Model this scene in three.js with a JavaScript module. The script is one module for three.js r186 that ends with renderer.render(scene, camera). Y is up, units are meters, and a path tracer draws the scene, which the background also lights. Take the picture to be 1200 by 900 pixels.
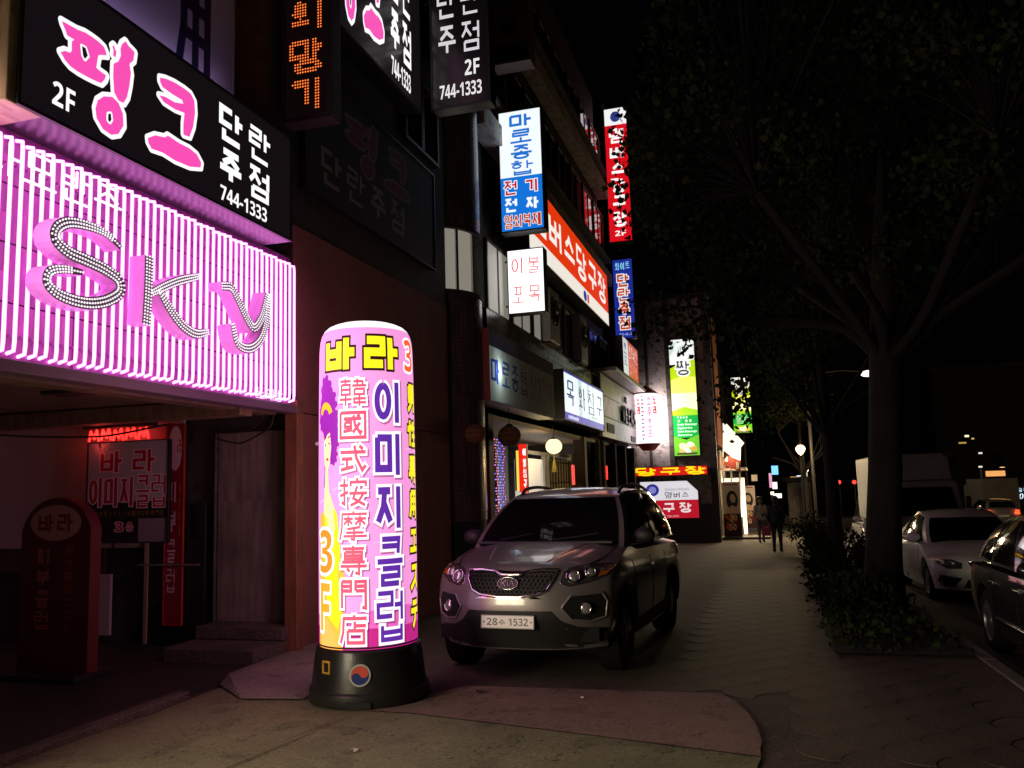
import * as THREE from 'three';
import { RoundedBoxGeometry } from 'three/addons/geometries/RoundedBoxGeometry.js';
import { mergeGeometries, mergeVertices, toCreasedNormals } from 'three/addons/utils/BufferGeometryUtils.js';
import { TessellateModifier } from 'three/addons/modifiers/TessellateModifier.js';
import { MarchingCubes } from 'three/addons/objects/MarchingCubes.js';
import { RectAreaLightUniformsLib } from 'three/addons/lights/RectAreaLightUniformsLib.js';
import { Brush, Evaluator, SUBTRACTION } from 'three-bvh-csg';
import { MeshBVH } from 'three-mesh-bvh';

// ---------------------------------------------------------------- camera, sky, exposure
const scene = new THREE.Scene();
const FOCAL = 980, EYE = 1.75;                         // focal length in pixels of the 1200 x 900 photograph, eye height in metres
const axF = new THREE.Vector3(295, -113, -FOCAL).normalize();      // the street's direction, seen from the camera
const axU = new THREE.Vector3(-230, 7720, -FOCAL);                  // up, seen from the camera
axU.addScaledVector(axF, -axU.dot(axF)).normalize();
const axR = new THREE.Vector3().crossVectors(axF, axU);
const camera = new THREE.PerspectiveCamera(2 * Math.atan(450 / FOCAL) * 180 / Math.PI, 4 / 3, 0.1, 600);
camera.position.set(0, EYE, 0);
camera.quaternion.setFromRotationMatrix(new THREE.Matrix4().makeBasis(
  new THREE.Vector3(axR.x, axU.x, -axF.x), new THREE.Vector3(axR.y, axU.y, -axF.y), new THREE.Vector3(axR.z, axU.z, -axF.z)));
scene.add(camera);

const renderer = new THREE.WebGLRenderer({ antialias: true });
renderer.toneMapping = THREE.LinearToneMapping;
renderer.toneMappingExposure = 0.92;
renderer.shadowMap.enabled = true;
RectAreaLightUniformsLib.init();

{ // night sky: black, the faintest glow of the town everywhere
  const W = 64, H = 32, d = new Float32Array(W * H * 4);
  for (let i = 0; i < W * H; i++) d.set([0.00035, 0.0003, 0.0003, 1], i * 4);
  const t = new THREE.DataTexture(d, W, H, THREE.RGBAFormat, THREE.FloatType);
  t.mapping = THREE.EquirectangularReflectionMapping; t.magFilter = THREE.LinearFilter; t.needsUpdate = true;
  scene.background = t; scene.environment = t;
}

// ---------------------------------------------------------------- helpers
let seed = 7;
const rnd = (a = 0, b = 1) => { seed = (seed * 1664525 + 1013904223) >>> 0; return a + (b - a) * (seed / 4294967296); };
const V = (x, y, z) => new THREE.Vector3(x, y, z);
const clamp = (x, a = 0, b = 1) => Math.min(b, Math.max(a, x)), mix = (a, b, t) => a + (b - a) * t;
const sstep = (a, b, x) => { const t = clamp((x - a) / (b - a)); return t * t * (3 - 2 * t); };
const SLOPE = 0.022;
const gy = (z) => (z > -6 ? 0 : (z + 6) * SLOPE);      // the street falls away gently
// pixels of the photograph to points on planes of the place
const dirOf = (px, py) => { const d = V(px - 600, 450 - py, -FOCAL); return V(d.dot(axR), d.dot(axU), -d.dot(axF)); };
const onX = (px, py, X) => { const d = dirOf(px, py); return d.multiplyScalar(X / d.x).add(camera.position); };
const onZ = (px, py, Z) => { const d = dirOf(px, py); return d.multiplyScalar(Z / d.z).add(camera.position); };
const onG = (px, py) => { const d = dirOf(px, py); let y = 0, p; for (let i = 0; i < 80; i++) { p = d.clone().multiplyScalar((y - EYE) / d.y).add(camera.position); y = gy(p.z); } return p; };

const taken = new Map();
const numbered = (n) => { const k = taken.get(n) ?? 0; taken.set(n, k + 1); return k ? n + '_' + String(k).padStart(3, '0') : n; };
function tag(o, label, category, group, kind) {
  if (label) o.userData.label = label;
  if (category) o.userData.category = category;
  if (group) o.userData.group = group;
  if (kind) o.userData.kind = kind;
  return o;
}
function thing(name, label, category, pos = [0, 0, 0], turn = 0, group) {
  const o = new THREE.Group(); o.name = numbered(name); o.position.set(...pos); o.rotation.y = turn; scene.add(o);
  return tag(o, label, category, group);
}
function metric(g) {   // texture coordinates in metres, each face laid out along its own two axes
  if (g.userData.metric || !g.attributes.normal) return; g.userData.metric = true;
  const p = g.attributes.position, n = g.attributes.normal, uv = new Float32Array(p.count * 2);
  for (let i = 0; i < p.count; i++) { const x = Math.abs(n.getX(i)), y = Math.abs(n.getY(i)), z = Math.abs(n.getZ(i)); uv[i * 2] = (x >= y && x >= z ? p.getZ(i) : p.getX(i)) / 1.7 + 0.13; uv[i * 2 + 1] = (y > x && y > z ? p.getZ(i) : p.getY(i)) / 1.7; }
  g.setAttribute('uv', new THREE.BufferAttribute(uv, 2));
}
function add(name, geo, m, parent, pos, rot) {
  if (Array.isArray(geo)) geo = mergeGeometries(geo.map((g) => { const h = g.index ? g.toNonIndexed() : g.clone(); for (const k of Object.keys(h.attributes)) if (!['position', 'normal', 'uv'].includes(k)) h.deleteAttribute(k); if (!h.attributes.uv) h.setAttribute('uv', new THREE.BufferAttribute(new Float32Array(h.attributes.position.count * 2), 2)); return h; }));
  if (m.map?.wrapS === THREE.RepeatWrapping || m.bumpMap?.wrapS === THREE.RepeatWrapping) metric(geo);
  const o = new THREE.Mesh(geo, m); o.castShadow = o.receiveShadow = true;
  o.name = parent ? name : numbered(name);
  if (pos) o.position.set(pos.x ?? pos[0], pos.y ?? pos[1], pos.z ?? pos[2]);
  if (rot) o.rotation.set(...rot);
  (parent ?? scene).add(o);
  return o;
}
const structure = (name, geo, m, pos) => tag(add(name, geo, m, null, pos), null, null, null, 'structure');
const box = (w, h, d, x = 0, y = 0, z = 0) => new THREE.BoxGeometry(w, h, d).translate(x, y, z);
const rbox = (w, h, d, r = 0.01, x = 0, y = 0, z = 0) => new RoundedBoxGeometry(w, h, d, 2, Math.min(r, w / 2.01, h / 2.01, d / 2.01)).translate(x, y, z);
const cyl = (r0, r1, h, n = 16, x = 0, y = 0, z = 0) => new THREE.CylinderGeometry(r0, r1, h, n).translate(x, y, z);
const ball = (r, x = 0, y = 0, z = 0, n = 16) => new THREE.SphereGeometry(r, n, Math.max(6, n * 0.7 | 0)).translate(x, y, z);
const bar = (a, b, r, n = 8) => { const A = V(...a), B = V(...b), d = B.clone().sub(A), g = new THREE.CylinderGeometry(r, r, d.length(), n); g.applyQuaternion(new THREE.Quaternion().setFromUnitVectors(V(0, 1, 0), d.clone().normalize())); return g.translate(...A.add(B).multiplyScalar(0.5).toArray()); };
const tube = (pts, r, seg = 24, n = 6, closed = false) => new THREE.TubeGeometry(new THREE.CatmullRomCurve3(pts.map((p) => V(...p)), closed, 'catmullrom', 0.3), seg, r, n, closed);
const poly = (pts, r, n = 6) => { const g = []; for (let i = 1; i < pts.length; i++) g.push(bar(pts[i - 1], pts[i], r, n)); for (const p of pts) g.push(ball(r, ...p, 8)); return g; };
// a sheet through four corners (bottom left, bottom right, top right, top left), uv 0..1
function quad(a, b, c, d, nu = 1, nv = 1) {
  const g = new THREE.PlaneGeometry(1, 1, nu, nv), p = g.attributes.position, q = V();
  for (let i = 0; i < p.count; i++) { const u = p.getX(i) + 0.5, v = p.getY(i) + 0.5; q.copy(a).multiplyScalar((1 - u) * (1 - v)).addScaledVector(b, u * (1 - v)).addScaledVector(c, u * v).addScaledVector(d, (1 - u) * v); p.setXYZ(i, q.x, q.y, q.z); }
  g.computeVertexNormals(); return g;
}
function extrude(pts, depth, bevel = 0) {   // outline in x, y; depth along +z
  const s = new THREE.Shape(pts.map((p) => new THREE.Vector2(...p)));
  return new THREE.ExtrudeGeometry(s, { depth: depth - 2 * bevel, bevelEnabled: bevel > 0, bevelSize: bevel, bevelThickness: bevel, bevelOffset: -bevel, bevelSegments: 1, curveSegments: 8 }).translate(0, 0, bevel);
}

// ---------------------------------------------------------------- textures
const perm = new Uint8Array(512); { const a = [...Array(256).keys()]; for (let i = 255; i > 0; i--) { const j = rnd(0, i + 1) | 0; [a[i], a[j]] = [a[j], a[i]]; } for (let i = 0; i < 512; i++) perm[i] = a[i & 255]; }
const lat = (x, y, p) => perm[(perm[((x % p) + p) % p] + ((y % p) + p) % p) & 511] / 255;
const vnoise = (x, y, p) => { const i = Math.floor(x), j = Math.floor(y), u = x - i, v = y - j, s = u * u * (3 - 2 * u), t = v * v * (3 - 2 * v); return mix(mix(lat(i, j, p), lat(i + 1, j, p), s), mix(lat(i, j + 1, p), lat(i + 1, j + 1, p), s), t); };
const fbm = (x, y, p, o = 4) => { let s = 0, a = 0.5, n = 0; for (let k = 0; k < o; k++) { s += a * vnoise(x, y, p); n += a; x *= 2; y *= 2; p *= 2; a *= 0.5; } return s / n; };
function grain(size, fn, srgb = true, rx = 1, ry = 1) {
  const d = new Uint8Array(size * size * 4);
  for (let y = 0; y < size; y++) for (let x = 0; x < size; x++) { const c = fn(x / size, y / size); d.set([clamp(c[0]) * 255, clamp(c[1]) * 255, clamp(c[2]) * 255, 255], (y * size + x) * 4); }
  const t = new THREE.DataTexture(d, size, size); t.wrapS = t.wrapT = THREE.RepeatWrapping; t.magFilter = THREE.LinearFilter; t.minFilter = THREE.LinearMipmapLinearFilter; t.repeat.set(rx, ry);
  if (srgb) t.colorSpace = THREE.SRGBColorSpace; t.needsUpdate = true; return t;
}
const TX = {
  concrete: grain(512, (u, v) => { const a = fbm(u * 6, v * 6, 6, 5), b = fbm(u * 64 + 3, v * 64, 64, 3), st = sstep(0.62, 0.75, fbm(u * 9 + 5, v * 9 + 2, 9, 4)); const g = 0.86 + 0.22 * (a - 0.5) + 0.3 * (b - 0.5) - 0.22 * st; return [g, g * 0.985, g * 0.96]; }),
  apron: grain(1024, (u, v) => { const a = fbm(u * 6, v * 6, 6, 5), b = fbm(u * 120 + 3, v * 120, 120, 3), st = sstep(0.63, 0.72, fbm(u * 9 + 5, v * 9 + 2, 9, 4)), ck = Math.abs(fbm(u * 5 + 1, v * 5 + 7, 5, 5) - 0.5) < 0.0022 && fbm(u * 3, v * 3 + 2, 3, 2) > 0.5 ? 0.35 : 0, gum = sstep(0.86, 0.88, vnoise(u * 90 + 9, v * 90, 90)) * sstep(0.55, 0.6, vnoise(u * 13, v * 13 + 4, 13)); const g = 0.88 + 0.2 * (a - 0.5) + 0.26 * (b - 0.5) - 0.1 * st - ck - 0.3 * gum; return [g, g * 0.985, g * 0.96]; }),
  rough: grain(512, (u, v) => { const a = fbm(u * 40, v * 40, 40, 4), b = fbm(u * 160 + 7, v * 160, 160, 2); const g = 0.45 * a + 0.55 * b; return [g, g, g]; }, false),
  speck: grain(512, (u, v) => { const b = fbm(u * 200, v * 200, 200, 2), a = fbm(u * 5 + 9, v * 5, 5, 4), sp = b > 0.72 ? 0.35 : 0; const g = 0.66 + 0.5 * (b - 0.5) + 0.34 * (a - 0.5) + sp; return [g, g * 0.98, g * 0.95]; }),
  streak: grain(256, (u, v) => { const a = fbm(u * 40, v * 3, 1e6, 4), b = fbm(u * 6, v * 6, 6, 4); const g = 0.8 + 0.35 * (a - 0.5) + 0.3 * (b - 0.5); return [g, g * 0.98, g * 0.95]; }),
  wash: grain(256, (u, v) => { const a = fbm(u * 5, v * 5, 5, 5), b = fbm(u * 90, v * 90, 90, 2); const g = 0.88 + 0.16 * (a - 0.5) + 0.1 * (b - 0.5); return [g, g, g]; }),
  wear: grain(256, (u, v) => { const a = fbm(u * 8, v * 8, 8, 5); const g = 0.35 + 0.5 * a; return [g, g, g]; }, false),
};
const rep = (t, x, y) => { const c = t.clone(); c.repeat.set(x, y ?? x); c.needsUpdate = true; return c; };
const M = (color, o = {}) => new THREE.MeshStandardMaterial({ color: new THREE.Color().setRGB(...color), roughness: 0.7, ...o });
const MP = (color, o = {}) => new THREE.MeshPhysicalMaterial({ color: new THREE.Color().setRGB(...color), ...o });
const glow = (rgb, k = 1, base = [0.5, 0.5, 0.5]) => new THREE.MeshStandardMaterial({ color: new THREE.Color().setRGB(...base), emissive: new THREE.Color().setRGB(...rgb), emissiveIntensity: k, roughness: 0.5 });
function areaLight(parent, rgb, k, w, h, at, toward) {   // a lit panel's own light, just in front of its face
  const l = new THREE.RectAreaLight(new THREE.Color().setRGB(...rgb), k, w, h);
  l.position.set(at.x ?? at[0], at.y ?? at[1], at.z ?? at[2]); (parent ?? scene).add(l); (parent ?? scene).updateWorldMatrix(true, true);
  const wp = l.getWorldPosition(V()); l.lookAt(wp.add(V(...toward)));   // RectAreaLight shines along its own -z
  l.name = 'panel_light'; return l;
}

// ---------------------------------------------------------------- lettering drawn with strokes (the fonts at hand hold no Korean)
const O_ = (cx, cy, rx, ry) => { const p = []; for (let i = 0; i <= 20; i++) p.push([cx + rx * Math.sin(i * Math.PI / 10), cy - ry * Math.cos(i * Math.PI / 10)]); return p; };
const CJ = {
  'ㄱ': [[[0, 0], [1, 0], [0.94, 1]]], 'ㄴ': [[[0, 0], [0, 1], [1, 1]]], 'ㄷ': [[[1, 0], [0, 0], [0, 1], [1, 1]]], 'ㄹ': [[[0, 0], [1, 0], [1, 0.5], [0, 0.5], [0, 1], [1, 1]]],
  'ㅁ': [[[0, 0], [1, 0], [1, 1], [0, 1], [0, -0.02]]], 'ㅂ': [[[0, 0], [0, 1], [1, 1], [1, 0]], [[0, 0.5], [1, 0.5]]], 'ㅅ': [[[0.5, 0], [0.42, 0.4], [0, 1]], [[0.47, 0.3], [1, 1]]],
  'ㅇ': [O_(0.5, 0.5, 0.5, 0.5)], 'ㅈ': [[[0, 0], [1, 0]], [[0.52, 0], [0.42, 0.5], [0, 1]], [[0.47, 0.4], [1, 1]]], 'ㅊ': [[[0.3, -0.05], [0.7, -0.05]], [[0, 0.26], [1, 0.26]], [[0.52, 0.26], [0.4, 0.6], [0, 1]], [[0.47, 0.5], [1, 1]]],
  'ㅋ': [[[0, 0], [1, 0], [0.94, 1]], [[0, 0.48], [1, 0.48]]], 'ㅌ': [[[1, 0], [0, 0], [0, 1], [1, 1]], [[0, 0.5], [1, 0.5]]], 'ㅍ': [[[0, 0], [1, 0]], [[0, 1], [1, 1]], [[0.28, 0], [0.28, 1]], [[0.72, 0], [0.72, 1]]],
  'ㅎ': [[[0.3, -0.04], [0.7, -0.04]], [[0, 0.24], [1, 0.24]], O_(0.5, 0.72, 0.36, 0.27)],
};
for (const [d, s] of [['ㄲ', 'ㄱ'], ['ㄸ', 'ㄷ'], ['ㅃ', 'ㅂ'], ['ㅆ', 'ㅅ'], ['ㅉ', 'ㅈ']]) CJ[d] = [0, 1].flatMap((k) => CJ[s].map((l) => l.map(([x, y]) => [x * 0.42 + k * 0.58, y])));
const VV = {
  'ㅏ': [[[0.35, 0], [0.35, 1]], [[0.35, 0.46], [1, 0.46]]], 'ㅑ': [[[0.35, 0], [0.35, 1]], [[0.35, 0.32], [1, 0.32]], [[0.35, 0.62], [1, 0.62]]], 'ㅓ': [[[0.75, 0], [0.75, 1]], [[0, 0.46], [0.75, 0.46]]], 'ㅕ': [[[0.75, 0], [0.75, 1]], [[0, 0.32], [0.75, 0.32]], [[0, 0.62], [0.75, 0.62]]],
  'ㅣ': [[[0.6, 0], [0.6, 1]]], 'ㅐ': [[[0.2, 0], [0.2, 1]], [[0.85, 0], [0.85, 1]], [[0.2, 0.48], [0.85, 0.48]]], 'ㅔ': [[[0.5, 0], [0.5, 1]], [[0.95, 0], [0.95, 1]], [[0, 0.48], [0.5, 0.48]]], 'ㅖ': [[[0.5, 0], [0.5, 1]], [[0.95, 0], [0.95, 1]], [[0, 0.34], [0.5, 0.34]], [[0, 0.62], [0.5, 0.62]]],
};
const VH = { 'ㅗ': [[[0, 0.9], [1, 0.9]], [[0.5, 0.15], [0.5, 0.9]]], 'ㅛ': [[[0, 0.9], [1, 0.9]], [[0.32, 0.15], [0.32, 0.9]], [[0.68, 0.15], [0.68, 0.9]]], 'ㅜ': [[[0, 0.2], [1, 0.2]], [[0.5, 0.2], [0.5, 1]]], 'ㅠ': [[[0, 0.2], [1, 0.2]], [[0.32, 0.2], [0.32, 1]], [[0.68, 0.2], [0.68, 1]]], 'ㅡ': [[[0, 0.5], [1, 0.5]]] };
const MIXED = { 'ㅘ': 'ㅗㅏ', 'ㅙ': 'ㅗㅐ', 'ㅚ': 'ㅗㅣ', 'ㅝ': 'ㅜㅓ', 'ㅞ': 'ㅜㅔ', 'ㅟ': 'ㅜㅣ', 'ㅢ': 'ㅡㅣ' };
const LJ = [...'ㄱㄲㄴㄷㄸㄹㅁㅂㅃㅅㅆㅇㅈㅉㅊㅋㅌㅍㅎ'], VJ = [...'ㅏㅐㅑㅒㅓㅔㅕㅖㅗㅘㅙㅚㅛㅜㅝㅞㅟㅠㅡㅢㅣ'], TJ = ['', ...'ㄱㄲㄳㄴㄵㄶㄷㄹㄺㄻㄼㄽㄾㄿㅀㅁㅂㅄㅅㅆㅇㅈㅊㅋㅌㅍㅎ'];
const HAN = {};
for (const [c, s] of Object.entries({
  '韓': '25,2 25,22/5,11 45,11/10,24 42,24 42,58 10,58 10,24/10,41 42,41/3,75 48,75/26,58 26,99/54,12 86,12 86,27/68,2 68,27/50,27 99,27/58,39 91,39 91,58 58,58 58,39/53,73 97,73/75,58 75,99/57,73 57,87 98,87',
  '國': '5,5 95,5 95,95 5,95 5,4/18,27 82,27/23,39 45,39 45,57 23,57 23,39/16,73 50,67/54,14 60,50 78,80 84,70/77,42 52,78/67,13 77,21', '式': '4,28 96,28/57,4 64,50 84,93 96,76/74,6 87,18/10,52 50,52/30,52 30,84/6,91 54,80',
  '按': '3,27 34,27/20,4 20,92 9,85/3,64 34,50/66,2 66,14/43,31 43,16 95,16 95,31/38,55 99,55/66,30 52,72 92,97/86,57 70,84 42,97', '摩': '52,0 52,10/10,10 97,10/12,10 10,60 2,97/18,26 50,26/34,16 34,51/34,28 18,46/34,28 48,44/56,26 94,26/74,16 74,51/74,28 58,46/74,28 92,46/74,55 30,61/26,73 86,73/16,85 97,85/54,58 54,97 42,94',
  '專': '12,11 88,11/50,1 50,54/20,23 80,23 80,46 20,46 20,22/20,35 80,35/10,57 90,57/4,71 96,71/70,57 70,97 57,93/27,78 38,89', '門': '8,5 8,97/8,5 42,5 42,37 8,37/8,21 42,21/58,37 58,5 92,5 92,97 80,94/58,37 92,37/58,21 92,21', '店': '52,0 52,11/10,12 95,12/14,12 12,60 2,97/54,22 54,54/54,37 92,37/29,54 85,54 85,95 29,95 29,54',
  '男': '16,5 84,5 84,46 16,46 16,4/16,25 84,25/50,5 50,46/10,60 86,60 82,93 66,93/46,46 40,74 8,98', '性': '22,2 22,98/8,22 6,46/32,18 38,36/54,8 44,44/42,30 96,30/70,4 70,92/46,60 92,60/38,92 99,92', '用': '20,6 20,60 9,97/20,6 83,6 83,96 72,94/20,35 83,35/20,64 83,64/51,6 51,92',
  'エ': '14,18 86,18/50,18 50,84/4,84 96,84', 'ス': '16,14 80,14 56,58 8,92/52,54 93,93', 'テ': '22,10 78,10/6,38 94,38/52,38 48,70 26,97', '/': '80,0 20,100', '←': '0,50 100,50/40,10 0,50 40,90', '→': '0,50 100,50/60,10 100,50 60,90',
})) HAN[c] = s.split('/').filter(Boolean).map((l) => l.trim().split(' ').map((q) => q.split(',').map((n) => n / 100)));
function strokesOf(ch) {   // polylines of one character in the unit square, y down
  if (HAN[ch]) return HAN[ch];
  const k = ch.codePointAt(0) - 0xac00;
  if (k < 0 || k > 11171) return [];
  const l = LJ[Math.floor(k / 588)], v = VJ[Math.floor(k / 28) % 21], t = TJ[k % 28], out = [];
  const put = (list, x0, x1, y0, y1) => { for (const s of list) out.push(s.map(([x, y]) => [x0 + x * (x1 - x0), y0 + y * (y1 - y0)])); };
  if (VV[v]) { if (t) { put(CJ[l], 0.02, 0.52, 0.0, 0.5); put(VV[v], 0.62, 1.02, -0.02, 0.6); put(CJ[t], 0.16, 0.9, 0.7, 1); } else { put(CJ[l], 0.02, 0.5, 0.1, 0.84); put(VV[v], 0.6, 1.02, 0, 1); } }
  else if (VH[v]) { if (t) { put(CJ[l], 0.17, 0.83, 0, 0.33); put(VH[v], 0, 1, v === 'ㅡ' ? 0.42 : 0.36, v === 'ㅡ' ? 0.58 : 0.6); put(CJ[t], 0.18, 0.82, 0.66, 1); } else { put(CJ[l], 0.14, 0.86, 0.02, 0.46); put(VH[v], 0, 1, 0.52, 1); } }
  else { const [h, r] = MIXED[v]; if (t) { put(CJ[l], 0.06, 0.5, 0, 0.26); put(VH[h], 0, 0.6, 0.3, 0.5); put(VV[r], 0.68, 1, 0, 0.6); put(CJ[t], 0.18, 0.9, 0.7, 1); } else { put(CJ[l], 0.06, 0.5, 0.05, 0.44); put(VH[h], 0, 0.6, 0.5, 0.88); put(VV[r], 0.7, 1.02, 0, 1); } }
  return out;
}
const weight = (ch) => { if (HAN[ch]) return HAN[ch].length > 10 ? 0.72 : HAN[ch].length > 7 ? 0.85 : 1; const k = ch.codePointAt(0) - 0xac00; if (k < 0 || k > 11171) return 1; const l = LJ[Math.floor(k / 588)], v = VJ[Math.floor(k / 28) % 21], t = TJ[k % 28], dense = 'ㄹㅌㅎㅊㅍ'; let s = t ? 0.9 : 1; if (dense.includes(l) && (t || VH[v])) s *= 0.78; else if (dense.includes(l)) s *= 0.95; if (t && (dense + 'ㅂㅁ').includes(t)) s *= 0.88; if (VH[v] && t) s *= 0.92; return s; };
// one character in the box x, y, w, h; layers: [[colour, width as a share of the box], ...] from the back to the front
function glyph(c, ch, x, y, w, h, layers, cap = 'butt', shift = [0, 0]) {
  const st = strokesOf(ch), ws = weight(ch), t0 = layers[layers.length - 1][1]; layers = layers.map((l) => [l[0], l[1] - t0 + t0 * ws, l[2], l[3]]);
  for (const [color, lw, dx = 0, dy = 0] of layers) {
    const px = lw * Math.min(w, h), m = layers[layers.length - 1][1] * Math.min(w, h) / 2;
    c.strokeStyle = c.fillStyle = color; c.lineWidth = px; c.lineCap = cap; c.lineJoin = cap === 'round' ? 'round' : 'miter'; c.miterLimit = 3;
    if (st.length) for (const l of st) { c.beginPath(); l.forEach(([a, b], i) => { const X = x + m + a * (w - 2 * m) + dx * w + shift[0], Y = y + m + b * (h - 2 * m) + dy * h + shift[1]; i ? c.lineTo(X, Y) : c.moveTo(X, Y); }); c.stroke(); }
    else latin(c, ch, x + dx * w, y + dy * h, w, h, color, lw > layers[layers.length - 1][1] + 1e-6 ? px - layers[layers.length - 1][1] * Math.min(w, h) : 0);
  }
}
function latin(c, s, x, y, w, h, color, outline = 0, font = 'bold 100px sans-serif') {   // Latin letters and digits fitted into a box
  c.save(); c.font = font; c.textBaseline = 'alphabetic'; const W = c.measureText(s).width, cap = 72;
  c.translate(x, y + h); c.scale(w / W, h / cap); c.fillStyle = c.strokeStyle = color; c.lineJoin = 'round';
  if (outline) { c.lineWidth = outline / Math.min(w / W, h / cap); c.strokeText(s, 0, 0); }
  c.fillText(s, 0, 0); c.restore();
}
function line(c, s, x, y, w, h, layers, { vertical = false, gap = 0.12, cap = 'butt' } = {}) {
  const a = [...s], n = a.length;
  for (const layer of layers.map((_, i) => [layers[i], layers[layers.length - 1]])) {   // whole line, layer by layer
    const [l, top] = layer, ls = l === top ? [top] : [l, [null, top[1]]];
    a.forEach((ch, i) => { if (ch === ' ') return; const cw = vertical ? w : w / (n + gap * (n - 1)), chh = vertical ? h / (n + gap * (n - 1)) : h;
      const X = vertical ? x : x + i * cw * (1 + gap), Y = vertical ? y + i * chh * (1 + gap) : y;
      if (ls.length === 1) glyph(c, ch, X, Y, cw, chh, ls, cap); else { c.save(); glyphBack(c, ch, X, Y, cw, chh, l, top[1], cap); c.restore(); } });
  }
}
function glyphBack(c, ch, x, y, w, h, l, topW, cap) {   // an outline layer placed as its front layer will be
  const st = strokesOf(ch), s = Math.min(w, h); let [color, lw, dx = 0, dy = 0] = l; lw -= topW * (1 - weight(ch)); topW *= weight(ch); const m = topW * s / 2;
  c.strokeStyle = color; c.lineWidth = lw * s; c.lineCap = cap === 'butt' ? 'square' : cap; c.lineJoin = cap === 'round' ? 'round' : 'miter'; c.miterLimit = 3;
  if (cap === 'butt') { c.lineCap = 'butt'; }
  if (!st.length) return latin(c, ch, x + dx * w, y + dy * h, w, h, color, (lw - topW) * s);
  const e = (lw - topW) * s / 2;   // butt ends grow by as much as the sides
  for (const p of st) { c.beginPath(); const q = p.map(([a, b]) => [x + m + a * (w - 2 * m) + dx * w, y + m + b * (h - 2 * m) + dy * h]); if (cap === 'butt' && q.length < 15) { for (const [i, j] of [[0, 1], [q.length - 1, q.length - 2]]) { const ux = q[i][0] - q[j][0], uy = q[i][1] - q[j][1], d = Math.hypot(ux, uy) || 1; q[i] = [q[i][0] + ux / d * e, q[i][1] + uy / d * e]; } } q.forEach(([X, Y], i) => (i ? c.lineTo(X, Y) : c.moveTo(X, Y))); c.stroke(); }
}
function canvas(w, h, draw) {
  const cv = document.createElement('canvas'); cv.width = w; cv.height = h; const c = cv.getContext('2d'); draw(c, w, h);
  const t = new THREE.CanvasTexture(cv); t.colorSpace = THREE.SRGBColorSpace; t.anisotropy = 8; return t;
}
const fill = (c, color, x, y, w, h) => { c.fillStyle = color; c.fillRect(x, y, w, h); };
const path = (c, color, pts) => { c.fillStyle = color; c.beginPath(); pts.forEach(([x, y], i) => (i ? c.lineTo(x, y) : c.moveTo(x, y))); c.closePath(); c.fill(); };
const lit = (t, k = 1.2, o = {}) => new THREE.MeshStandardMaterial({ map: t, emissiveMap: t, emissive: 0xffffff, emissiveIntensity: k, roughness: 0.3, ...o });
const print = (t, o = {}) => new THREE.MeshStandardMaterial({ map: t, roughness: 0.5, ...o });

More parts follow.
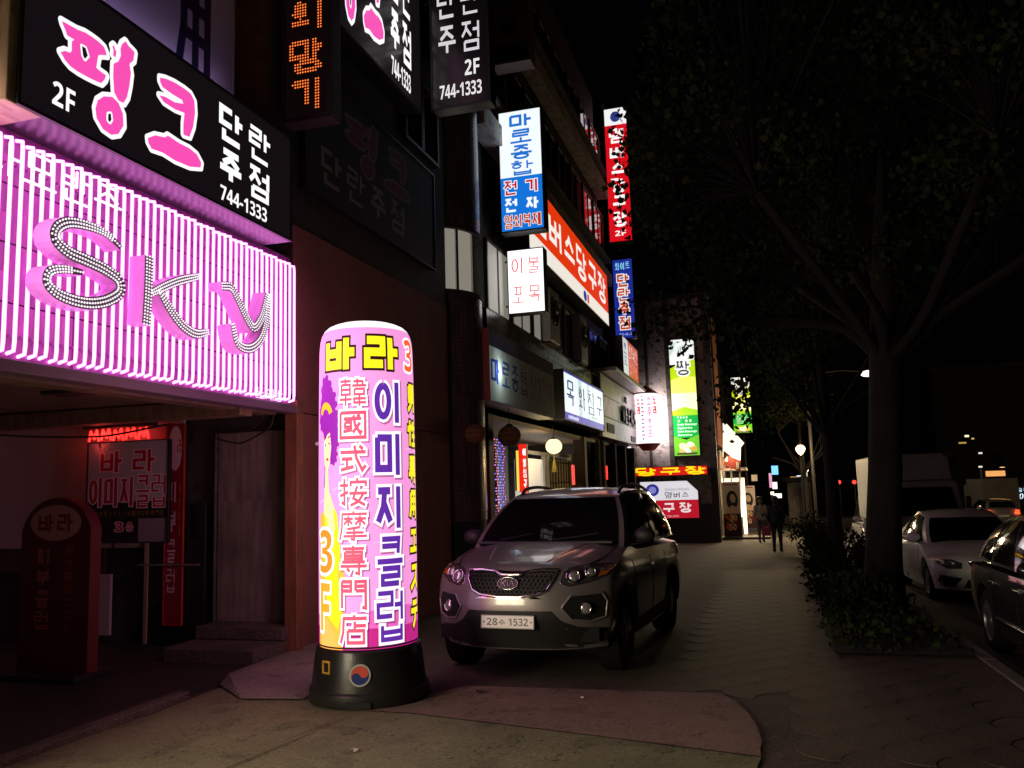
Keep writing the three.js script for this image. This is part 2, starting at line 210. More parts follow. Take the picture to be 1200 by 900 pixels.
// ---------------------------------------------------------------- materials
const mat = {
  sidewalk: M([0.125, 0.1, 0.07], { map: TX.speck, roughness: 0.82, bumpMap: TX.rough, bumpScale: 0.004 }),
  green: M([0.21, 0.222, 0.115], { map: TX.apron, roughness: 0.85, bumpMap: TX.rough, bumpScale: 0.003 }),
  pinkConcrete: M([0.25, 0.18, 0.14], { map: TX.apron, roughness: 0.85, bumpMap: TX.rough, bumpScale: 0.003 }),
  paver: [[0.1, 0.075, 0.052], [0.092, 0.071, 0.051], [0.107, 0.079, 0.054]].map((c) => M(c, { map: rep(TX.speck, 1.4), roughness: 0.72, bumpMap: TX.rough, bumpScale: 0.004 })),
  asphalt: M([0.03, 0.03, 0.031], { map: TX.speck, roughness: 0.75, bumpMap: TX.rough, bumpScale: 0.006 }),
  kerb: M([0.2, 0.19, 0.18], { map: TX.speck, roughness: 0.8 }),
  stone: M([0.18, 0.15, 0.13], { map: TX.speck, roughness: 0.8, bumpMap: TX.rough, bumpScale: 0.006 }),
  floorDark: M([0.06, 0.055, 0.05], { map: TX.speck, roughness: 0.6 }),
  brown: M([0.35, 0.14, 0.105], { map: TX.wash, roughness: 0.88 }),
  brownEdge: M([0.34, 0.14, 0.08], { map: TX.streak, roughness: 0.45 }),
  darkWall: M([0.06, 0.055, 0.055], { map: TX.concrete, roughness: 0.8 }),
  soffit: M([0.3, 0.2, 0.14], { map: TX.streak, roughness: 0.6 }),
  plaster: M([0.5, 0.47, 0.45], { bumpMap: TX.rough, bumpScale: 0.002, roughness: 0.85 }),
  greyDoor: M([0.27, 0.24, 0.22], { map: TX.streak, roughness: 0.6 }),
  tile: M([0.24, 0.2, 0.17], { roughness: 0.25, map: TX.streak }),
  grout: M([0.045, 0.055, 0.05], { map: TX.concrete }),
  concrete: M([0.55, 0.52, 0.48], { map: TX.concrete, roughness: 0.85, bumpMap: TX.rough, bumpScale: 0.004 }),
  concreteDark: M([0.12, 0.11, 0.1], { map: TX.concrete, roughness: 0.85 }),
  frame: M([0.05, 0.05, 0.052], { roughness: 0.45, metalness: 0.6 }),
  alu: M([0.5, 0.5, 0.5], { roughness: 0.4, metalness: 0.8, roughnessMap: TX.wear }),
  blackBox: M([0.012, 0.011, 0.012], { roughness: 0.3 }),
  blackPlastic: M([0.016, 0.0155, 0.015], { roughness: 0.6, roughnessMap: TX.wear, bumpMap: TX.rough, bumpScale: 0.001 }),
  darkGlass: MP([0.012, 0.013, 0.014], { roughness: 0.06, specularIntensity: 1 }),
  cream: M([0.62, 0.52, 0.36], { map: TX.streak, roughness: 0.5 }),
  fascia: M([0.5, 0.44, 0.38], { map: TX.streak, roughness: 0.42, metalness: 0.25 }),
  white: M([0.75, 0.75, 0.72], { roughness: 0.5, map: TX.streak }),
  redPaint: M([0.4, 0.03, 0.02], { roughness: 0.45 }),
  cable: M([0.02, 0.02, 0.02], { roughness: 0.6 }),
  bark: M([0.02, 0.017, 0.014], { map: TX.streak, roughness: 0.95, bumpMap: TX.rough, bumpScale: 0.02 }),
  leaf: [[0.024, 0.04, 0.014], [0.03, 0.046, 0.016], [0.03, 0.04, 0.014]].map((c) => MP(c, { roughness: 1, specularIntensity: 0.1, transmission: 0.15, thickness: 0, side: THREE.DoubleSide })),
  wood: M([0.12, 0.07, 0.04], { map: TX.streak, roughness: 0.6 }),
};

// ---------------------------------------------------------------- ground
function groundSheet(x0, x1, dy, zs = [9, 3, -2, -6, -12, -25, -60, -160, -320]) {
  const pos = [], uv = [], idx = [], nx = 6;
  zs.forEach((z, j) => { for (let i = 0; i <= nx; i++) { const x = mix(x0, x1, i / nx); pos.push(x, gy(z) + dy, z); uv.push(x / 2, z / 2); if (i < nx && j < zs.length - 1) { const a = j * (nx + 1) + i; idx.push(a, a + 1, a + nx + 1, a + 1, a + nx + 2, a + nx + 1); } } });
  const g = new THREE.BufferGeometry(); g.setAttribute('position', new THREE.Float32BufferAttribute(pos, 3)); g.setAttribute('uv', new THREE.Float32BufferAttribute(uv, 2)); g.setIndex(idx); g.computeVertexNormals(); g.userData.metric = true; return g;
}
const KERB = 1.95, WALL = -5.05;
const sidewalk = structure('sidewalk', groundSheet(-60, KERB, 0), mat.sidewalk);
structure('road', groundSheet(KERB + 0.15, 90, -0.13), mat.asphalt);
{ // kerb stones, one by one as far as they can be told apart
  const k = new THREE.Group(); k.name = 'kerb'; scene.add(k); tag(k, null, null, null, 'structure');
  const g = rbox(0.15, 0.32, 0.985, 0.02);
  for (let i = 0; i < 46; i++) { const z = 3 - i; add('kerb_stone', g, mat.kerb, k, [KERB + 0.075, gy(z) - 0.15 + 0.004 * (i % 3), z], [z < -6 ? -SLOPE : 0, 0.004 * ((i * 7) % 5 - 2), 0]); }
  const far = box(0.15, 0.3, 200); add('kerb_run', far, mat.kerb, k, [KERB + 0.075, gy(-143.5) - 0.14, -143.5], [-SLOPE, 0, 0]);
}
function patch(name, outline, dy, m) {   // an area of the pavement, outline as points on the ground
  let g = new THREE.ShapeGeometry(new THREE.Shape(outline.map((p) => new THREE.Vector2(p.x, p.z))));
  g = new TessellateModifier(0.5, 5).modify(g.toNonIndexed());
  const p = g.attributes.position, u = [];
  for (let i = 0; i < p.count; i++) { const x = p.getX(i), z = p.getY(i); p.setXYZ(i, x, gy(z) + dy, z); u.push(x / 2.3, z / 2.3); }
  g.setAttribute('uv', new THREE.Float32BufferAttribute(u, 2)); g.computeVertexNormals(); g.userData.metric = true;
  const o = structure(name, g, m); return o;
}
const curve = [[845, 815], [862, 824], [877, 838], [888, 855], [893, 872], [889, 890]].map((q) => onG(...q));
const g0 = onG(480, 838), g1 = onG(892, 890), p0 = onG(545, 806);
patch('concrete_apron', [V(-4.98, 0, 6), V(-4.98, 0, -7.5), V(-3.3, 0, -7.5), V(-3.2, 0, -6.36), g0, g1, V(-0.3, 0, -4.2), V(-0.6, 0, 6)], 0.013, mat.green);
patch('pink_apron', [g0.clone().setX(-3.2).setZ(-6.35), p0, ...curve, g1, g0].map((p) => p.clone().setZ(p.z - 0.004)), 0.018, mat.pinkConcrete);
{ // fan-shaped pavers beside the car, each stone its own piece; the bulge of each fan points towards the shops
  const R = 0.27, s = new THREE.Shape(), e = 0.001;
  s.absarc(0, 0, R - e, 0, Math.PI, false); s.absarc(-R, -R, R + e, Math.PI / 2, 0, true); s.absarc(R, -R, R + e, Math.PI, Math.PI / 2, true);
  const geo = new THREE.ExtrudeGeometry(s, { depth: 0.004, bevelEnabled: true, bevelSize: 0.0015, bevelThickness: 0.0015, bevelOffset: -0.0015, bevelSegments: 1, curveSegments: 7 });
  geo.rotateX(-Math.PI / 2).rotateY(Math.PI / 2).translate(0, -0.002, 0);
  const inside = (x, z) => { if (z > -4.6 || x > KERB - 0.3) return false; if (z > -7.45) { let edge = -0.2; for (const c of curve) if (Math.abs(c.z - z) < 0.25) edge = Math.max(edge, c.x); return x > edge + 0.3; } return x > -0.95; };
  let n = 0;
  for (let r = 0; r < 60 && n < 300; r++) for (let q = 0; q < 14; q++) {
    const z = -4.7 - r * R, x = 1.7 - q * 2 * R * 1 + (r % 2 ? R : 0);
    if (!inside(x, z)) continue;
    const o = add('paver', geo, mat.paver[(r * 5 + q * 3 + (q * r) % 4) % 3], sidewalk, [x, gy(z) + 0.0007 * ((r * 3 + q) % 3), z], [z < -6 ? -SLOPE : 0, 0, 0]); n++;
  }
}

// ---------------------------------------------------------------- signs
// a box sign: face '+X' runs along the street, '+Z' stands out from the wall and faces down the street; bl, tr: its bottom left and top right corner in the photograph
function boxSign(name, label, facing, bl, tr, plane, depth, body, face, o = {}) {
  const a = facing === 'X' ? onX(...bl, plane) : onZ(...bl, plane), b = facing === 'X' ? onX(...tr, plane) : onZ(...tr, plane);
  if (o.y) { a.y = o.y[0]; b.y = o.y[1]; }
  if (o.u) { if (facing === 'X') { a.z = o.u[0]; b.z = o.u[1]; } else { a.x = o.u[0]; b.x = o.u[1]; } }
  const h = b.y - a.y, w = facing === 'X' ? a.z - b.z : b.x - a.x, cx = (a.x + b.x) / 2, cz = (a.z + b.z) / 2;
  const t = thing(name, label, o.category ?? 'sign', [cx, a.y, cz], facing === 'X' ? Math.PI / 2 : 0, o.group);
  const fr = o.frame ?? 0.025;
  add('cabinet', rbox(w, h, depth, 0.012), body, t, [0, h / 2, -depth / 2]);
  if (fr > 0) { // raised rim round the face
    const rim = [box(w, fr, 0.02, 0, fr / 2, 0.008), box(w, fr, 0.02, 0, h - fr / 2, 0.008), box(fr, h - 2 * fr, 0.02, -w / 2 + fr / 2, h / 2, 0.008), box(fr, h - 2 * fr, 0.02, w / 2 - fr / 2, h / 2, 0.008)];
    add('rim', rim, o.rim ?? body, t);
  }
  if (face) add('lit_face', new THREE.PlaneGeometry(w - 2 * fr, h - 2 * fr), face, t, [0, h / 2, 0.004]).castShadow = false;
  if (o.light) areaLight(t, o.light, (o.k ?? 1.5) * 0.22, w - 2 * fr, h - 2 * fr, [0, h / 2, 0.03], facing === 'X' ? [1, 0, 0] : [0, 0, 1]);
  if (facing === 'Z' && !o.plain) { const reach = Math.max(0.05, a.x - WALL); for (const y of [h * 0.15, h * 0.85]) add('bracket', bar([-w / 2 + 0.02, y, -depth / 2], [-w / 2 - Math.min(reach, 1.4), y, -depth / 2], 0.022), mat.frame, t); }
  return t;
}
const brush = (c, pts, w, col) => { c.strokeStyle = col; c.lineWidth = w; c.lineCap = c.lineJoin = 'round'; for (const l of pts) { c.beginPath(); l.forEach(([x, y], i) => (i ? c.lineTo(x, y) : c.moveTo(x, y))); c.stroke(); } };
// the two brushed pink letters, outlines read off the sign's own plane
const onSign = (k, list) => { const a = onX(18, 121, -4.6), b = onX(341, 162, -4.6); return list.map(([x, y]) => { const p = onX(x / k, y / k, -4.6); return [(a.z - p.z) / (a.z - b.z), (b.y - p.y) / (b.y - a.y)]; }); };
const PINK = [
  onSign(8.1846, [[570, 175], [640, 215], [720, 260], [800, 290], [870, 335], [930, 380], [980, 430], [1000, 480], [1005, 515], [960, 510], [925, 515], [915, 570], [905, 640], [950, 680], [1000, 715], [985, 760], [950, 795], [880, 765], [800, 725], [720, 680], [650, 630], [600, 570], [555, 490], [600, 475], [650, 495], [665, 470], [665, 380], [690, 362], [620, 320], [600, 260], [580, 215]]),
  onSign(3.4286, [[478, 185], [486, 165], [500, 155], [512, 175], [522, 185], [536, 200], [531, 235], [515, 250], [521, 290], [515, 340], [505, 390], [490, 415], [470, 405], [452, 370], [448, 300], [450, 250], [470, 240], [480, 215]]),
  onSign(3.4286, [[445, 178], [452, 172], [456, 190], [462, 198], [458, 225], [448, 215], [450, 196]]),
  onSign(3.4286, [[385, 405], [410, 388], [445, 390], [470, 415], [488, 460], [490, 510], [470, 545], [440, 550], [405, 525], [380, 480], [375, 440]]),
  onSign(3.4286, [[640, 305], [665, 310], [700, 325], [740, 350], [765, 370], [780, 400], [783, 450], [775, 510], [760, 552], [735, 543], [735, 500], [740, 452], [700, 437], [655, 408], [637, 380], [660, 385], [700, 408], [735, 414], [730, 398], [690, 374], [650, 345], [640, 322]]),
  onSign(3.4286, [[590, 560], [620, 548], [660, 556], [672, 548], [690, 560], [720, 580], [760, 600], [790, 625], [808, 660], [805, 680], [760, 677], [700, 652], [650, 620], [605, 605], [592, 580]]),
];
const HOLES = [onSign(8.1846, [[765, 425], [800, 445], [822, 520], [792, 555], [775, 520]]), onSign(3.4286, [[428, 462], [438, 460], [441, 485], [434, 496], [427, 488]])];
function pinkWord(c, x, y, w, h) {
  const draw = (pts, f) => { c.beginPath(); pts.forEach(([u, v], i) => { const X = x + u * w, Y = y + v * h; i ? c.lineTo(X, Y) : c.moveTo(X, Y); }); c.closePath(); f(); };
  c.lineJoin = 'round'; c.strokeStyle = '#fff'; c.lineWidth = h * 0.062; for (const p of PINK) draw(p, () => c.stroke()); c.fillStyle = '#f04db0'; for (const p of PINK) draw(p, () => c.fill()); c.fillStyle = '#181216'; c.lineWidth = h * 0.03; for (const p of HOLES) draw(p, () => { c.stroke(); c.fill(); });
}
const barTex = canvas(1400, 480, (c, w, h) => {
  fill(c, '#120d10', 0, 0, w, h);
  pinkWord(c, 0, 0, w, h);
  latin(c, '2F', 108, 355, 92, 78, '#fff');
  line(c, '단란', 890, 55, 360, 150, [['#fff', 0.19]], { gap: 0.2 }); line(c, '주점', 890, 232, 360, 145, [['#fff', 0.19]], { gap: 0.2 });
  latin(c, '744-1333', 905, 398, 320, 62, '#fff');
});
const barFace = lit(barTex, 1.15, { roughness: 0.18 });

// first club: black box sign over the neon panel, the cream cabinet beside it, the pale board above
boxSign('box_sign', 'black box sign with large pink brushed letters, directly above the pink neon panel', 'X', [18, 121], [341, 162], -4.6, 0.42, mat.blackBox, barFace, { light: [1, 0.55, 0.8], k: 0.12, rim: mat.frame });
{
  const t = boxSign('sign_cabinet', 'cream metal sign cabinet end next to black box sign', 'Z', [-40, 124], [17, -40], -4.06, 0.3, mat.cream, null, { frame: 0, y: [4.38, 5.6], u: [-5.3, -4.6], plain: true });
  for (const x of [-0.22, 0.1, 0.24]) add('seam_strip', box(0.012, 1.22, 0.01), mat.soffit, t, [x, 0.61, 0.003]);
  add('latch', rbox(0.1, 0.06, 0.03, 0.008), mat.frame, t, [0.23, 0.42, 0.012]);
}
{
  const tx = canvas(512, 512, (c, w, h) => { fill(c, '#e8e4f2', 0, 0, w, h); glyph(c, '用', 330, 215, 130, 190, [['#1c2350', 0.15]]); fill(c, '#1c2350', 330, 150, 140, 22); brush(c, [[[60, 180], [140, 250], [210, 150]]], 14, '#b02a3a'); });
  boxSign('sign_board', 'pale unlit board with dark blue character above black box sign', 'X', [100, 130], [256, 100], -4.95, 0.06, mat.white, print(tx), { y: [5.0, 8.2], u: [-4.4, -7.0], frame: 0.02, rim: mat.white });
}
// LED ticker standing out from the wall
{
  const tx = canvas(288, 1008, (c, w, h) => {
    fill(c, '#060304', 0, 0, w, h);
    const q = document.createElement('canvas'); q.width = 16; q.height = 56; const d = q.getContext('2d'); d.fillStyle = '#000'; d.fillRect(0, 0, 16, 56);
    line(d, '월희망기', 1, 1, 14, 54, [['#fff', 0.17]], { vertical: true, gap: 0.1 });
    const px = d.getImageData(0, 0, 16, 56).data;
    for (let j = 0; j < 56; j++) for (let i = 0; i < 16; i++) { const on = px[(j * 16 + i) * 4] > 105; c.fillStyle = on ? '#ff5a14' : '#1c0b07'; c.beginPath(); c.arc(i * 18 + 9, j * 18 + 9, on ? 6.4 : 4, 0, 7); c.fill(); if (on) { c.fillStyle = '#ffd27a'; c.beginPath(); c.arc(i * 18 + 9, j * 18 + 9, 2.8, 0, 7); c.fill(); } }
  });
  boxSign('ticker_sign', 'narrow LED ticker with orange dot letters standing out from wall', 'Z', [331, 146], [388, -60], -7.95, 0.22, M([0.14, 0.1, 0.12], { roughness: 0.4, metalness: 0.5 }), lit(tx, 1.2), { light: [1, 0.25, 0.05], k: 0.15, frame: 0.05 });
}
const sideTex = canvas(420, 640, (c, w, h) => { fill(c, '#0e0b0d', 0, 0, w, h); line(c, '단란', 40, 60, 330, 150, [['#e8e6ea', 0.13]], { gap: 0.2 }); line(c, '주점', 40, 245, 330, 145, [['#e8e6ea', 0.13]], { gap: 0.2 }); latin(c, '2F', 240, 430, 120, 75, '#fff'); latin(c, '744-1333', 50, 535, 320, 66, '#fff'); });
boxSign('box_sign', 'black upper box sign with pink letters, running along wall beside LED ticker', 'X', [384, 15], [494, -22], -4.5, 0.3, mat.blackBox, barFace, { u: [-8.0, -10.95], light: [1, 0.6, 0.8], k: 0.08, rim: mat.frame });
boxSign('box_sign', 'black projecting box sign with white letters and 744-1333, facing down the street', 'Z', [506, 130], [571, -40], -10.95, 0.25, mat.blackBox, lit(sideTex, 0.8, { roughness: 0.2 }), { light: [1, 1, 1], k: 0.1, rim: mat.frame });
{
  const tx = canvas(1024, 512, (c, w, h) => { fill(c, '#0c0a0b', 0, 0, w, h); pinkWord(c, 150, -20, 1100, 340); c.fillStyle = 'rgba(12,10,11,0.55)'; c.fillRect(0, 0, w, h); line(c, '단란주점', 90, 300, 640, 150, [['#8a7f84', 0.16]], { gap: 0.2 }); });
  boxSign('sign_board', 'unlit black board with dim grey letters above brown wall', 'X', [344, 203], [500, 190], -4.98, 0.08, mat.blackBox, print(tx, { roughness: 0.75 }), { u: [-8.45, -12.6], y: [5.35, 7.0] });
}

// second building: signs that stand out from its wall
const shopTex = canvas(300, 900, (c, w, h) => {
  fill(c, '#f2fbff', 0, 0, w, h * 0.555); fill(c, '#1272d8', 0, h * 0.555, w, h * 0.445);
  line(c, '마로종합', 72, 20, 168, 470, [['#1f6fd0', 0.18]], { vertical: true, gap: 0.1 });
  line(c, '전기', 20, 525, 255, 105, [['#fff', 0.27], ['#c0202c', 0.15]], { gap: 0.5 }); line(c, '전자', 20, 655, 255, 105, [['#f4fbff', 0.2]], { gap: 0.5 }); line(c, '열쇠복제', 18, 780, 262, 100, [['#ffe8d8', 0.3], ['#b8301c', 0.16]], { gap: 0.06 });
});
boxSign('vertical_sign', 'tall white and blue lit sign standing out above red and white awning board', 'Z', [587, 274], [634, 124], -16.1, 0.3, mat.frame, lit(shopTex, 1.1), { light: [0.75, 0.9, 1], k: 1.2, frame: 0.03 });
const quiltTex = canvas(360, 640, (c, w, h) => { fill(c, '#fffdf8', 0, 0, w, h); const L = [['#c2183c', 0.09]]; line(c, '이불', 34, 70, 292, 175, L, { gap: 0.25 }); line(c, '포목', 34, 370, 292, 175, L, { gap: 0.25 }); });
boxSign('square_sign', 'white lit sign with crimson letters below tall white and blue sign', 'Z', [596, 369], [637, 289], -16.6, 0.28, mat.frame, lit(quiltTex, 1.5), { light: [1, 0.98, 0.94], k: 1.6, frame: 0.02 });
const poolTex = canvas(1600, 400, (c, w, h) => { fill(c, '#f6efe2', 0, 0, w, h); fill(c, '#e8380c', 0, 0, w, 300); line(c, '멤버스당구장', 50, 45, 1500, 215, [['#fff8f0', 0.16]], { gap: 0.1 }); c.fillStyle = '#2040a0'; c.beginPath(); c.arc(980, 350, 36, 0, 7); c.fill(); c.fillStyle = '#d83018'; c.fillRect(1030, 320, 40, 60); });
boxSign('fascia_sign', 'long red lit board with white letters over a pale strip', 'X', [628, 290], [713, 320], -4.6, 0.35, mat.frame, lit(poolTex, 1.0), { u: [-17.2, -27.2], y: [6.95, 8.72], light: [1, 0.35, 0.15], k: 2, frame: 0.03 });
const redTex = canvas(260, 1500, (c, w, h) => { fill(c, '#d80f1c', 0, 0, w, h); fill(c, '#f4f2f4', 0, 0, w, 190); line(c, '멤버스당구장', 42, 230, 176, 1110, [['#fff', 0.19]], { vertical: true, gap: 0.12 }); latin(c, '2F', 60, 1380, 140, 60, '#fff'); c.fillStyle = '#303a80'; c.beginPath(); c.arc(130, 95, 60, 0, 7); c.fill(); });
boxSign('vertical_sign', 'tall red lit sign with white letters, leaves hanging before it', 'Z', [714, 285], [734, 124], -30.2, 0.28, mat.frame, lit(redTex, 1.1), { light: [1, 0.12, 0.12], k: 0.9, frame: 0.03 });
const blueTex = canvas(280, 1000, (c, w, h) => { fill(c, '#20309c', 0, 0, w, h); line(c, '화이트', 30, 30, 220, 110, [['#8fe0ff', 0.2]]); line(c, '단란주점', 52, 190, 176, 700, [['#fff', 0.34], ['#d0401c', 0.18]], { vertical: true, gap: 0.14 }); latin(c, '745-4810', 50, 935, 180, 34, '#9fb0ff'); });
boxSign('vertical_sign', 'blue lit sign with red letters hanging below tall red sign', 'Z', [721, 398], [741, 302], -30.2, 0.28, mat.frame, lit(blueTex, 0.9), { light: [0.3, 0.35, 1], k: 0.6, frame: 0.03 });
{
  const tx = canvas(300, 700, (c, w, h) => { fill(c, '#5a4a1c', 0, 0, w, h); line(c, '노래방', 70, 60, 160, 480, [['#2c1c10', 0.18]], { vertical: true, gap: 0.15 }); fill(c, '#1a1210', 10, 590, w - 20, 100); latin(c, '3F', 110, 615, 90, 54, '#4a3a24'); });
  boxSign('vertical_sign', 'unlit mustard sign with dark letters standing out high on wall', 'Z', [576, 78], [617, -60], -15.3, 0.4, M([0.16, 0.1, 0.08], { roughness: 0.6 }), print(tx), { frame: 0.04 });
}

// ---------------------------------------------------------------- first building: the club with the neon panel
const ZR = -8.55;                                       // the wall inside the entrance that faces up the street
{
  const b = thing('club_building', 'dark building with brown cladding behind the neon panel and glowing pillar', 'building', [WALL, 0, -9]);
  const at = (name, g, m) => add(name, g.translate(-WALL, 0, 9), m, b);
  at('upper_wall', box(9, 10, 16.2, -9.57, 7.9, -5.2), mat.darkWall);
  at('rear_block', box(8.9, 3.9, 4.7, -9.55, 0.85, -10.94), mat.darkWall);
  at('back_wall', box(0.3, 3.4, 7, -9.7, 1.3, -5), mat.plaster);
  at('side_wall', box(4.4, 2.9, 0.2, -7.3, 1.3, -3.62), mat.plaster);
  at('front_wall', box(0.16, 3.0, 8.4, -5.16, 1.2, 0.72), mat.brown);
  // brown cladding sheets along the pavement, each with its own edges
  const z0 = -8.34, n = 4, w = (13.25 + z0) / n, hs = [2.9, 2.2];
  const g = [rbox(0.04, hs[0] - 0.012, w - 0.012, 0.006), rbox(0.04, hs[1] - 0.012, w - 0.012, 0.006)];
  for (let i = 0; i < n; i++) for (let j = 0; j < 2; j++) add('cladding_sheet', g[j], mat.brown, b, [-0.01 + 0.0015 * ((i * 3 + j) % 3), (j ? 2.68 + hs[1] / 2 : -0.22 + hs[0] / 2), 9 + z0 - (i + 0.5) * w]);
  at('corner_post', rbox(0.16, 3.1, 0.13, 0.012, -5.0, 1.25, -8.27), mat.brownEdge);
  at('soffit', box(4.3, 0.06, 5.9, -7.25, 2.79, -5.5), mat.soffit);
  at('soffit_beam', box(4.3, 0.16, 0.22, -7.25, 2.66, -7.5), mat.soffit);
  at('soffit_beam', box(0.2, 0.12, 4.9, -5.25, 2.7, -5.7), mat.soffit);
  at('vent_grille', box(0.36, 0.03, 0.3, -6.1, 2.745, -6.2), mat.frame);
  at('entrance_floor', box(4.6, 0.12, 6.3, -7.35, -0.01, -5.45), mat.floorDark);
  at('entrance_kerb', rbox(0.12, 0.11, 4.6, 0.02, -5.02, 0.01, -4.2), mat.stone);
  // grey flush panel beside the stairs, its bright edge strip, the white wall and the dark dado
  at('grey_panel', rbox(1.02, 2.35, 0.05, 0.006, -5.62, 1.32, ZR + 0.05), mat.greyDoor);
  at('edge_strip', box(0.02, 2.4, 0.03, -6.16, 1.3, ZR + 0.07), mat.alu);
  at('white_wall', box(3.2, 1.55, 0.04, -8.25, 1.95, ZR + 0.02), mat.plaster);
  at('wall_joint', box(0.015, 1.55, 0.02, -7.62, 1.95, ZR + 0.045), mat.darkWall);
  at('dado', box(1.7, 0.3, 0.05, -8.6, 1.03, ZR + 0.03), mat.wood);
  at('pale_panel', box(1.3, 0.72, 0.04, -8.3, 0.5, ZR + 0.03), mat.plaster);
  // glass door with its push bar
  const door = at('glass_door', rbox(0.86, 1.62, 0.04, 0.006, -6.72, 0.87, ZR + 0.06), mat.darkGlass);
  add('door_stile', box(0.05, 1.62, 0.05, -7.1 - WALL, 0.87, 9 + ZR + 0.07), mat.cream, door);
  add('push_bar', bar([-7.16 - WALL, 0.98, 9 + ZR + 0.16], [-6.3 - WALL, 0.98, 9 + ZR + 0.16], 0.014), mat.alu, door);
  at('floor_band', box(9, 0.22, 0.03, -9.56, 4.62, -8.9), mat.frame);
  // dark windows high on the wall
  for (const [z, y] of [[-11.9, 7.9], [-12.6, 7.9], [-11.9, 9.6], [-12.6, 9.6]]) { const w2 = add('window', box(0.03, 1.2, 0.6), mat.darkGlass, b, [0.0, y, 9 + z]); add('frame', [box(0.05, 0.05, 0.7, 0, 0.62, 0), box(0.05, 0.05, 0.7, 0, -0.62, 0), box(0.05, 1.2, 0.05, 0, 0, 0.32), box(0.05, 1.2, 0.05, 0, 0, -0.32)], mat.frame, w2, [0.02, 0, 0]); }
}
{ // steps and ramp at the foot of the wall
  const s = thing('stone_step', 'worn stone steps at foot of grey panel inside entrance', 'steps', [-5.6, 0.04, -8.05]);
  add('lower_step', rbox(1.1, 0.16, 0.9, 0.02, 0, 0.08, 0), mat.stone, s); add('upper_step', rbox(1.1, 0.14, 0.4, 0.02, 0.02, 0.23, -0.24), mat.stone, s);
  const r = new THREE.BufferGeometry(), A = onG(282, 822), B = onG(360, 832), h = 0.085;
  const pts = [[A.x, 0.014, A.z], [-5.02, 0.006, -7.0], [-5.02, 0.006, -9.6], [-4.25, gy(-9.2) + 0.006, -9.2], [-3.9, 0.012, -6.6], [-4.99, h, -7.1], [-4.99, h, -9.6], [-4.45, h * 0.85, -9.2], [-4.35, 0.05, -7.0]];
  const f = [[0, 4, 8], [0, 8, 5], [0, 5, 1], [4, 3, 7], [4, 7, 8], [8, 7, 6], [8, 6, 5], [3, 2, 6], [3, 6, 7]];
  r.setAttribute('position', new THREE.Float32BufferAttribute(f.flatMap((t) => t.flatMap((i) => pts[i])), 3)); r.setAttribute('uv', new THREE.Float32BufferAttribute(f.flatMap((t) => t.flatMap((i) => [pts[i][0], pts[i][2]])), 2)); r.computeVertexNormals();
  tag(add('concrete_ramp', r, M([0.27, 0.24, 0.21], { map: TX.apron, roughness: 0.9, bumpMap: TX.rough, bumpScale: 0.006 })), 'small cracked concrete ramp between brown wall and glowing pillar', 'ramp');
}
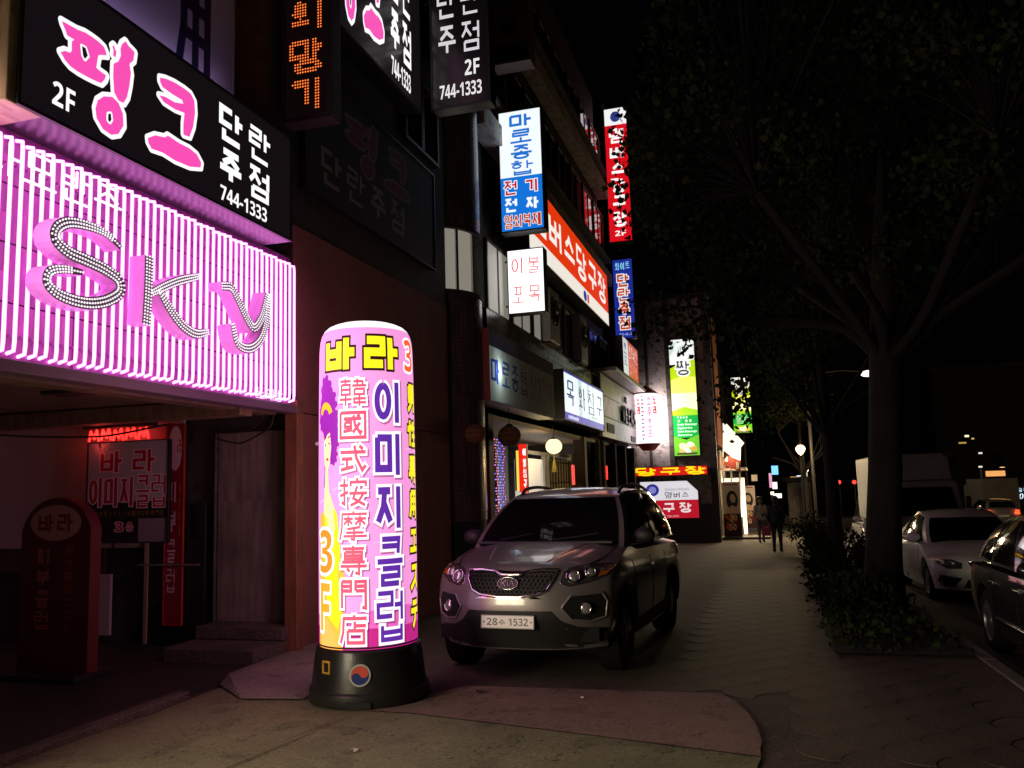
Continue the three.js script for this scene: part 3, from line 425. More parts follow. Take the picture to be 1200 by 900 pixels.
// ---- neon panel
{
  const PX = -4.98, z0 = -3.55, z1 = -8.15, y0 = 2.72, y1 = 4.42;
  const t = thing('neon_sign', 'wide panel of upright pink neon tubes with glittering cursive lettering', 'neon sign', [PX, y0, (z0 + z1) / 2], Math.PI / 2);
  const W = z0 - z1, H = y1 - y0, toU = (z) => (z0 + z1) / 2 - z;   // local x along the street
  const pm = M([0.33, 0.1, 0.3], { map: TX.streak, roughness: 0.5 });
  const rows = 4;
  for (let r = 0; r < rows; r++) for (let q = 0; q < 3; q++) add('backing_panel', rbox(W / 3 - 0.008, H / rows - 0.01, 0.05, 0.005), pm, t, [(q - 1) * W / 3, (r + 0.5) * H / rows, -0.03]);
  add('bottom_trim', rbox(W + 0.04, 0.09, 0.16, 0.01), M([0.16, 0.1, 0.16], { roughness: 0.5 }), t, [0, -0.03, 0.0]);
  const nm = glow([4.2, 1.0, 3.7], 1, [0.6, 0.5, 0.6]), step = 0.0905, r = 0.0138;
  const hook = (h) => { const d = 0.075, c = new THREE.CatmullRomCurve3([V(0, 0, 0.012), V(0, 0, d - 0.02), V(0, 0.02, d), V(0, 0.1, d), V(0, h / 2, d), V(0, h - 0.1, d), V(0, h - 0.02, d), V(0, h, d - 0.02), V(0, h, 0.012)], false, 'catmullrom', 0.1); return new THREE.TubeGeometry(c, 26, r, 7); };
  const tg = hook(H - 0.16);
  for (let i = 0; i < 51; i++) add('neon_tube', tg, nm, t, [toU(z1 + 0.04 + i * step), 0.05 + 0.006 * ((i * 5) % 3), 0]).castShadow = false;
  add('standoffs', Array.from({ length: 102 }, (_, i) => cyl(0.009, 0.012, 0.06, 6).rotateX(Math.PI / 2).translate(toU(z1 + 0.04 + (i % 51) * step) - 0.02, i < 51 ? 0.18 : H - 0.3, 0.03)), pm, t).userData.kind = 'stuff';
  areaLight(t, [1, 0.26, 0.85], 0.5, W, H, [0, H / 2, 0.2], [1, 0, 0]);
  // the three cursive letters: deep channel letters with rows of small bulbs on their dark faces
  const loc = ([a, b], X) => { const p = onX(a / 3.4286, 230 + b / 3.4286, X); return [toU(p.z), p.y - y0]; };
  const ribbon = (pts, w0, w1, d0, d1) => {
    const c = new THREE.CatmullRomCurve3(pts.map(([x, y]) => V(x, y, 0))), n = pts.length * 5, P = c.getSpacedPoints(n), pos = [], push = (...v) => v.forEach((q) => pos.push(q[0], q[1], q[2])), face = [], L = [], Rr = [];
    P.forEach((p, i) => { const tn = c.getTangentAt(i / n), w = mix(w0, w1, Math.abs(i / n * 2 - 1) ** 3); L.push([p.x - tn.y * w, p.y + tn.x * w]); Rr.push([p.x + tn.y * w, p.y - tn.x * w]); });
    const quadTo = (list, a, b, cc, d) => { for (const q of [a, b, cc, a, cc, d]) list.push(...q); };
    for (let i = 0; i < n; i++) { const f = (q, z) => [q[0], q[1], z]; quadTo(pos, f(L[i + 1], d1), f(L[i], d1), f(L[i], d0), f(L[i + 1], d0)); quadTo(pos, f(Rr[i], d1), f(Rr[i + 1], d1), f(Rr[i + 1], d0), f(Rr[i], d0)); quadTo(face, f(L[i], d1), f(Rr[i], d1), f(Rr[i + 1], d1), f(L[i + 1], d1)); quadTo(pos, f(Rr[i], d0), f(L[i], d0), f(L[i + 1], d0), f(Rr[i + 1], d0)); }
    for (const i of [0, n]) { const f = (q, z) => [q[0], q[1], z]; quadTo(pos, f(L[i], d1), f(Rr[i], d1), f(Rr[i], d0), f(L[i], d0)); }
    const mk = (a) => { const g = new THREE.BufferGeometry(); g.setAttribute('position', new THREE.Float32BufferAttribute(a, 3)); g.setAttribute('uv', new THREE.Float32BufferAttribute(new Float32Array(a.length / 3 * 2), 2)); g.computeVertexNormals(); return g; };
    const bulbs = []; for (const o of [-0.62, 0, 0.62]) { const m = Math.round(c.getLength() / 0.027); for (let i = 0; i <= m; i++) { const p = c.getPointAt(i / m), tn = c.getTangentAt(i / m), w = mix(w0, w1, Math.abs(i / m * 2 - 1) ** 3) * o; if (w1 < w0 * 0.6 && Math.abs(i / m * 2 - 1) > 0.93 && o) continue; bulbs.push([p.x - tn.y * w, p.y + tn.x * w]); } }
    return { side: mk(pos), face: mk(face), bulbs };
  };
  const X1 = -4.72, d1 = X1 - PX, d0 = 0.11;
  const letters = [
    [[[[487, 208], [430, 152], [350, 117], [270, 106], [229, 130], [222, 168], [270, 220], [350, 258], [430, 298], [480, 340], [484, 382], [440, 416], [370, 430], [290, 416], [225, 386], [189, 346], [197, 306], [245, 292], [332, 306]], 0.05, 0.022]],
    [[[[600, 242], [596, 380], [588, 515]], 0.05, 0.05], [[[797, 322], [720, 340], [660, 364], [612, 388]], 0.042, 0.03], [[[640, 376], [690, 462], [738, 522], [788, 552], [835, 546]], 0.05, 0.03]],
    [[[[892, 360], [930, 366], [960, 420], [995, 495], [1020, 528], [1052, 486], [1075, 394]], 0.05, 0.04], [[[1077, 394], [1072, 500], [1046, 580], [1000, 612], [955, 590], [934, 514]], 0.05, 0.03]],
  ];
  const sideM = M([0.72, 0.5, 0.68], { roughness: 0.4 }), faceM = M([0.22, 0.16, 0.21], { roughness: 0.4 }), bulbM = glow([1, 0.9, 1], 1.25), bg = new THREE.SphereGeometry(0.0078, 6, 4);
  for (const strokes of letters) {
    const R = strokes.map(([p, a, b]) => ribbon(p.map((q) => loc(q, X1)), a, b, d0, d1));
    const l = add('letter', R.map((q) => q.side), sideM, t);
    add('letter_face', R.map((q) => q.face.translate(0, 0, 0.001)), faceM, l);
    const pts = R.flatMap((q) => q.bulbs), im = new THREE.InstancedMesh(bg, bulbM, pts.length), m4 = new THREE.Matrix4();
    pts.forEach(([x, y], i) => im.setMatrixAt(i, m4.makeTranslation(x, y, d1 + 0.006))); im.name = 'led_bulbs'; im.userData.kind = 'stuff'; l.add(im);
  }
  // the white tube words
  const word = (s, pxl, pxr, top, bot, X, rr) => { const a = onX(...pxl, X), b = onX(...pxr, X), n = [...s].length, cw = (a.z - b.z) / n, yb = onX(pxl[0], bot, X).y, yt = onX(pxl[0], top, X).y;
    const m = glow([1.5, 1.1, 1.5], 1); [...s].forEach((ch, k) => { const g = []; for (const st of strokesOf(ch)) g.push(...poly(st.map(([x, y]) => [toU(a.z) + (k + 0.06 + x * 0.82) * cw, mix(yt, yb, y) - y0, X - PX]), rr, 5)); if (g.length) add('tube_letter', g, m, t).castShadow = false; }); };
  word('사모반주', [-22, 180], [146, 225], 152, 192, -4.86, 0.011);
  word('노래방', [300, 462], [332, 466], 453, 466, -4.88, 0.004);
}
// ---- things inside the entrance
const kr = (t) => print(t, { roughness: 0.35 });
{
  const tx = canvas(800, 1000, (c, w, h) => {
    fill(c, '#b9b2b8', 0, 0, w, 620); fill(c, '#1c0f12', 0, 600, w, 400); fill(c, '#8f8490', 520, 770, 280, 230);
    line(c, '바라', 120, 70, 560, 250, [['#f0d8dc', 0.24], ['#b81830', 0.14]], { gap: 0.4 }); line(c, '이미지클럽', 12, 340, 776, 320, [['#efe0e4', 0.34], ['#b81c34', 0.2]], { gap: 0.04 });
    line(c, '男性專用エステ/韓國式按摩專門店', 30, 690, 740, 55, [['#8a7420', 0.13]]); glyph(c, '3', 285, 805, 90, 90, [['#e8d0d4', 0.3], ['#c02030', 0.12]]); glyph(c, '층', 390, 808, 90, 86, [['#e8d0d4', 0.3], ['#c02030', 0.14]]);
  });
  boxSign('hanging_sign', 'large hanging sign with two red words over dark band, inside entrance', 'Z', [100, 637], [199, 514], -8.2, 0.05, mat.blackBox, kr(tx), { frame: 0.012, plain: true });
}
{
  const tx = canvas(200, 1400, (c, w, h) => { fill(c, '#8c1626', 0, 0, w, h); c.fillStyle = '#cfc4c8'; c.beginPath(); c.ellipse(100, 170, 80, 160, 0, 0, 7); c.fill(); glyph(c, '라', 120, 100, 60, 110, [['#8c1626', 0.14]]); line(c, '피부클럽', 18, 400, 110, 780, [['#d8c2c8', 0.17]], { vertical: true, gap: 0.25 }); line(c, '男性專用', 150, 420, 34, 380, [['#b88a50', 0.12]], { vertical: true }); });
  boxSign('vertical_banner', 'narrow red banner board with pale letters beside grey panel', 'Z', [191, 733], [217, 496], -8.42, 0.03, mat.redPaint, kr(tx), { frame: 0.008, plain: true });
}
{ // standing sign with an oval head
  const base = onG(66, 802), w = 0.86, tx = canvas(400, 900, (c) => { fill(c, '#5a0c12', 0, 0, 400, 900); c.fillStyle = '#b88a84'; c.beginPath(); c.ellipse(200, 120, 150, 95, 0, 0, 7); c.fill(); line(c, '바라', 95, 65, 210, 110, [['#7a1420', 0.16]]); line(c, '피부클럽', 90, 250, 90, 430, [['#b06a5a', 0.15]], { vertical: true, gap: 0.2 }); line(c, '男性專用エステ', 250, 240, 66, 460, [['#8a4a20', 0.12]], { vertical: true }); });
  const t = thing('standing_sign', 'dark red standing sign with oval head inside entrance', 'sign', [base.x, 0.05, base.z]);
  const s = new THREE.Shape(); s.moveTo(-w / 2, 0); s.lineTo(w / 2, 0); s.lineTo(w / 2, 1.38); s.bezierCurveTo(w * 0.36, 1.78, -w * 0.36, 1.78, -w / 2, 1.38); s.lineTo(-w / 2, 0);
  const g = new THREE.ExtrudeGeometry(s, { depth: 0.12, bevelEnabled: true, bevelSize: 0.01, bevelThickness: 0.01, bevelOffset: -0.01, bevelSegments: 1 });
  add('body', g, M([0.1, 0.012, 0.012], { roughness: 0.6 }), t, [0, 0.06, -0.06]); const f = new THREE.ShapeGeometry(s), uv = f.attributes.uv; for (let i = 0; i < uv.count; i++) uv.setXY(i, uv.getX(i) / w + 0.5, uv.getY(i) / 1.68); add('printed_face', f, kr(tx), t, [0, 0.06, 0.078]).scale.set(0.97, 0.985, 1);
  add('foot', rbox(w + 0.06, 0.06, 0.5, 0.015), mat.blackPlastic, t, [0, 0.03, 0]);
  const lamp = thing('red_beacon', 'round dark beacon on a small box over the standing sign', 'beacon', [-7.35, 1.72, ZR + 0.18]); add('box', rbox(0.5, 0.5, 0.2, 0.01, 0, 0, 0), mat.plaster, lamp); add('grille', box(0.22, 0.26, 0.02, -0.08, -0.02, 0.11), mat.blackBox, lamp); add('dome', ball(0.1, 0, 0.34, 0.02), mat.redPaint, lamp);
  const cam = thing('wall_camera', 'small dark security camera next to hanging sign', 'camera', [-7.1, 2.15, ZR + 0.12]); add('body', rbox(0.09, 0.09, 0.2, 0.02), mat.blackBox, cam); add('bracket', bar([0, 0, -0.05], [0.0, 0.08, -0.12], 0.015), mat.frame, cam); add('lens', cyl(0.03, 0.03, 0.03, 12).rotateX(Math.PI / 2), mat.darkGlass, cam, [0, 0, 0.11]);
}
{ // red tube sign on the ceiling behind the hanging sign
  const a = onZ(103, 516, -8.32), b = onZ(176, 502, -8.32), w = b.x - a.x;
  const t = thing('red_neon_strip', 'glowing red neon strip under ceiling above the hanging sign', 'neon sign', [a.x, 2.48, -8.34]);
  add('tray', rbox(w + 0.1, 0.05, 0.12, 0.01, w / 2, 0.16, 0), mat.frame, t);
  const g = []; for (let k = 0; k < 5; k++) g.push(...poly([[0, 0], [0.02, 0.11], [0.07, 0.02], [0.1, 0.12], [0.13, 0.0]].map(([x, y]) => [(k / 5) * w + x * w * 1.2, y + 0.01 * (k % 2), 0]), 0.016, 6));
  add('red_tube', g, glow([2.6, 0.05, 0.04], 1), t).castShadow = false;
  const l = new THREE.PointLight(new THREE.Color(1, 0.06, 0.04), 0.8); l.name = 'red_light'; l.position.set(0.3, -0.06, 0.12); l.castShadow = true; l.shadow.radius = 3; t.add(l);
  const c = thing('loose_cable', 'black cables drooping below ceiling between banner and grey panel', 'cable'); add('strand', tube([[-6.4, 2.6, -8.3], [-5.9, 2.48, -8.25], [-5.5, 2.5, -8.2], [-5.25, 2.66, -8.1]], 0.012), mat.cable, c); add('strand', tube([[-6.3, 2.5, -8.3], [-5.7, 2.35, -8.25], [-5.2, 2.5, -8.1], [-5.15, 2.7, -8.1]], 0.01), mat.cable, c); add('strand', tube([[-9.2, 2.62, -7.62], [-8, 2.5, -7.6], [-7, 2.46, -7.62], [-6.2, 2.56, -7.7]], 0.012), mat.cable, c);
}
{ // violet tube lying on top of the black box sign, washing the pale board above
  const f = thing('wash_lamp', 'violet tube lamp lying on top of black box sign', 'lamp', [-4.78, 5.56, -5.7]); add('tray', rbox(0.12, 0.04, 2.3, 0.01), mat.frame, f); add('lamp_tube', cyl(0.014, 0.014, 2.2, 8).rotateX(Math.PI / 2), glow([1.2, 0.7, 1.8], 1), f, [0, 0.04, 0]).castShadow = false;
  areaLight(f, [0.75, 0.5, 1], 2.2, 2.2, 0.06, [0, 0.07, 0], [-0.25, 0.97, 0]);
}
{ // small floodlight that washes the cream cabinet
  const f = thing('flood_lamp', 'small warm floodlight under the cream sign cabinet', 'lamp', [-4.72, 3.95, -3.45]); add('housing', rbox(0.22, 0.16, 0.14, 0.02), mat.frame, f); add('lamp_glass', box(0.18, 0.12, 0.02, 0, 0.02, -0.08), glow([3, 2.3, 1.3], 1), f).castShadow = false; add('arm', bar([-0.26, -0.02, 0], [0, -0.02, 0], 0.02), mat.frame, f);
  areaLight(f, [1, 0.78, 0.45], 70, 0.18, 0.12, [0, 0.03, -0.11], [0, 0.35, -0.94]);
}
// ---- the lit shop window that lights the foreground, in the same front behind the camera
{
  const t = thing('lit_shop_window', 'warm lit shop window with three panes under an added light-blocking awning, up the street', 'shop window', [-4.97, 0, -1.0], Math.PI / 2), pane = glow([1.3, 1.1, 0.8], 1);
  add('frame', [box(4.1, 0.08, 0.12, 0, 0.44, -0.02), box(4.1, 0.08, 0.12, 0, 2.62, -0.02), ...[-2, -0.68, 0.68, 2].map((x) => box(0.1, 2.2, 0.12, x, 1.53, -0.02))], mat.frame, t);
  for (const x of [-1.34, 0, 1.34]) { add('lit_pane', box(1.24, 2.06, 0.02, x, 1.53, -0.02), pane, t); areaLight(t, [1, 0.86, 0.6], 21, 1.2, 2.0, [x, 1.53, 0.02], [1, 0, 0]); }
  add('added_awning', extrude([[0, 0.62], [0.04, 0.66], [1.34, 0.12], [1.36, -0.16], [1.32, -0.16], [1.3, 0.08]], 4.0).rotateY(-Math.PI / 2).translate(1.9, 2.36, 0.03), M([0.05, 0.03, 0.03]), t);  // awning added out of view to keep window light off the tree crown
}

// ---------------------------------------------------------------- glowing pillar
{
  const base = onG(433, 818), R = 0.425, H = 3.3, bh = 0.45;
  const t = thing('glowing_pillar', 'tall glowing inflated pillar sign in pink with Korean and Chinese lettering', 'pillar sign', [base.x, 0.012, base.z]);
  // print: u runs round the drum; the middle of the canvas faces the camera
  const CW = 2048, CH = 1600;
  const tx = canvas(CW, CH, (c, w, h) => {
    c.fillStyle = '#ea8cd6'; c.fillRect(0, 0, w, h);
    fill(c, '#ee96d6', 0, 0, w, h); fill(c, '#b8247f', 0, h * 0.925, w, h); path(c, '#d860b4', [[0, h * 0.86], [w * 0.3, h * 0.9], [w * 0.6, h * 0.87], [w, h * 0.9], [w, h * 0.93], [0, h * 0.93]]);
    fill(c, '#fffaff', 0, 0, w, 58);
    for (let i = 0; i < 260; i++) { c.fillStyle = 'rgba(255,235,255,0.55)'; c.beginPath(); c.arc(((i * 977) % w), 600 + ((i * 541) % 700), 2 + (i % 4), 0, 7); c.fill(); }
    const px = w / (2 * Math.PI), X = (deg) => w / 2 + deg * Math.PI / 180 * px;   // degrees from the line of sight
    const WX = (d) => X(d + 9);
    // the drawn woman and her yellow dress
    const sh = (col, pts) => path(c, col, pts.map(([d, y]) => [WX(d), y * h]));
    sh('#ffb040', [[-80, 0.6], [-60, 0.58], [-44, 0.68], [-36, 0.78], [-37, 0.88], [-40, 1], [-84, 1]]); sh('#ffe21a', [[-68, 0.6], [-54, 0.56], [-46, 0.6], [-42, 0.7], [-46, 0.78], [-38, 0.86], [-46, 0.93], [-60, 0.9], [-66, 0.8]]);
    sh('#ffb45a', [[-78, 0.92], [-66, 0.9], [-52, 0.94], [-46, 1], [-78, 1]]);
    for (const [d, y, r] of [[-66, 0.24, 100], [-57, 0.27, 84], [-52, 0.32, 70], [-50, 0.37, 62], [-52, 0.42, 54], [-74, 0.3, 80]]) { c.fillStyle = '#8a1fa0'; c.beginPath(); c.ellipse(WX(d), y * h, r * 0.62, r * 0.9, 0, 0, 7); c.fill(); for (let k = 0; k < 9; k++) { c.beginPath(); c.arc(WX(d) + r * 0.6 * Math.cos(k * 0.7), y * h + r * 0.85 * Math.sin(k * 0.7), r * 0.2, 0, 7); c.fill(); } }
    c.strokeStyle = '#8a1fa0'; c.lineWidth = 22; c.beginPath(); c.moveTo(WX(-67), h * 0.4); c.lineTo(WX(-66), h * 0.47); c.lineTo(WX(-68), h * 0.52); c.stroke();
    sh('#ffe0a8', [[-70, 0.36], [-58, 0.34], [-55, 0.4], [-58, 0.45], [-63, 0.475], [-68, 0.45]]); sh('#ffdca0', [[-66, 0.46], [-61, 0.46], [-59, 0.53], [-50, 0.58], [-56, 0.62], [-70, 0.6]]);
    sh('#ffd9a0', [[-62, 0.6], [-52, 0.58], [-49, 0.64], [-56, 0.7], [-62, 0.68]]);
    c.strokeStyle = '#ffb914'; c.lineWidth = 34; c.beginPath(); c.arc(WX(-66), h * 0.31, 62, 3.5, 5.9); c.stroke();
    sh('#8a1fa0', [[-72, 0.35], [-66, 0.3], [-58, 0.31], [-54, 0.35], [-62, 0.36], [-68, 0.38]]);
    c.strokeStyle = '#5a1030'; c.lineWidth = 7; c.beginPath(); c.moveTo(WX(-60), h * 0.385); c.lineTo(WX(-57), h * 0.39); c.moveTo(WX(-61), h * 0.37); c.lineTo(WX(-57), h * 0.365); c.moveTo(WX(-67), h * 0.372); c.lineTo(WX(-64), h * 0.367); c.stroke();
    c.fillStyle = '#fff'; c.beginPath(); c.ellipse(WX(-66), h * 0.392, 15, 11, 0, 0, 7); c.fill(); c.fillStyle = '#402030'; c.beginPath(); c.arc(WX(-65.6), h * 0.392, 8, 0, 7); c.fill(); c.fillStyle = '#d0504a'; c.beginPath(); c.ellipse(WX(-62), h * 0.435, 14, 8, 0.2, 0, 7); c.fill();
    // lettering
    const vert = (s, d0, d1, y0, y1, layers, gap) => line(c, s, X(d0), y0 * h, X(d1) - X(d0), (y1 - y0) * h, layers, { vertical: true, gap });
    line(c, '바라', X(-58), h * 0.055, X(43) - X(-58), h * 0.125, [['#2a1016', 0.34], ['#f7ee22', 0.22]], { gap: 0.16 });
    glyph(c, '3', X(51), h * 0.065, X(76) - X(51), h * 0.1, [['#fff', 0.3], ['#f0602a', 0.12]]);
    vert('韓國式按摩專門店', -35, 1, 0.19, 0.978, [['rgba(60,10,60,0.4)', 0.26, 0.05, 0.05], ['#fffaff', 0.26], ['#e2506e', 0.115]], 0.06);
    vert('이미지클럽', 8, 45, 0.195, 0.972, [['rgba(60,10,60,0.4)', 0.32, 0.04, 0.03], ['#fffaff', 0.3], ['#5a2a9c', 0.17]], 0.08);
    vert('男性專用エステ', 54, 84, 0.2, 0.955, [['#2a1016', 0.3], ['#ffea20', 0.17]], 0.12);
    glyph(c, '3', X(-74), h * 0.645, X(-42) - X(-74), h * 0.125, [['#fff', 0.3], ['#f08a2a', 0.12]]); glyph(c, 'F', X(-76), h * 0.8, X(-46) - X(-76), h * 0.14, [['#fff', 0.3], ['#f0a02a', 0.12]]);
    vert('이미지클럽', 110, 140, 0.225, 0.975, [['#fffaff', 0.3], ['#5a2a9c', 0.17]], 0.08); vert('韓國式按摩專門店', 150, 178, 0.225, 0.975, [['#fffaff', 0.26], ['#e8607c', 0.1]], 0.06);
  });
  const turn = Math.atan2(-base.x, -base.z);            // the middle of the print faces the camera
  const prof = [], dh = H - bh; const y0 = bh - 0.03;
  const P = [[R, y0], [R * 1.0, y0 + 0.02], [R * 1.005, y0 + dh * 0.3], [R * 1.0, y0 + dh * 0.6], [R * 0.985, y0 + dh * 0.85], [R * 0.97, y0 + dh * 0.92], [R * 0.93, y0 + dh * 0.953], [R * 0.83, y0 + dh * 0.976], [R * 0.6, y0 + dh * 0.992], [R * 0.3, y0 + dh * 0.999], [0.001, y0 + dh]];
  for (const p of new THREE.CatmullRomCurve3(P.map(([r, y]) => V(r, y, 0))).getSpacedPoints(64)) prof.push(new THREE.Vector2(Math.max(0.0005, p.x), p.y));
  const g = new THREE.LatheGeometry(prof, 72, Math.PI);   // u = 0.5 at local +z
  const uv = g.attributes.uv, ps = g.attributes.position; for (let i = 0; i < uv.count; i++) uv.setY(i, clamp((ps.getY(i) - y0) / dh));
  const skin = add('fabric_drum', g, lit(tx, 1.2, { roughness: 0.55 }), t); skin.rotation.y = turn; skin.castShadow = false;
  // moulded base
  const bp = [[0.001, 0], [R * 1.2, 0], [R * 1.22, 0.02], [R * 1.2, 0.1], [R * 1.155, 0.115], [R * 1.09, 0.36], [R * 1.07, 0.4], [R * 1.06, 0.43], [R * 1.0, 0.45], [0.001, 0.45]].map(([r, y]) => new THREE.Vector2(r, y));
  add('base', toCreasedNormals(new THREE.LatheGeometry(bp, 64), 0.6), mat.blackPlastic, t);
  add('base_groove', new THREE.TorusGeometry(R * 1.165, 0.006, 6, 64).rotateX(Math.PI / 2), M([0.012, 0.012, 0.012]), t, [0, 0.113, 0]);
  const on = (deg, y, r) => { const a = turn + deg * Math.PI / 180; return [[Math.sin(a) * r, y, Math.cos(a) * r], a]; };
  add('drain_notch', box(0.2, 0.05, 0.03), M([0.006, 0.006, 0.006]), t, on(-10, 0.03, R * 1.2)[0], [0, on(-10, 0, 0)[1], 0]);
  const [bpos, ba] = on(-9, 0.26, R * 1.12);
  const badge = add('round_badge', cyl(0.088, 0.088, 0.012, 40).rotateX(Math.PI / 2), M([0.55, 0.55, 0.55], { metalness: 0.6, roughness: 0.35 }), t, bpos); badge.rotation.set(0, ba, 0); badge.rotateX(-0.12);
  const bt = canvas(256, 256, (c) => { c.translate(128, 128); c.rotate(-0.5); c.fillStyle = '#1c2f7c'; c.beginPath(); c.arc(0, 0, 126, 0, 7); c.fill(); c.fillStyle = '#d8523e'; c.beginPath(); c.arc(0, 0, 126, Math.PI, 0); c.arc(63, 0, 63, 0, Math.PI); c.arc(-63, 0, 63, 0, Math.PI, true); c.fill(); });
  add('badge_print', new THREE.CircleGeometry(0.074, 40), kr(bt), badge, [0, 0, 0.0075]);
  const [ypos, ya] = on(-48, 0.31, R * 1.105); const ring = add('yellow_ring', new THREE.TorusGeometry(0.055, 0.012, 8, 4, Math.PI * 2).rotateZ(Math.PI / 4), M([0.6, 0.32, 0.02], { roughness: 0.5 }), t, ypos); ring.rotation.y = ya; ring.scale.y = 1.15;
  add('hem_cord', new THREE.TorusGeometry(R * 1.012, 0.007, 6, 64).rotateX(Math.PI / 2), mat.cable, t, [0, y0 + 0.045, 0]);
  const [vp, va] = on(-84, 2.18, R * 1.01); add('valve', rbox(0.03, 0.03, 0.05, 0.005), mat.white, t, vp, [0, va, 0]);
  for (const [dg, kk] of [[0, 0.2], [75, 0.35], [-75, 2.4], [180, 3.4]]) { const [p] = on(dg, bh + dh * 0.48, R + 0.03), [q] = on(dg, 0, 1); areaLight(t, [1, 0.5, 0.55], kk, 0.5, dh * 0.9, p, q); }
}

// ---------------------------------------------------------------- second building: tiled corner, shops below, offices above
{
  const b = thing('tiled_building', 'dark tiled building with rounded corner and shop signs on every floor', 'building', [WALL, 0, -22]);
  const P = (x, y, z) => [x - WALL, y, z + 22], CZ = -14.35, CX = -5.72, R = 0.9, zE = -29.6;
  const wall = (name, g, m) => add(name, g.translate(-WALL, 0, 22), m, b);
  wall('main_wall', box(8, 12, 14.9, -9.25, 10.2, -22.1), mat.darkWall);
  wall('end_wall', box(7, 7, 1.1, -9.3, 1.3, -13.9), mat.darkWall);
  // rounded corner: bands of small tiles on a core
  const tileGeo = [], tw = 0.085, th = 0.075, da = tw / R;
  const band = (y0, y1) => { for (let y = y0; y < y1 - 0.01; y += th) { for (let a = 0.1; a < 2.2; a += da) { const g = new THREE.BoxGeometry(tw - 0.009, th - 0.009, 0.014); g.rotateY(a); g.translate(CX + Math.sin(a) * R + 5.05, y + th / 2, CZ + Math.cos(a) * R + 22); tileGeo.push(g); } } };
  const core = (y0, y1) => wall('corner_core', new THREE.CylinderGeometry(R - 0.008, R - 0.008, y1 - y0, 40, 1).translate(CX, (y0 + y1) / 2, CZ), mat.grout);
  for (const [y0, y1] of [[-0.4, 5.25], [6.5, 8.9], [10.1, 12.3]]) { core(y0, y1); band(Math.max(y0, 1.2), y1); }
  add('corner_tiles', tileGeo, mat.tile, b).userData.kind = 'stuff';
  wall('corner_column', new THREE.CylinderGeometry(R * 0.7, R * 0.7, 10, 24).translate(CX - 0.1, 7, CZ), mat.darkWall);
  // a lit frosted window in the gap between the bands
  const fw = add('corner_window', new THREE.CylinderGeometry(R * 0.94, R * 0.94, 1.2, 18, 1, true, 0.42, 0.95), new THREE.MeshStandardMaterial({ color: new THREE.Color().setRGB(0.55, 0.55, 0.5), emissive: new THREE.Color().setRGB(0.24, 0.22, 0.18), roughness: 0.4, side: THREE.DoubleSide }), b, P(CX, 5.875, CZ));
  add('frame', [0.42, 0.9, 1.37].map((q) => box(0.05, 1.22, 0.06).rotateY(q).translate(Math.sin(q) * R * 0.95, 0, Math.cos(q) * R * 0.95)), mat.alu, fw);
  for (const y of [5.27, 6.46]) wall('band_cap', new THREE.CylinderGeometry(R + 0.03, R + 0.03, 0.06, 40).translate(CX, y, CZ), mat.concreteDark);
  areaLight(b, [1, 0.95, 0.82], 0.3, 0.5, 1.1, P(CX + Math.sin(0.9) * (R + 0.02), 5.88, CZ + Math.cos(0.9) * (R + 0.02)), [Math.sin(0.9), 0, Math.cos(0.9)]);
  // parapet bands along the street, with tiles
  const strip = []; for (let z = -15.25; z > zE; z -= 0.2) for (let y = 4.62; y < 5.24; y += 0.155) strip.push(new THREE.BoxGeometry(0.014, 0.143, 0.188).translate(...P(-4.948, y + 0.07, z)));
  wall('parapet', box(0.6, 0.72, 14.4, -5.26, 4.9, -22.4), mat.grout); add('parapet_tiles', strip, mat.tile, b).userData.kind = 'stuff';
  for (const y of [9.1, 12.4]) { wall('floor_ledge', rbox(0.4, 0.45, 14.6, 0.02, -5.0, y, -22.2), mat.concrete); wall('floor_ledge', rbox(0.3, 0.14, 14.6, 0.02, -4.95, y + 0.7, -22.2), mat.concreteDark); }
  // window bays of the upper floors: frame, pane, sill each
  const litM = glow([0.2, 0.19, 0.16], 1, [0.5, 0.5, 0.48]), paneM = mat.darkGlass, fg = [box(0.08, 0.06, 1.5, 0, 0.72, 0), box(0.08, 0.06, 1.5, 0, -0.72, 0), box(0.08, 1.5, 0.06, 0, 0, 0.74), box(0.08, 1.5, 0.06, 0, 0, -0.74), box(0.07, 1.44, 0.05, 0, 0, 0)];
  for (const y of [6.0, 10.7, 13.6]) for (let i = 0; i < 8; i++) { const w = add(y < 7 && i < 3 ? 'lit_window' : 'window', box(0.03, 1.4, 1.46), y < 7 && i < 3 ? litM : paneM, b, P(-5.03, y, -16.2 - i * 1.72)); add('frame', fg, mat.frame, w); add('mullion', box(0.09, 1.5, 0.14), mat.concreteDark, w, [0.01, 0, -0.86]); }
  // ground floor: header, pillars, doors
  wall('shop_header', box(0.5, 0.55, 14.4, -5.3, 4.35, -22.4), mat.concreteDark);
  wall('shop_ceiling', box(2.9, 0.1, 14.4, -6.5, 3.15, -22.4), mat.soffit);
  wall('shop_back', box(0.1, 4.6, 14.4, -8.0, 1.2, -22.4), mat.plaster);
  for (const z of [-15.35, -24.35, -26.6, -29.4]) wall('shop_pillar', rbox(0.34, 4.4, 0.34, 0.02, -5.15, 1.0, z), z < -25 ? mat.concreteDark : mat.wood);
  wall('shop_floor', box(3, 0.3, 14.4, -6.5, -0.28, -22.4), mat.floorDark);
}
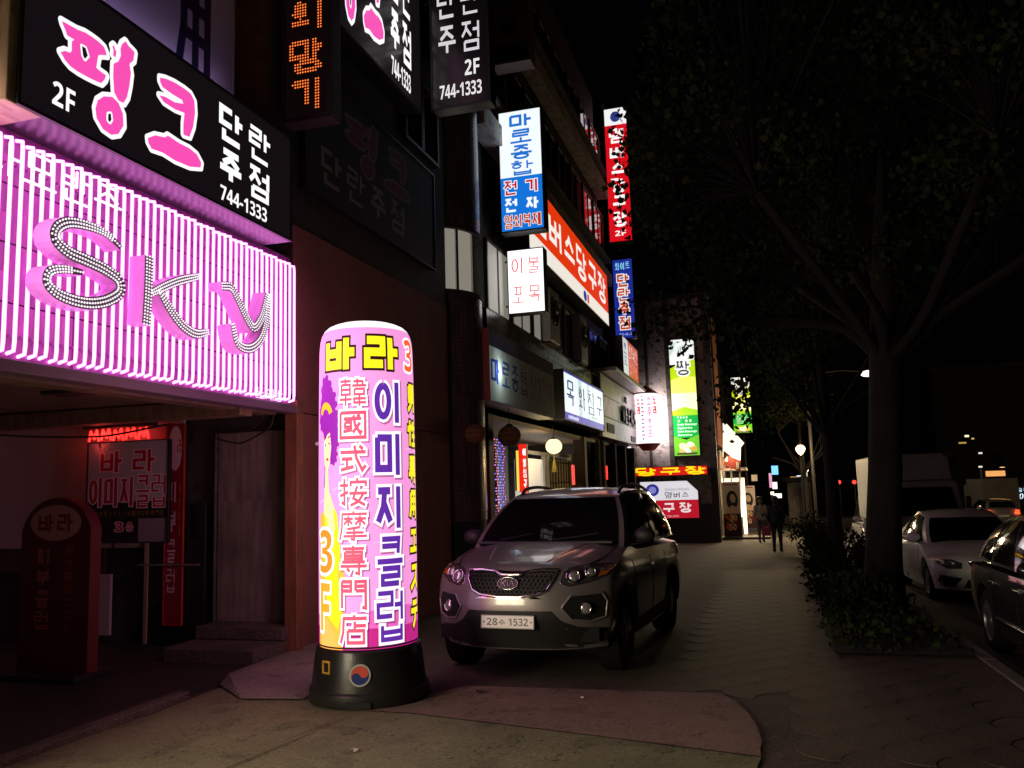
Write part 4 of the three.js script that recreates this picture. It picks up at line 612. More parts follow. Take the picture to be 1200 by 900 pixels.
// fascia lightboxes over the shops
{ // half-dead lightbox: one tube still burns at its near end
  const tx = canvas(1024, 512, (c, w, h) => { fill(c, '#dfe9e4', 0, 0, w, h); fill(c, '#101a3c', 0, 0, w, 120); line(c, '전기공사조명인테리어', 30, 28, 960, 66, [['#3a4a78', 0.13]]); line(c, '마로종합', 20, 190, 520, 200, [['#1640b0', 0.18]], { gap: 0.12 }); line(c, '전기전자', 590, 190, 400, 200, [['#a04040', 0.13]], { gap: 0.12 }); });
  const a = onX(574, 469, -4.72), b = onX(648, 432, -4.72), w = a.z - b.z, h = 1.36, y0 = 3.36, d = 0.42;
  const t = thing('fascia_sign', 'mostly dark shop board with blue letters lit at one end, red side panel', 'sign', [-4.72, y0, (a.z + b.z) / 2], Math.PI / 2);
  const bm = M([0.4, 0.38, 0.35], { roughness: 0.6, map: TX.streak });
  add('cabinet', [box(w, 0.03, d, 0, 0.015, -d / 2), box(w, 0.03, d, 0, h - 0.015, -d / 2), box(0.03, h - 0.06, d, w / 2 - 0.015, h / 2, -d / 2), box(0.03, h - 0.06, d, -w / 2 + 0.015, h / 2, -d / 2), box(w - 0.06, h - 0.06, 0.03, 0, h / 2, -d + 0.015)], bm, t);
  add('side_panel', rbox(0.02, h, d + 0.04, 0.004), M([0.5, 0.16, 0.1], { roughness: 0.5 }), t, [-w / 2 - 0.014, h / 2, -d / 2]);
  add('sign_face', new THREE.PlaneGeometry(w, h), new THREE.MeshPhysicalMaterial({ map: tx, roughness: 1, transmission: 0.55, thickness: 0, side: THREE.DoubleSide }), t, [0, h / 2, 0.003]);
  add('tube_lamp', cyl(0.016, 0.016, 0.8, 10), glow([5, 5.6, 5.4], 1), t, [-w / 2 + 0.55, 0.6, -0.2]).castShadow = false;
  const l = new THREE.PointLight(new THREE.Color(0.85, 1, 0.95), 0.7); l.name = 'tube_light'; l.position.set(-w / 2 + 0.6, 0.6, -0.15); l.castShadow = true; l.shadow.radius = 4; t.add(l);
}
{
  const tx = canvas(1024, 700, (c, w, h) => { fill(c, '#e4f6fa', 0, 0, w, h); fill(c, '#3a2a9c', 0, 0, w, 26); fill(c, '#4a36a8', 0, 590, w, 110); for (const [x, ww] of [[330, 90], [700, 24], [560, 50]]) fill(c, '#b9cfd6', x, 26, ww, 564); const L = [['#1c1a70', 0.17]]; glyph(c, '목', 50, 110, 190, 380, L); glyph(c, '화', 320, 120, 190, 380, [['#2a3a60', 0.15]]); glyph(c, '침', 570, 120, 190, 380, L); glyph(c, '구', 815, 130, 180, 360, L); latin(c, 'mohwado', 80, 615, 240, 60, '#e8f0ff'); latin(c, '722-5101', 640, 520, 200, 40, '#304060'); });  // darker upright bands paint in the shade between the tubes inside
  boxSign('fascia_sign', 'bright white shop board with navy letters and violet lower strip', 'X', [648, 488], [697, 453], -4.7, 0.42, mat.frame, lit(tx, 1.15), { u: [-20.5, -26.0], y: [3.42, 4.72], light: [0.95, 0.97, 1], k: 2, frame: 0.025 });
}
// ---- shop fronts at pavement level
{
  const s = thing('shop_front', 'lit bedding shop front with white door and window bars', 'shop front', [-5.4, 0, -20.5]);
  const A = (n, g, m) => add(n, g.translate(5.4, 0, 20.5), m, s);
  const gb = gy(-19) - 0.1;
  const zp = (x, X = -5.5) => onX(x, 545, X).z, zl = zp(604, -6.7), zr = zp(668, -6.7);
  A('lit_room', box(0.06, 2.7, zl - zr, -6.7, gb + 1.6, (zl + zr) / 2), glow([0.5, 0.47, 0.42], 1, [0.8, 0.8, 0.8])); areaLight(s, [1, 0.93, 0.8], 1.6, zl - zr - 0.2, 2.5, [-1.22, gb + 1.6, (zl + zr) / 2 + 20.5], [1, 0, 0]);
  const d0 = zp(613), d1 = zp(637), d2 = zp(642), d3 = zp(667);
  for (const z of [d0, d1, d2, d3]) A('door_frame', box(0.09, 3.0, 0.09, -5.5, gb + 1.5, z), mat.white);
  A('door_rail', box(0.08, 0.34, d0 - d1, -5.5, gb + 1.85, (d0 + d1) / 2), mat.wood); A('door_rail', box(0.08, 0.08, d0 - d3, -5.5, gb + 3.0, (d0 + d3) / 2), mat.white);
  A('door_pane', box(0.02, 2.8, d0 - d1 - 0.1, -5.52, gb + 1.45, (d0 + d1) / 2), M([0.7, 0.7, 0.66], { roughness: 0.3, emissive: new THREE.Color().setRGB(0.42, 0.4, 0.36) }));
  for (let i = 0; i < 9; i++) A('window_bar', bar([-5.45, gb + 0.4, mix(d2, d3, i / 8)], [-5.45, gb + 2.9, mix(d2, d3, i / 8)], 0.02), mat.wood);
  for (let i = 0; i < 5; i++) A('window_bar', bar([-5.43, gb + 0.6 + i * 0.55, d2], [-5.43, gb + 0.6 + i * 0.55, d3], 0.02), mat.wood);
  A('paper_screen', box(0.02, 2.6, d2 - d3, -5.56, gb + 1.6, (d2 + d3) / 2), MP([0.6, 0.5, 0.3], { roughness: 1, transmission: 0.5, thickness: 0 }));
  A('shop_wall', box(0.1, 3.2, 2.2, -5.62, gb + 1.5, -25.6), mat.wood); for (let i = 0; i < 6; i++) A('lattice_bar', bar([-5.52, gb + 0.3, -24.7 - i * 0.34], [-5.52, gb + 2.8, -24.7 - i * 0.34], 0.025), mat.frame); for (let i = 0; i < 5; i++) A('lattice_bar', bar([-5.5, gb + 0.5 + i * 0.5, -24.6], [-5.5, gb + 0.5 + i * 0.5, -26.4], 0.02), mat.frame);
}
{ // dim snack bar next to the corner: wooden front, glittering strings
  const s = thing('shop_front', 'dim snack bar front of dark wood beside rounded corner', 'shop front', [-5.4, 0, -16.3]);
  const A = (n, g, m) => add(n, g.translate(5.4, 0, 16.3), m, s), gb = gy(-16) - 0.1;
  A('timber_wall', box(0.12, 3.2, 2.0, -5.7, gb + 1.6, -16.6), mat.wood); A('window', box(0.03, 1.5, 0.9, -5.6, gb + 1.6, -15.95), mat.darkGlass); A('sill', box(0.16, 0.07, 1.0, -5.58, gb + 0.82, -15.95), mat.frame);
  for (let i = 0; i < 4; i++) A('timber_batten', box(0.05, 3.0, 0.06, -5.6, gb + 1.55, -16.6 - i * 0.3), mat.wood);
  const strip = (name, label, px0, px1, X, col, m2, w) => { const a = onX(...px0, X), b2 = onX(...px1, X); const t = thing(name, label, 'neon strip', [X, b2.y, a.z]); add('tube', [cyl(w, w, a.y - b2.y, 8, 0, (a.y - b2.y) / 2, 0)], glow(col, 1), t).castShadow = false; add('channel', box(0.03, a.y - b2.y, w * 3, -0.04, (a.y - b2.y) / 2, 0), mat.frame, t); return t; };
  strip('neon_strip', 'red neon strip on post by the timber snack bar window', [559, 532], [563, 612], -5.2, [1.6, 0.08, 0.04], null, 0.03); strip('neon_strip', 'yellow neon strip paired with red strip by snack bar window', [563, 533], [567, 608], -5.2, [1.1, 0.8, 0.06], null, 0.025);
  strip('neon_strip', 'yellow neon strip beside the white shop door', [606, 528], [608, 575], -5.15, [1.0, 0.75, 0.05], null, 0.03);
  strip('neon_strip', 'short red neon strip on pillar past the hanging globe lamp', [671, 545], [672, 568], -5.0, [1.5, 0.06, 0.05], null, 0.05); strip('neon_strip', 'short red neon strip on pillar under the metal fascia', [710, 546], [710, 562], -4.9, [1.5, 0.06, 0.05], null, 0.05);
  { const tx = canvas(128, 512, (c, w, h) => { fill(c, '#e0200c', 0, 0, w, h); line(c, '이불침구', 60, 40, 60, 430, [['#fff', 0.28]], { vertical: true, gap: 0.2 }); }); boxSign('vertical_sign', 'small red lit sign with white letters at shop door, beside yellow strip', 'Z', [609, 577], [617, 520], -18.0, 0.1, mat.redPaint, lit(tx, 1.2), { light: [1, 0.2, 0.1], k: 0.6, frame: 0.005 }); }
  // strings of tiny coloured bulbs
  const cols = [[0.25, 0.3, 2.4], [1.4, 0.25, 1.6], [2, 0.35, 0.25], [0.6, 0.5, 2.4]];
  const t = thing('fairy_lights', 'curtain of tiny blue and purple bulbs hanging in snack bar', 'fairy lights', [-5.35, 0, -16.9]); tag(t, null, null);
  for (let k = 0; k < 6; k++) { const z = 0.45 - k * 0.17, top = 2.78, g = []; add('wire', bar([0, 0.7, z], [0, top, z], 0.004, 4), mat.cable, t); for (let i = 0; i < 34; i++) g.push(new THREE.OctahedronGeometry(0.016).translate(rnd(-0.02, 0.02), top - i * 0.06, z + rnd(-0.03, 0.03))); add('bulb_string', g, glow(k < 2 ? cols[0] : cols[k % 4], 1), t).userData.kind = 'stuff'; }
  const l = new THREE.PointLight(new THREE.Color(0.4, 0.3, 1), 0.5); l.name = 'fairy_glow'; l.position.set(0.12, 1.5, 0); l.castShadow = true; l.shadow.radius = 10; t.add(l);
  // hanging lanterns
  const lantern = (name, label, px, r, X, m, on) => { const p = onX(...px, X); const o = thing(name, label, 'lantern', [p.x, p.y, p.z], 0, on ? undefined : 'unlit lanterns under the dark shop board'); const pr = []; for (let i = 0; i <= 14; i++) { const q = i / 14 * Math.PI; pr.push(new THREE.Vector2(Math.max(0.02, Math.sin(q) * r), -Math.cos(q) * r * 0.92)); } add('globe', new THREE.LatheGeometry(pr, 24), m, o).castShadow = !on; add('cap', cyl(0.06, 0.08, 0.05, 12, 0, r * 0.92, 0), mat.frame, o); add('cord', bar([0, r * 0.9, 0], [0, r * 0.9 + 0.35, 0], 0.008), mat.cable, o); if (!on) for (let k = 1; k < 6; k++) add('rib', new THREE.TorusGeometry(Math.sin(k / 6 * Math.PI) * r * 1.005, 0.006, 4, 24).rotateX(Math.PI / 2).translate(0, -Math.cos(k / 6 * Math.PI) * r * 0.92, 0), mat.wood, o); return o; };
  const paper = M([0.4, 0.22, 0.09], { roughness: 0.8 });
  lantern('paper_lantern', 'smaller round brown paper lantern, unlit, hanging next to rounded tiled corner', [556, 508], 0.2, -4.85, paper); lantern('paper_lantern', 'larger round brown paper lantern, unlit, hanging between fairy lights and globe lamp', [597, 511], 0.23, -4.75, paper);
  const gl = lantern('globe_lamp', 'glowing white globe lamp with yellow tassel hanging at shop front', [649, 523], 0.2, -4.8, glow([1.6, 1.35, 0.75], 1), true);
  const lp = new THREE.PointLight(new THREE.Color(1, 0.8, 0.42), 4); lp.name = 'globe_light'; lp.castShadow = true; lp.shadow.radius = 9; gl.add(lp);
  add('tassel', new THREE.ConeGeometry(0.07, 0.4, 10).translate(0, -0.42, 0), M([0.5, 0.4, 0.05]), gl);
}
{ // air-conditioner units on the ledge
  const pr = (px, label) => { const p = onX(...px, -4.75), t = thing('air_conditioner', label, 'air conditioner', [-4.75, 5.27, p.z], Math.PI / 2, 'outdoor units on the first-floor ledge');
    add('casing', rbox(0.95, 1.35, 0.36, 0.03, 0, 0.72, -0.18), mat.white, t); add('fan_guard', new THREE.TorusGeometry(0.36, 0.02, 6, 32), mat.frame, t, [-0.06, 0.82, 0.01]); add('fan_opening', new THREE.CircleGeometry(0.36, 32), M([0.01, 0.01, 0.01]), t, [-0.06, 0.82, 0.004]);
    for (let k = 0; k < 5; k++) add('blade', box(0.3, 0.09, 0.01).translate(0.16, 0, 0).rotateX(0.4).rotateZ(k * 1.257), mat.frame, t, [-0.06, 0.82, 0.012]); for (let k = 1; k < 4; k++) add('guard_ring', new THREE.TorusGeometry(0.09 * k, 0.006, 4, 24), mat.alu, t, [-0.06, 0.82, 0.02]); add('foot', box(0.9, 0.06, 0.3, 0, 0.02, -0.18), mat.frame, t); return t; };
  pr([651, 375], 'white outdoor air conditioner on ledge under the red board'); pr([685, 400], 'white outdoor air conditioner on ledge next to the metal fascia end');
}
// ---- third building: low shop with a metal fascia
{
  const b = thing('fascia_shop', 'low shop with plain metal fascia and raised dark lettering', 'building', [-5, 0, -30]);
  const A = (n, g, m) => add(n, g.translate(5, 0, 30), m, b), z0 = -26.1, z1 = -34.2, L = z0 - z1, zc = (z0 + z1) / 2;
  A('wall', box(6, 5.6, L - 0.1, -8.2, 2.3, zc - 0.05), mat.darkWall);
  for (let j = 0; j < 3; j++) A('fascia_panel', rbox(0.1, 0.66, L, 0.008, -4.82, 3.62 + j * 0.68, zc), mat.fascia);
  A('canopy', rbox(0.9, 0.12, L, 0.02, -4.7, 5.42, zc), mat.fascia);
  for (const z of [-27, -29.2, -31.4, -33.6]) A('pillar', rbox(0.3, 4.2, 0.3, 0.01, -5.05, 1.1, z), mat.concreteDark);
  A('shop_window', box(0.04, 2.9, L - 0.6, -5.1, 1.2, zc), mat.darkGlass);
  const ltr = (ch, i, z, y, s) => { const font = { W: [[[0, 1], [0.25, 0], [0.5, 0.7], [0.75, 0], [1, 1]]], E: [[[1, 1], [0, 1], [0, 0], [1, 0]], [[0, 0.5], [0.8, 0.5]]], K: [[[0, 0], [0, 1]], [[1, 1], [0, 0.45], [1, 0]]], S: [[[1, 0.9], [0.7, 1], [0.2, 1], [0, 0.78], [0.3, 0.55], [0.75, 0.45], [1, 0.22], [0.8, 0], [0.2, 0], [0, 0.12]]], T: [[[0, 1], [1, 1]], [[0.5, 1], [0.5, 0]]], H: [[[0, 0], [0, 1]], [[1, 0], [1, 1]], [[0, 0.5], [1, 0.5]]] }; const g = []; for (const st of font[ch]) for (let k = 1; k < st.length; k++) g.push(bar([0.08, y + st[k - 1][1] * s, z - st[k - 1][0] * s * 0.8], [0.08, y + st[k][1] * s, z - st[k][0] * s * 0.8], s * 0.07, 6)); add('letter', g, M([0.02, 0.02, 0.02], { roughness: 0.4 }), b, [0.2, 0, 0]); };
  [...'WEEKS'].forEach((ch, i) => ltr(ch, i, 0.1 - i * 0.66, 4.02, 0.56)); [...'THE'].forEach((ch, i) => ltr(ch, i, -0.5 - i * 0.24, 4.75, 0.22));
  A('vent_slot', box(0.03, 0.3, 1.3, -4.76, 3.62, -27.6), M([0.02, 0.02, 0.02])); A('vent_slot', box(0.03, 0.2, 1.1, -4.76, 3.5, -32.6), M([0.02, 0.02, 0.02]));
  const st = canvas(400, 256, (c) => { fill(c, '#dfe6ea', 0, 0, 130, 256); fill(c, '#d2301c', 130, 0, 270, 256); line(c, '호프', 18, 30, 90, 180, [['#5a6a80', 0.16]], { vertical: true }); line(c, '호프치킨', 150, 20, 230, 100, [['#ffe8dc', 0.16]]); line(c, '소주방', 160, 140, 200, 90, [['#ff9a80', 0.16]]); });
  boxSign('roof_sign', 'white and red lit sign standing on the canopy over metal fascia', 'X', [714, 440], [735, 432], -4.3, 0.3, mat.frame, lit(st, 0.8), { light: [1, 0.4, 0.3], k: 0.5, y: [5.5, 6.8], u: [-27.9, -31.6] });
}

// ---------------------------------------------------------------- fourth building: bare concrete end wall with banners, lit shop on the street side
const Z4 = -34.6, X4 = onZ(844, 600, -34.6).x;
{
  const b = thing('concrete_building', 'concrete building whose bare end wall carries a green banner', 'building', [X4, 0, Z4]);
  const A = (n, g, m) => add(n, g.translate(-X4, 0, -Z4), m, b), xl = -5.6, top = 9.4, g0 = gy(-36) - 0.4;
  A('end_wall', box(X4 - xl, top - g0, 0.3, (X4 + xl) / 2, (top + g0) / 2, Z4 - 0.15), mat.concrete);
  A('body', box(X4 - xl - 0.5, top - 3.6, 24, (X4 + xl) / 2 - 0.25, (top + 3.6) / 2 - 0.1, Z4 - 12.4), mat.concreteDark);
  A('pilaster', rbox(0.28, top - g0 - 0.2, 0.12, 0.01, X4 - 0.14, (top + g0) / 2, Z4 + 0.06), mat.concreteDark); A('pilaster', rbox(0.2, top - g0 - 0.2, 0.1, 0.01, X4 - 1.75, (top + g0) / 2, Z4 + 0.05), mat.concreteDark);
  A('coping', rbox(X4 - xl + 0.2, 0.18, 0.6, 0.02, (X4 + xl) / 2, top, Z4 - 0.15), mat.concreteDark);
  A('stone_base', rbox(2.6, 1.9, 0.2, 0.02, X4 - 1.32, g0 + 1.0, Z4 + 0.1), M([0.05, 0.035, 0.03], { roughness: 0.5, map: TX.speck }));
  A('drain_pipe', bar([X4 - 2.6, g0, Z4 + 0.08], [X4 - 2.6, top - 1, Z4 + 0.08], 0.05), mat.concreteDark);
  A('side_pier', box(0.3, 4, 0.6, X4 - 0.2, g0 + 2, Z4 - 0.6), mat.darkWall);
  A('brick_tower', box(0.5, top - 3.4, 4, X4 - 0.35, (top + 3.4) / 2, Z4 - 6), mat.brown);
}
const greenTex = canvas(300, 1200, (c, w, h) => {
  fill(c, '#f2f8f4', 0, 0, w, 260); path(c, '#c9dcd2', [[0, 40], [80, 20], [60, 110], [20, 160], [0, 150]]); path(c, '#d8e8e0', [[90, 90], [150, 60], [140, 140], [100, 170]]);
  path(c, '#b6dc14', [[0, 300], [80, 265], [200, 250], [300, 210], [300, 520], [0, 560]]); path(c, '#ecf46a', [[0, 420], [150, 380], [300, 400], [300, 640], [0, 680]]); fill(c, '#f6fac0', 0, 560, w, 180); path(c, '#9bd428', [[0, 740], [150, 700], [300, 740], [300, 840], [0, 840]]); fill(c, '#12a63e', 0, 790, w, 230); path(c, '#6cc42c', [[0, 1000], [150, 1040], [300, 990], [300, 1200], [0, 1200]]);
  line(c, '짱', 70, 225, 170, 150, [['#ffffff', 0.34], ['#33443c', 0.13]]); for (let i = 0; i < 6; i++) { latin(c, ['7 2 4-5', '발 관리', 'Body Massage', 'Sports', 'Foot Massage', 'Aroma'][i].replace(/[^\x20-\x7e]/g, 'i'), 50, 800 + i * 36, 130 + (i * 53) % 110, 20, '#eaffea'); }
  for (const [x, y, r, col] of [[120, 1110, 60, '#f6e2b8'], [200, 1090, 46, '#fff0d0'], [235, 1130, 36, '#e8a050'], [90, 1150, 30, '#f0b870'], [160, 1150, 40, '#fffbe8']]) { c.fillStyle = col; c.beginPath(); c.ellipse(x, y, r, r * 0.6, 0.3, 0, 7); c.fill(); } fill(c, '#5a4a30', 30, 1170, 240, 22);
});
boxSign('banner_sign', 'tall white, yellow and green lit banner on concrete end wall', 'Z', [790, 535], [813, 396], Z4 + 0.2, 0.2, mat.frame, lit(greenTex, 1.1), { light: [0.75, 0.95, 0.4], k: 1.4, frame: 0.02, plain: true });
boxSign('banner_sign', 'shorter green lit banner standing out past the concrete corner, behind leaves', 'Z', [860, 508], [878, 441], Z4 - 8, 0.2, mat.frame, lit(greenTex, 0.95), { light: [0.75, 0.95, 0.4], k: 1, frame: 0.02 });
{
  const tx = canvas(900, 160, (c, w, h) => { fill(c, '#c01008', 0, 0, w, h); const q = document.createElement('canvas'); q.width = 60; q.height = 12; const d = q.getContext('2d'); d.fillStyle = '#000'; d.fillRect(0, 0, 60, 12); line(d, '당구장', 1, 0.5, 58, 11, [['#fff', 0.18]], { gap: 0.16 }); const px = d.getImageData(0, 0, 60, 12).data; for (let j = 0; j < 12; j++) for (let i = 0; i < 60; i++) if (px[(j * 60 + i) * 4] > 90) { c.fillStyle = '#ffe20a'; c.beginPath(); c.arc(i * 15 + 7, j * 13 + 8, 8.5, 0, 7); c.fill(); } });
  boxSign('ticker_sign', 'red LED board with yellow letters over the white and red billiards sign', 'Z', [743, 559], [829, 545], Z4 + 0.35, 0.3, mat.frame, lit(tx, 1.3), { light: [1, 0.35, 0.05], k: 1.2, frame: 0.02, plain: true });
}
{
  const a = onZ(752, 608, Z4 + 0.4), b = onZ(817, 563, Z4 + 0.4), w = b.x - a.x, h = b.y - a.y;
  const tx = canvas(700, 480, (c) => { fill(c, '#f0eef4', 0, 0, 700, 250); fill(c, '#c8102a', 0, 245, 700, 235); c.fillStyle = '#2c2f9c'; c.beginPath(); c.arc(150, 110, 80, 0, 7); c.fill(); c.fillStyle = '#8a90d8'; c.beginPath(); c.arc(150, 110, 46, 0, 7); c.fill(); latin(c, 'Members Billiards', 300, 90, 300, 32, '#b0b0bc'); line(c, '멤버스', 300, 140, 290, 80, [['#2a2a34', 0.12]], { gap: 0.25 }); line(c, '당구장', 60, 280, 560, 130, [['#fff4f0', 0.18]], { gap: 0.25 }); latin(c, '2F 726-3375', 260, 440, 200, 26, '#f0b0b0'); });
  const t = thing('billiards_sign', 'white over red lit sign with clipped corner on dark stone base', 'sign', [a.x, a.y, Z4 + 0.4]);
  const o = [[0, 0], [w, 0], [w, h * 0.72], [w * 0.82, h], [0, h]], s = new THREE.ShapeGeometry(new THREE.Shape(o.map((q) => new THREE.Vector2(...q)))), uv = s.attributes.uv; for (let i = 0; i < uv.count; i++) uv.setXY(i, uv.getX(i) / w, uv.getY(i) / h);
  add('cabinet', extrude(o, 0.22), mat.frame, t, [0, 0, -0.23]); add('lit_face', s, lit(tx, 0.85), t, [0, 0, 0.0]).castShadow = false; areaLight(t, [1, 0.55, 0.55], 0.9, w * 0.9, h * 0.85, [w / 2, h * 0.45, 0.03], [0, 0, 1]);
}
{ // drum-shaped lantern sign with a little roof
  const p = onZ(760, 520, -33.6), q = onZ(760, 462, -33.6), h = q.y - p.y, r = 0.46;
  const tx = canvas(1024, 512, (c, w, hh) => { fill(c, '#fff6fb', 0, 0, w, hh); for (let k = 0; k < 4; k++) { line(c, '소주호프', 20 + k * 256, 30, 70, 440, [['#d25aa8', 0.14]], { vertical: true, gap: 0.2 }); line(c, '노래', 110 + k * 256, 20, 70, 200, [['#d02838', 0.18]], { vertical: true }); for (let i = 0; i < 12; i++) { c.fillStyle = i % 2 ? '#304070' : '#c04a90'; c.fillRect(195 + k * 256, 20 + i * 40, 20 + (i * 37) % 25, 14); } } });
  const t = thing('drum_sign', 'round white drum sign with pink letters and small red roof', 'sign', [p.x, p.y, -33.6]);
  const drum = add('drum', new THREE.CylinderGeometry(r, r, h, 32, 1, true).translate(0, h / 2, 0), lit(tx, 1.4, { side: THREE.DoubleSide }), t); drum.castShadow = false;
  add('roof', new THREE.ConeGeometry(r * 1.12, 0.38, 24).translate(0, h + 0.19, 0), mat.redPaint, t); add('lower_cap', cyl(r * 1.06, r * 0.5, 0.28, 24, 0, -0.14, 0), mat.redPaint, t); add('arm', bar([-r, h * 0.9, 0], [-4.9 - p.x, h * 0.9, 0], 0.04), mat.frame, t);
  const [q0] = [Math.atan2(-p.x, 33.6)]; for (const [a, kk] of [[2.6, 20], [4.0, 9]]) areaLight(t, [1, 0.84, 0.9], kk, r * 1.2, h * 0.95, [Math.sin(a) * (r + 0.04), h / 2, Math.cos(a) * (r + 0.04)], [Math.sin(a), 0, Math.cos(a)]); areaLight(t, [1, 0.85, 0.95], 3, r * 1.4, h * 0.95, [Math.sin(q0) * (r + 0.04), h / 2, Math.cos(q0) * (r + 0.04)], [Math.sin(q0), 0, Math.cos(q0)]);
  const st = canvas(160, 200, (c) => { fill(c, '#f4f0fa', 0, 0, 160, 200); line(c, '맥주', 40, 30, 70, 140, [['#504a80', 0.15]], { vertical: true }); });
  boxSign('small_sign', 'small white lit sign under the metal fascia, red bar beneath', 'Z', [728, 542], [740, 523], -33.9, 0.2, mat.redPaint, lit(st, 1.3), { light: [1, 1, 1], k: 0.8, frame: 0.01 });
  boxSign('red_light_bar', 'thin red light bar beneath the small white sign', 'Z', [724, 550], [741, 544], -33.8, 0.12, mat.redPaint, glow([1.4, 0.05, 0.06], 1), { light: [1, 0.05, 0.05], k: 0.8, frame: 0 });
}
// ---- bright food shop: a porch that stands out past the concrete corner
{
  const Z = -38, g0 = gy(Z), q = (x, y, z = Z) => onZ(x, y, z), o = q(847, 600);
  const s = thing('food_shop', 'small brightly lit food shop porch with white gable, red band and white posts', 'shop front', [o.x, g0, Z]);
  const flat = (name, pts, d, m, dz = 0) => add(name, extrude(pts.map(([x, y]) => { const p = q(x, y); return [p.x - o.x, p.y - g0]; }), d), m, s, [0, 0, -d + dz]);
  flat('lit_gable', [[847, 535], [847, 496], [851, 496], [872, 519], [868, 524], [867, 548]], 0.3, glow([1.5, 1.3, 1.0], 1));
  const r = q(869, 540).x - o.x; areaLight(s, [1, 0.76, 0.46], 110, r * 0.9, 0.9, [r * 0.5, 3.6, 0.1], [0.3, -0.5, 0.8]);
  flat('red_band', [[848, 528], [858, 536], [868, 540], [868, 553], [848, 545]], 0.06, M([0.3, 0.05, 0.03], { roughness: 0.5 }), 0.08);
  flat('small_notice', [[850, 532], [853, 533], [853, 542], [850, 541]], 0.03, mat.white, 0.1); flat('small_notice', [[863, 541], [866, 542], [866, 550], [863, 549]], 0.03, mat.white, 0.1);
  for (const x of [848, 857, 867]) flat('shop_post', [[x - 1, 632], [x + 1, 631], [x + 1, 548], [x - 1, 546]], 0.12, mat.white, 0.04);
  flat('window_pane', [[848, 628], [867, 626], [867, 550], [848, 547]], 0.015, MP([0.95, 0.95, 0.95], { roughness: 0.03, transmission: 1, thickness: 0 }));
  add('lit_interior', box(r * 1.1, 2.5, 0.06, r / 2, 1.35, -1.2), glow([1.0, 0.86, 0.64], 1, [0.8, 0.8, 0.8]), s); add('counter', rbox(r * 0.8, 0.9, 0.4, 0.02, r / 2, 0.45, -0.7), mat.white, s);
  areaLight(s, [1, 0.78, 0.48], 28, r, 2.2, [r / 2, 1.4, -1.1], [0, 0, 1]);
  add('porch_side', box(0.08, 3.9, 5, -0.02, 1.9, -2.6), mat.white, s); add('porch_roof', box(r + 0.3, 0.1, 5, r / 2, 3.0, -2.7), mat.white, s); add('step', rbox(r + 1.2, 0.14, 1.6, 0.02, r / 2 + 0.4, 0.05, 0.4), mat.stone, s);
  add('slatted_box', rbox(0.4, 0.9, 0.5, 0.01, -0.3, 3.9, 0.6), M([0.12, 0.03, 0.02], { roughness: 0.5 }), s); for (let i = 0; i < 4; i++) add('box_slat', box(0.025, 0.84, 0.03, -0.45 + i * 0.1, 3.9, 0.865), mat.wood, s);
}
{ // two roll-up standees in front of it
  const art = canvas(300, 640, (c, w, h) => { fill(c, '#efe4dc', 0, 0, w, h); fill(c, '#b8403c', 40, 20, 220, 14); c.fillStyle = '#241410'; c.beginPath(); c.ellipse(160, 210, 95, 110, 0, 0, 7); c.fill(); c.fillStyle = '#e8c8b0'; c.beginPath(); c.ellipse(172, 190, 44, 54, -0.4, 0, 7); c.fill(); path(c, '#e8c8b0', [[60, 330], [150, 270], [240, 300], [270, 380], [60, 390]]); fill(c, '#3a1014', 0, 370, w, 270); for (let i = 0; i < 7; i++) { c.fillStyle = ['#c85a2a', '#e0a040', '#8a2018'][i % 3]; c.beginPath(); c.ellipse(60 + (i * 71) % 200, 410 + (i * 43) % 170, 44, 20, 0.5, 0, 7); c.fill(); } latin(c, '70', 120, 380, 110, 70, '#f4dcc0'); latin(c, '50', 90, 490, 120, 70, '#f0c8b0'); });
  const stand = (px, py, w, h, label, turn) => { const p = onG(px, py), t = thing('roll_up_banner', label, 'roll-up banner', [p.x, gy(p.z), p.z], turn, 'roll-up banners before the food shop'); add('base_bar', rbox(w + 0.06, 0.12, 0.24, 0.03, 0, 0.06, 0), M([0.08, 0.08, 0.16], { roughness: 0.4 }), t); add('banner_sheet', box(w, h, 0.012, 0, h / 2 + 0.1, 0), print(art), t); add('pole', bar([0, 0.1, -0.05], [0, h + 0.1, -0.03], 0.012), mat.alu, t); add('top_rail', rbox(w + 0.02, 0.04, 0.03, 0.01, 0, h + 0.1, 0), mat.alu, t); return t; };
  stand(860, 632, 0.74, 2.3, 'roll-up banner with dark haired figure, first before the lit food shop', 0.1); stand(878, 622, 0.85, 2.3, 'second roll-up banner further along the lit food shop', 0.1);
}

// ---------------------------------------------------------------- vehicles: local +z is the car's front, y = 0 the ground
const interp = (list, x) => { if (x <= list[0][0]) return list[0][1]; for (let i = 1; i < list.length; i++) if (x <= list[i][0]) { const t = (x - list[i - 1][0]) / (list[i][0] - list[i - 1][0]), p = list[Math.max(0, i - 2)], q = list[i - 1], r = list[i], s = list[Math.min(list.length - 1, i + 1)]; const m0 = (r[1] - p[1]) / (r[0] - p[0] || 1) * (r[0] - q[0]), m1 = (s[1] - q[1]) / (s[0] - q[0] || 1) * (r[0] - q[0]), t2 = t * t, t3 = t2 * t; return (2 * t3 - 3 * t2 + 1) * q[1] + (t3 - 2 * t2 + t) * m0 + (-2 * t3 + 3 * t2) * r[1] + (t3 - t2) * m1; } return list[list.length - 1][1]; };
const evaluator = new Evaluator(); evaluator.useGroups = false; evaluator.attributes = ['position', 'normal'];
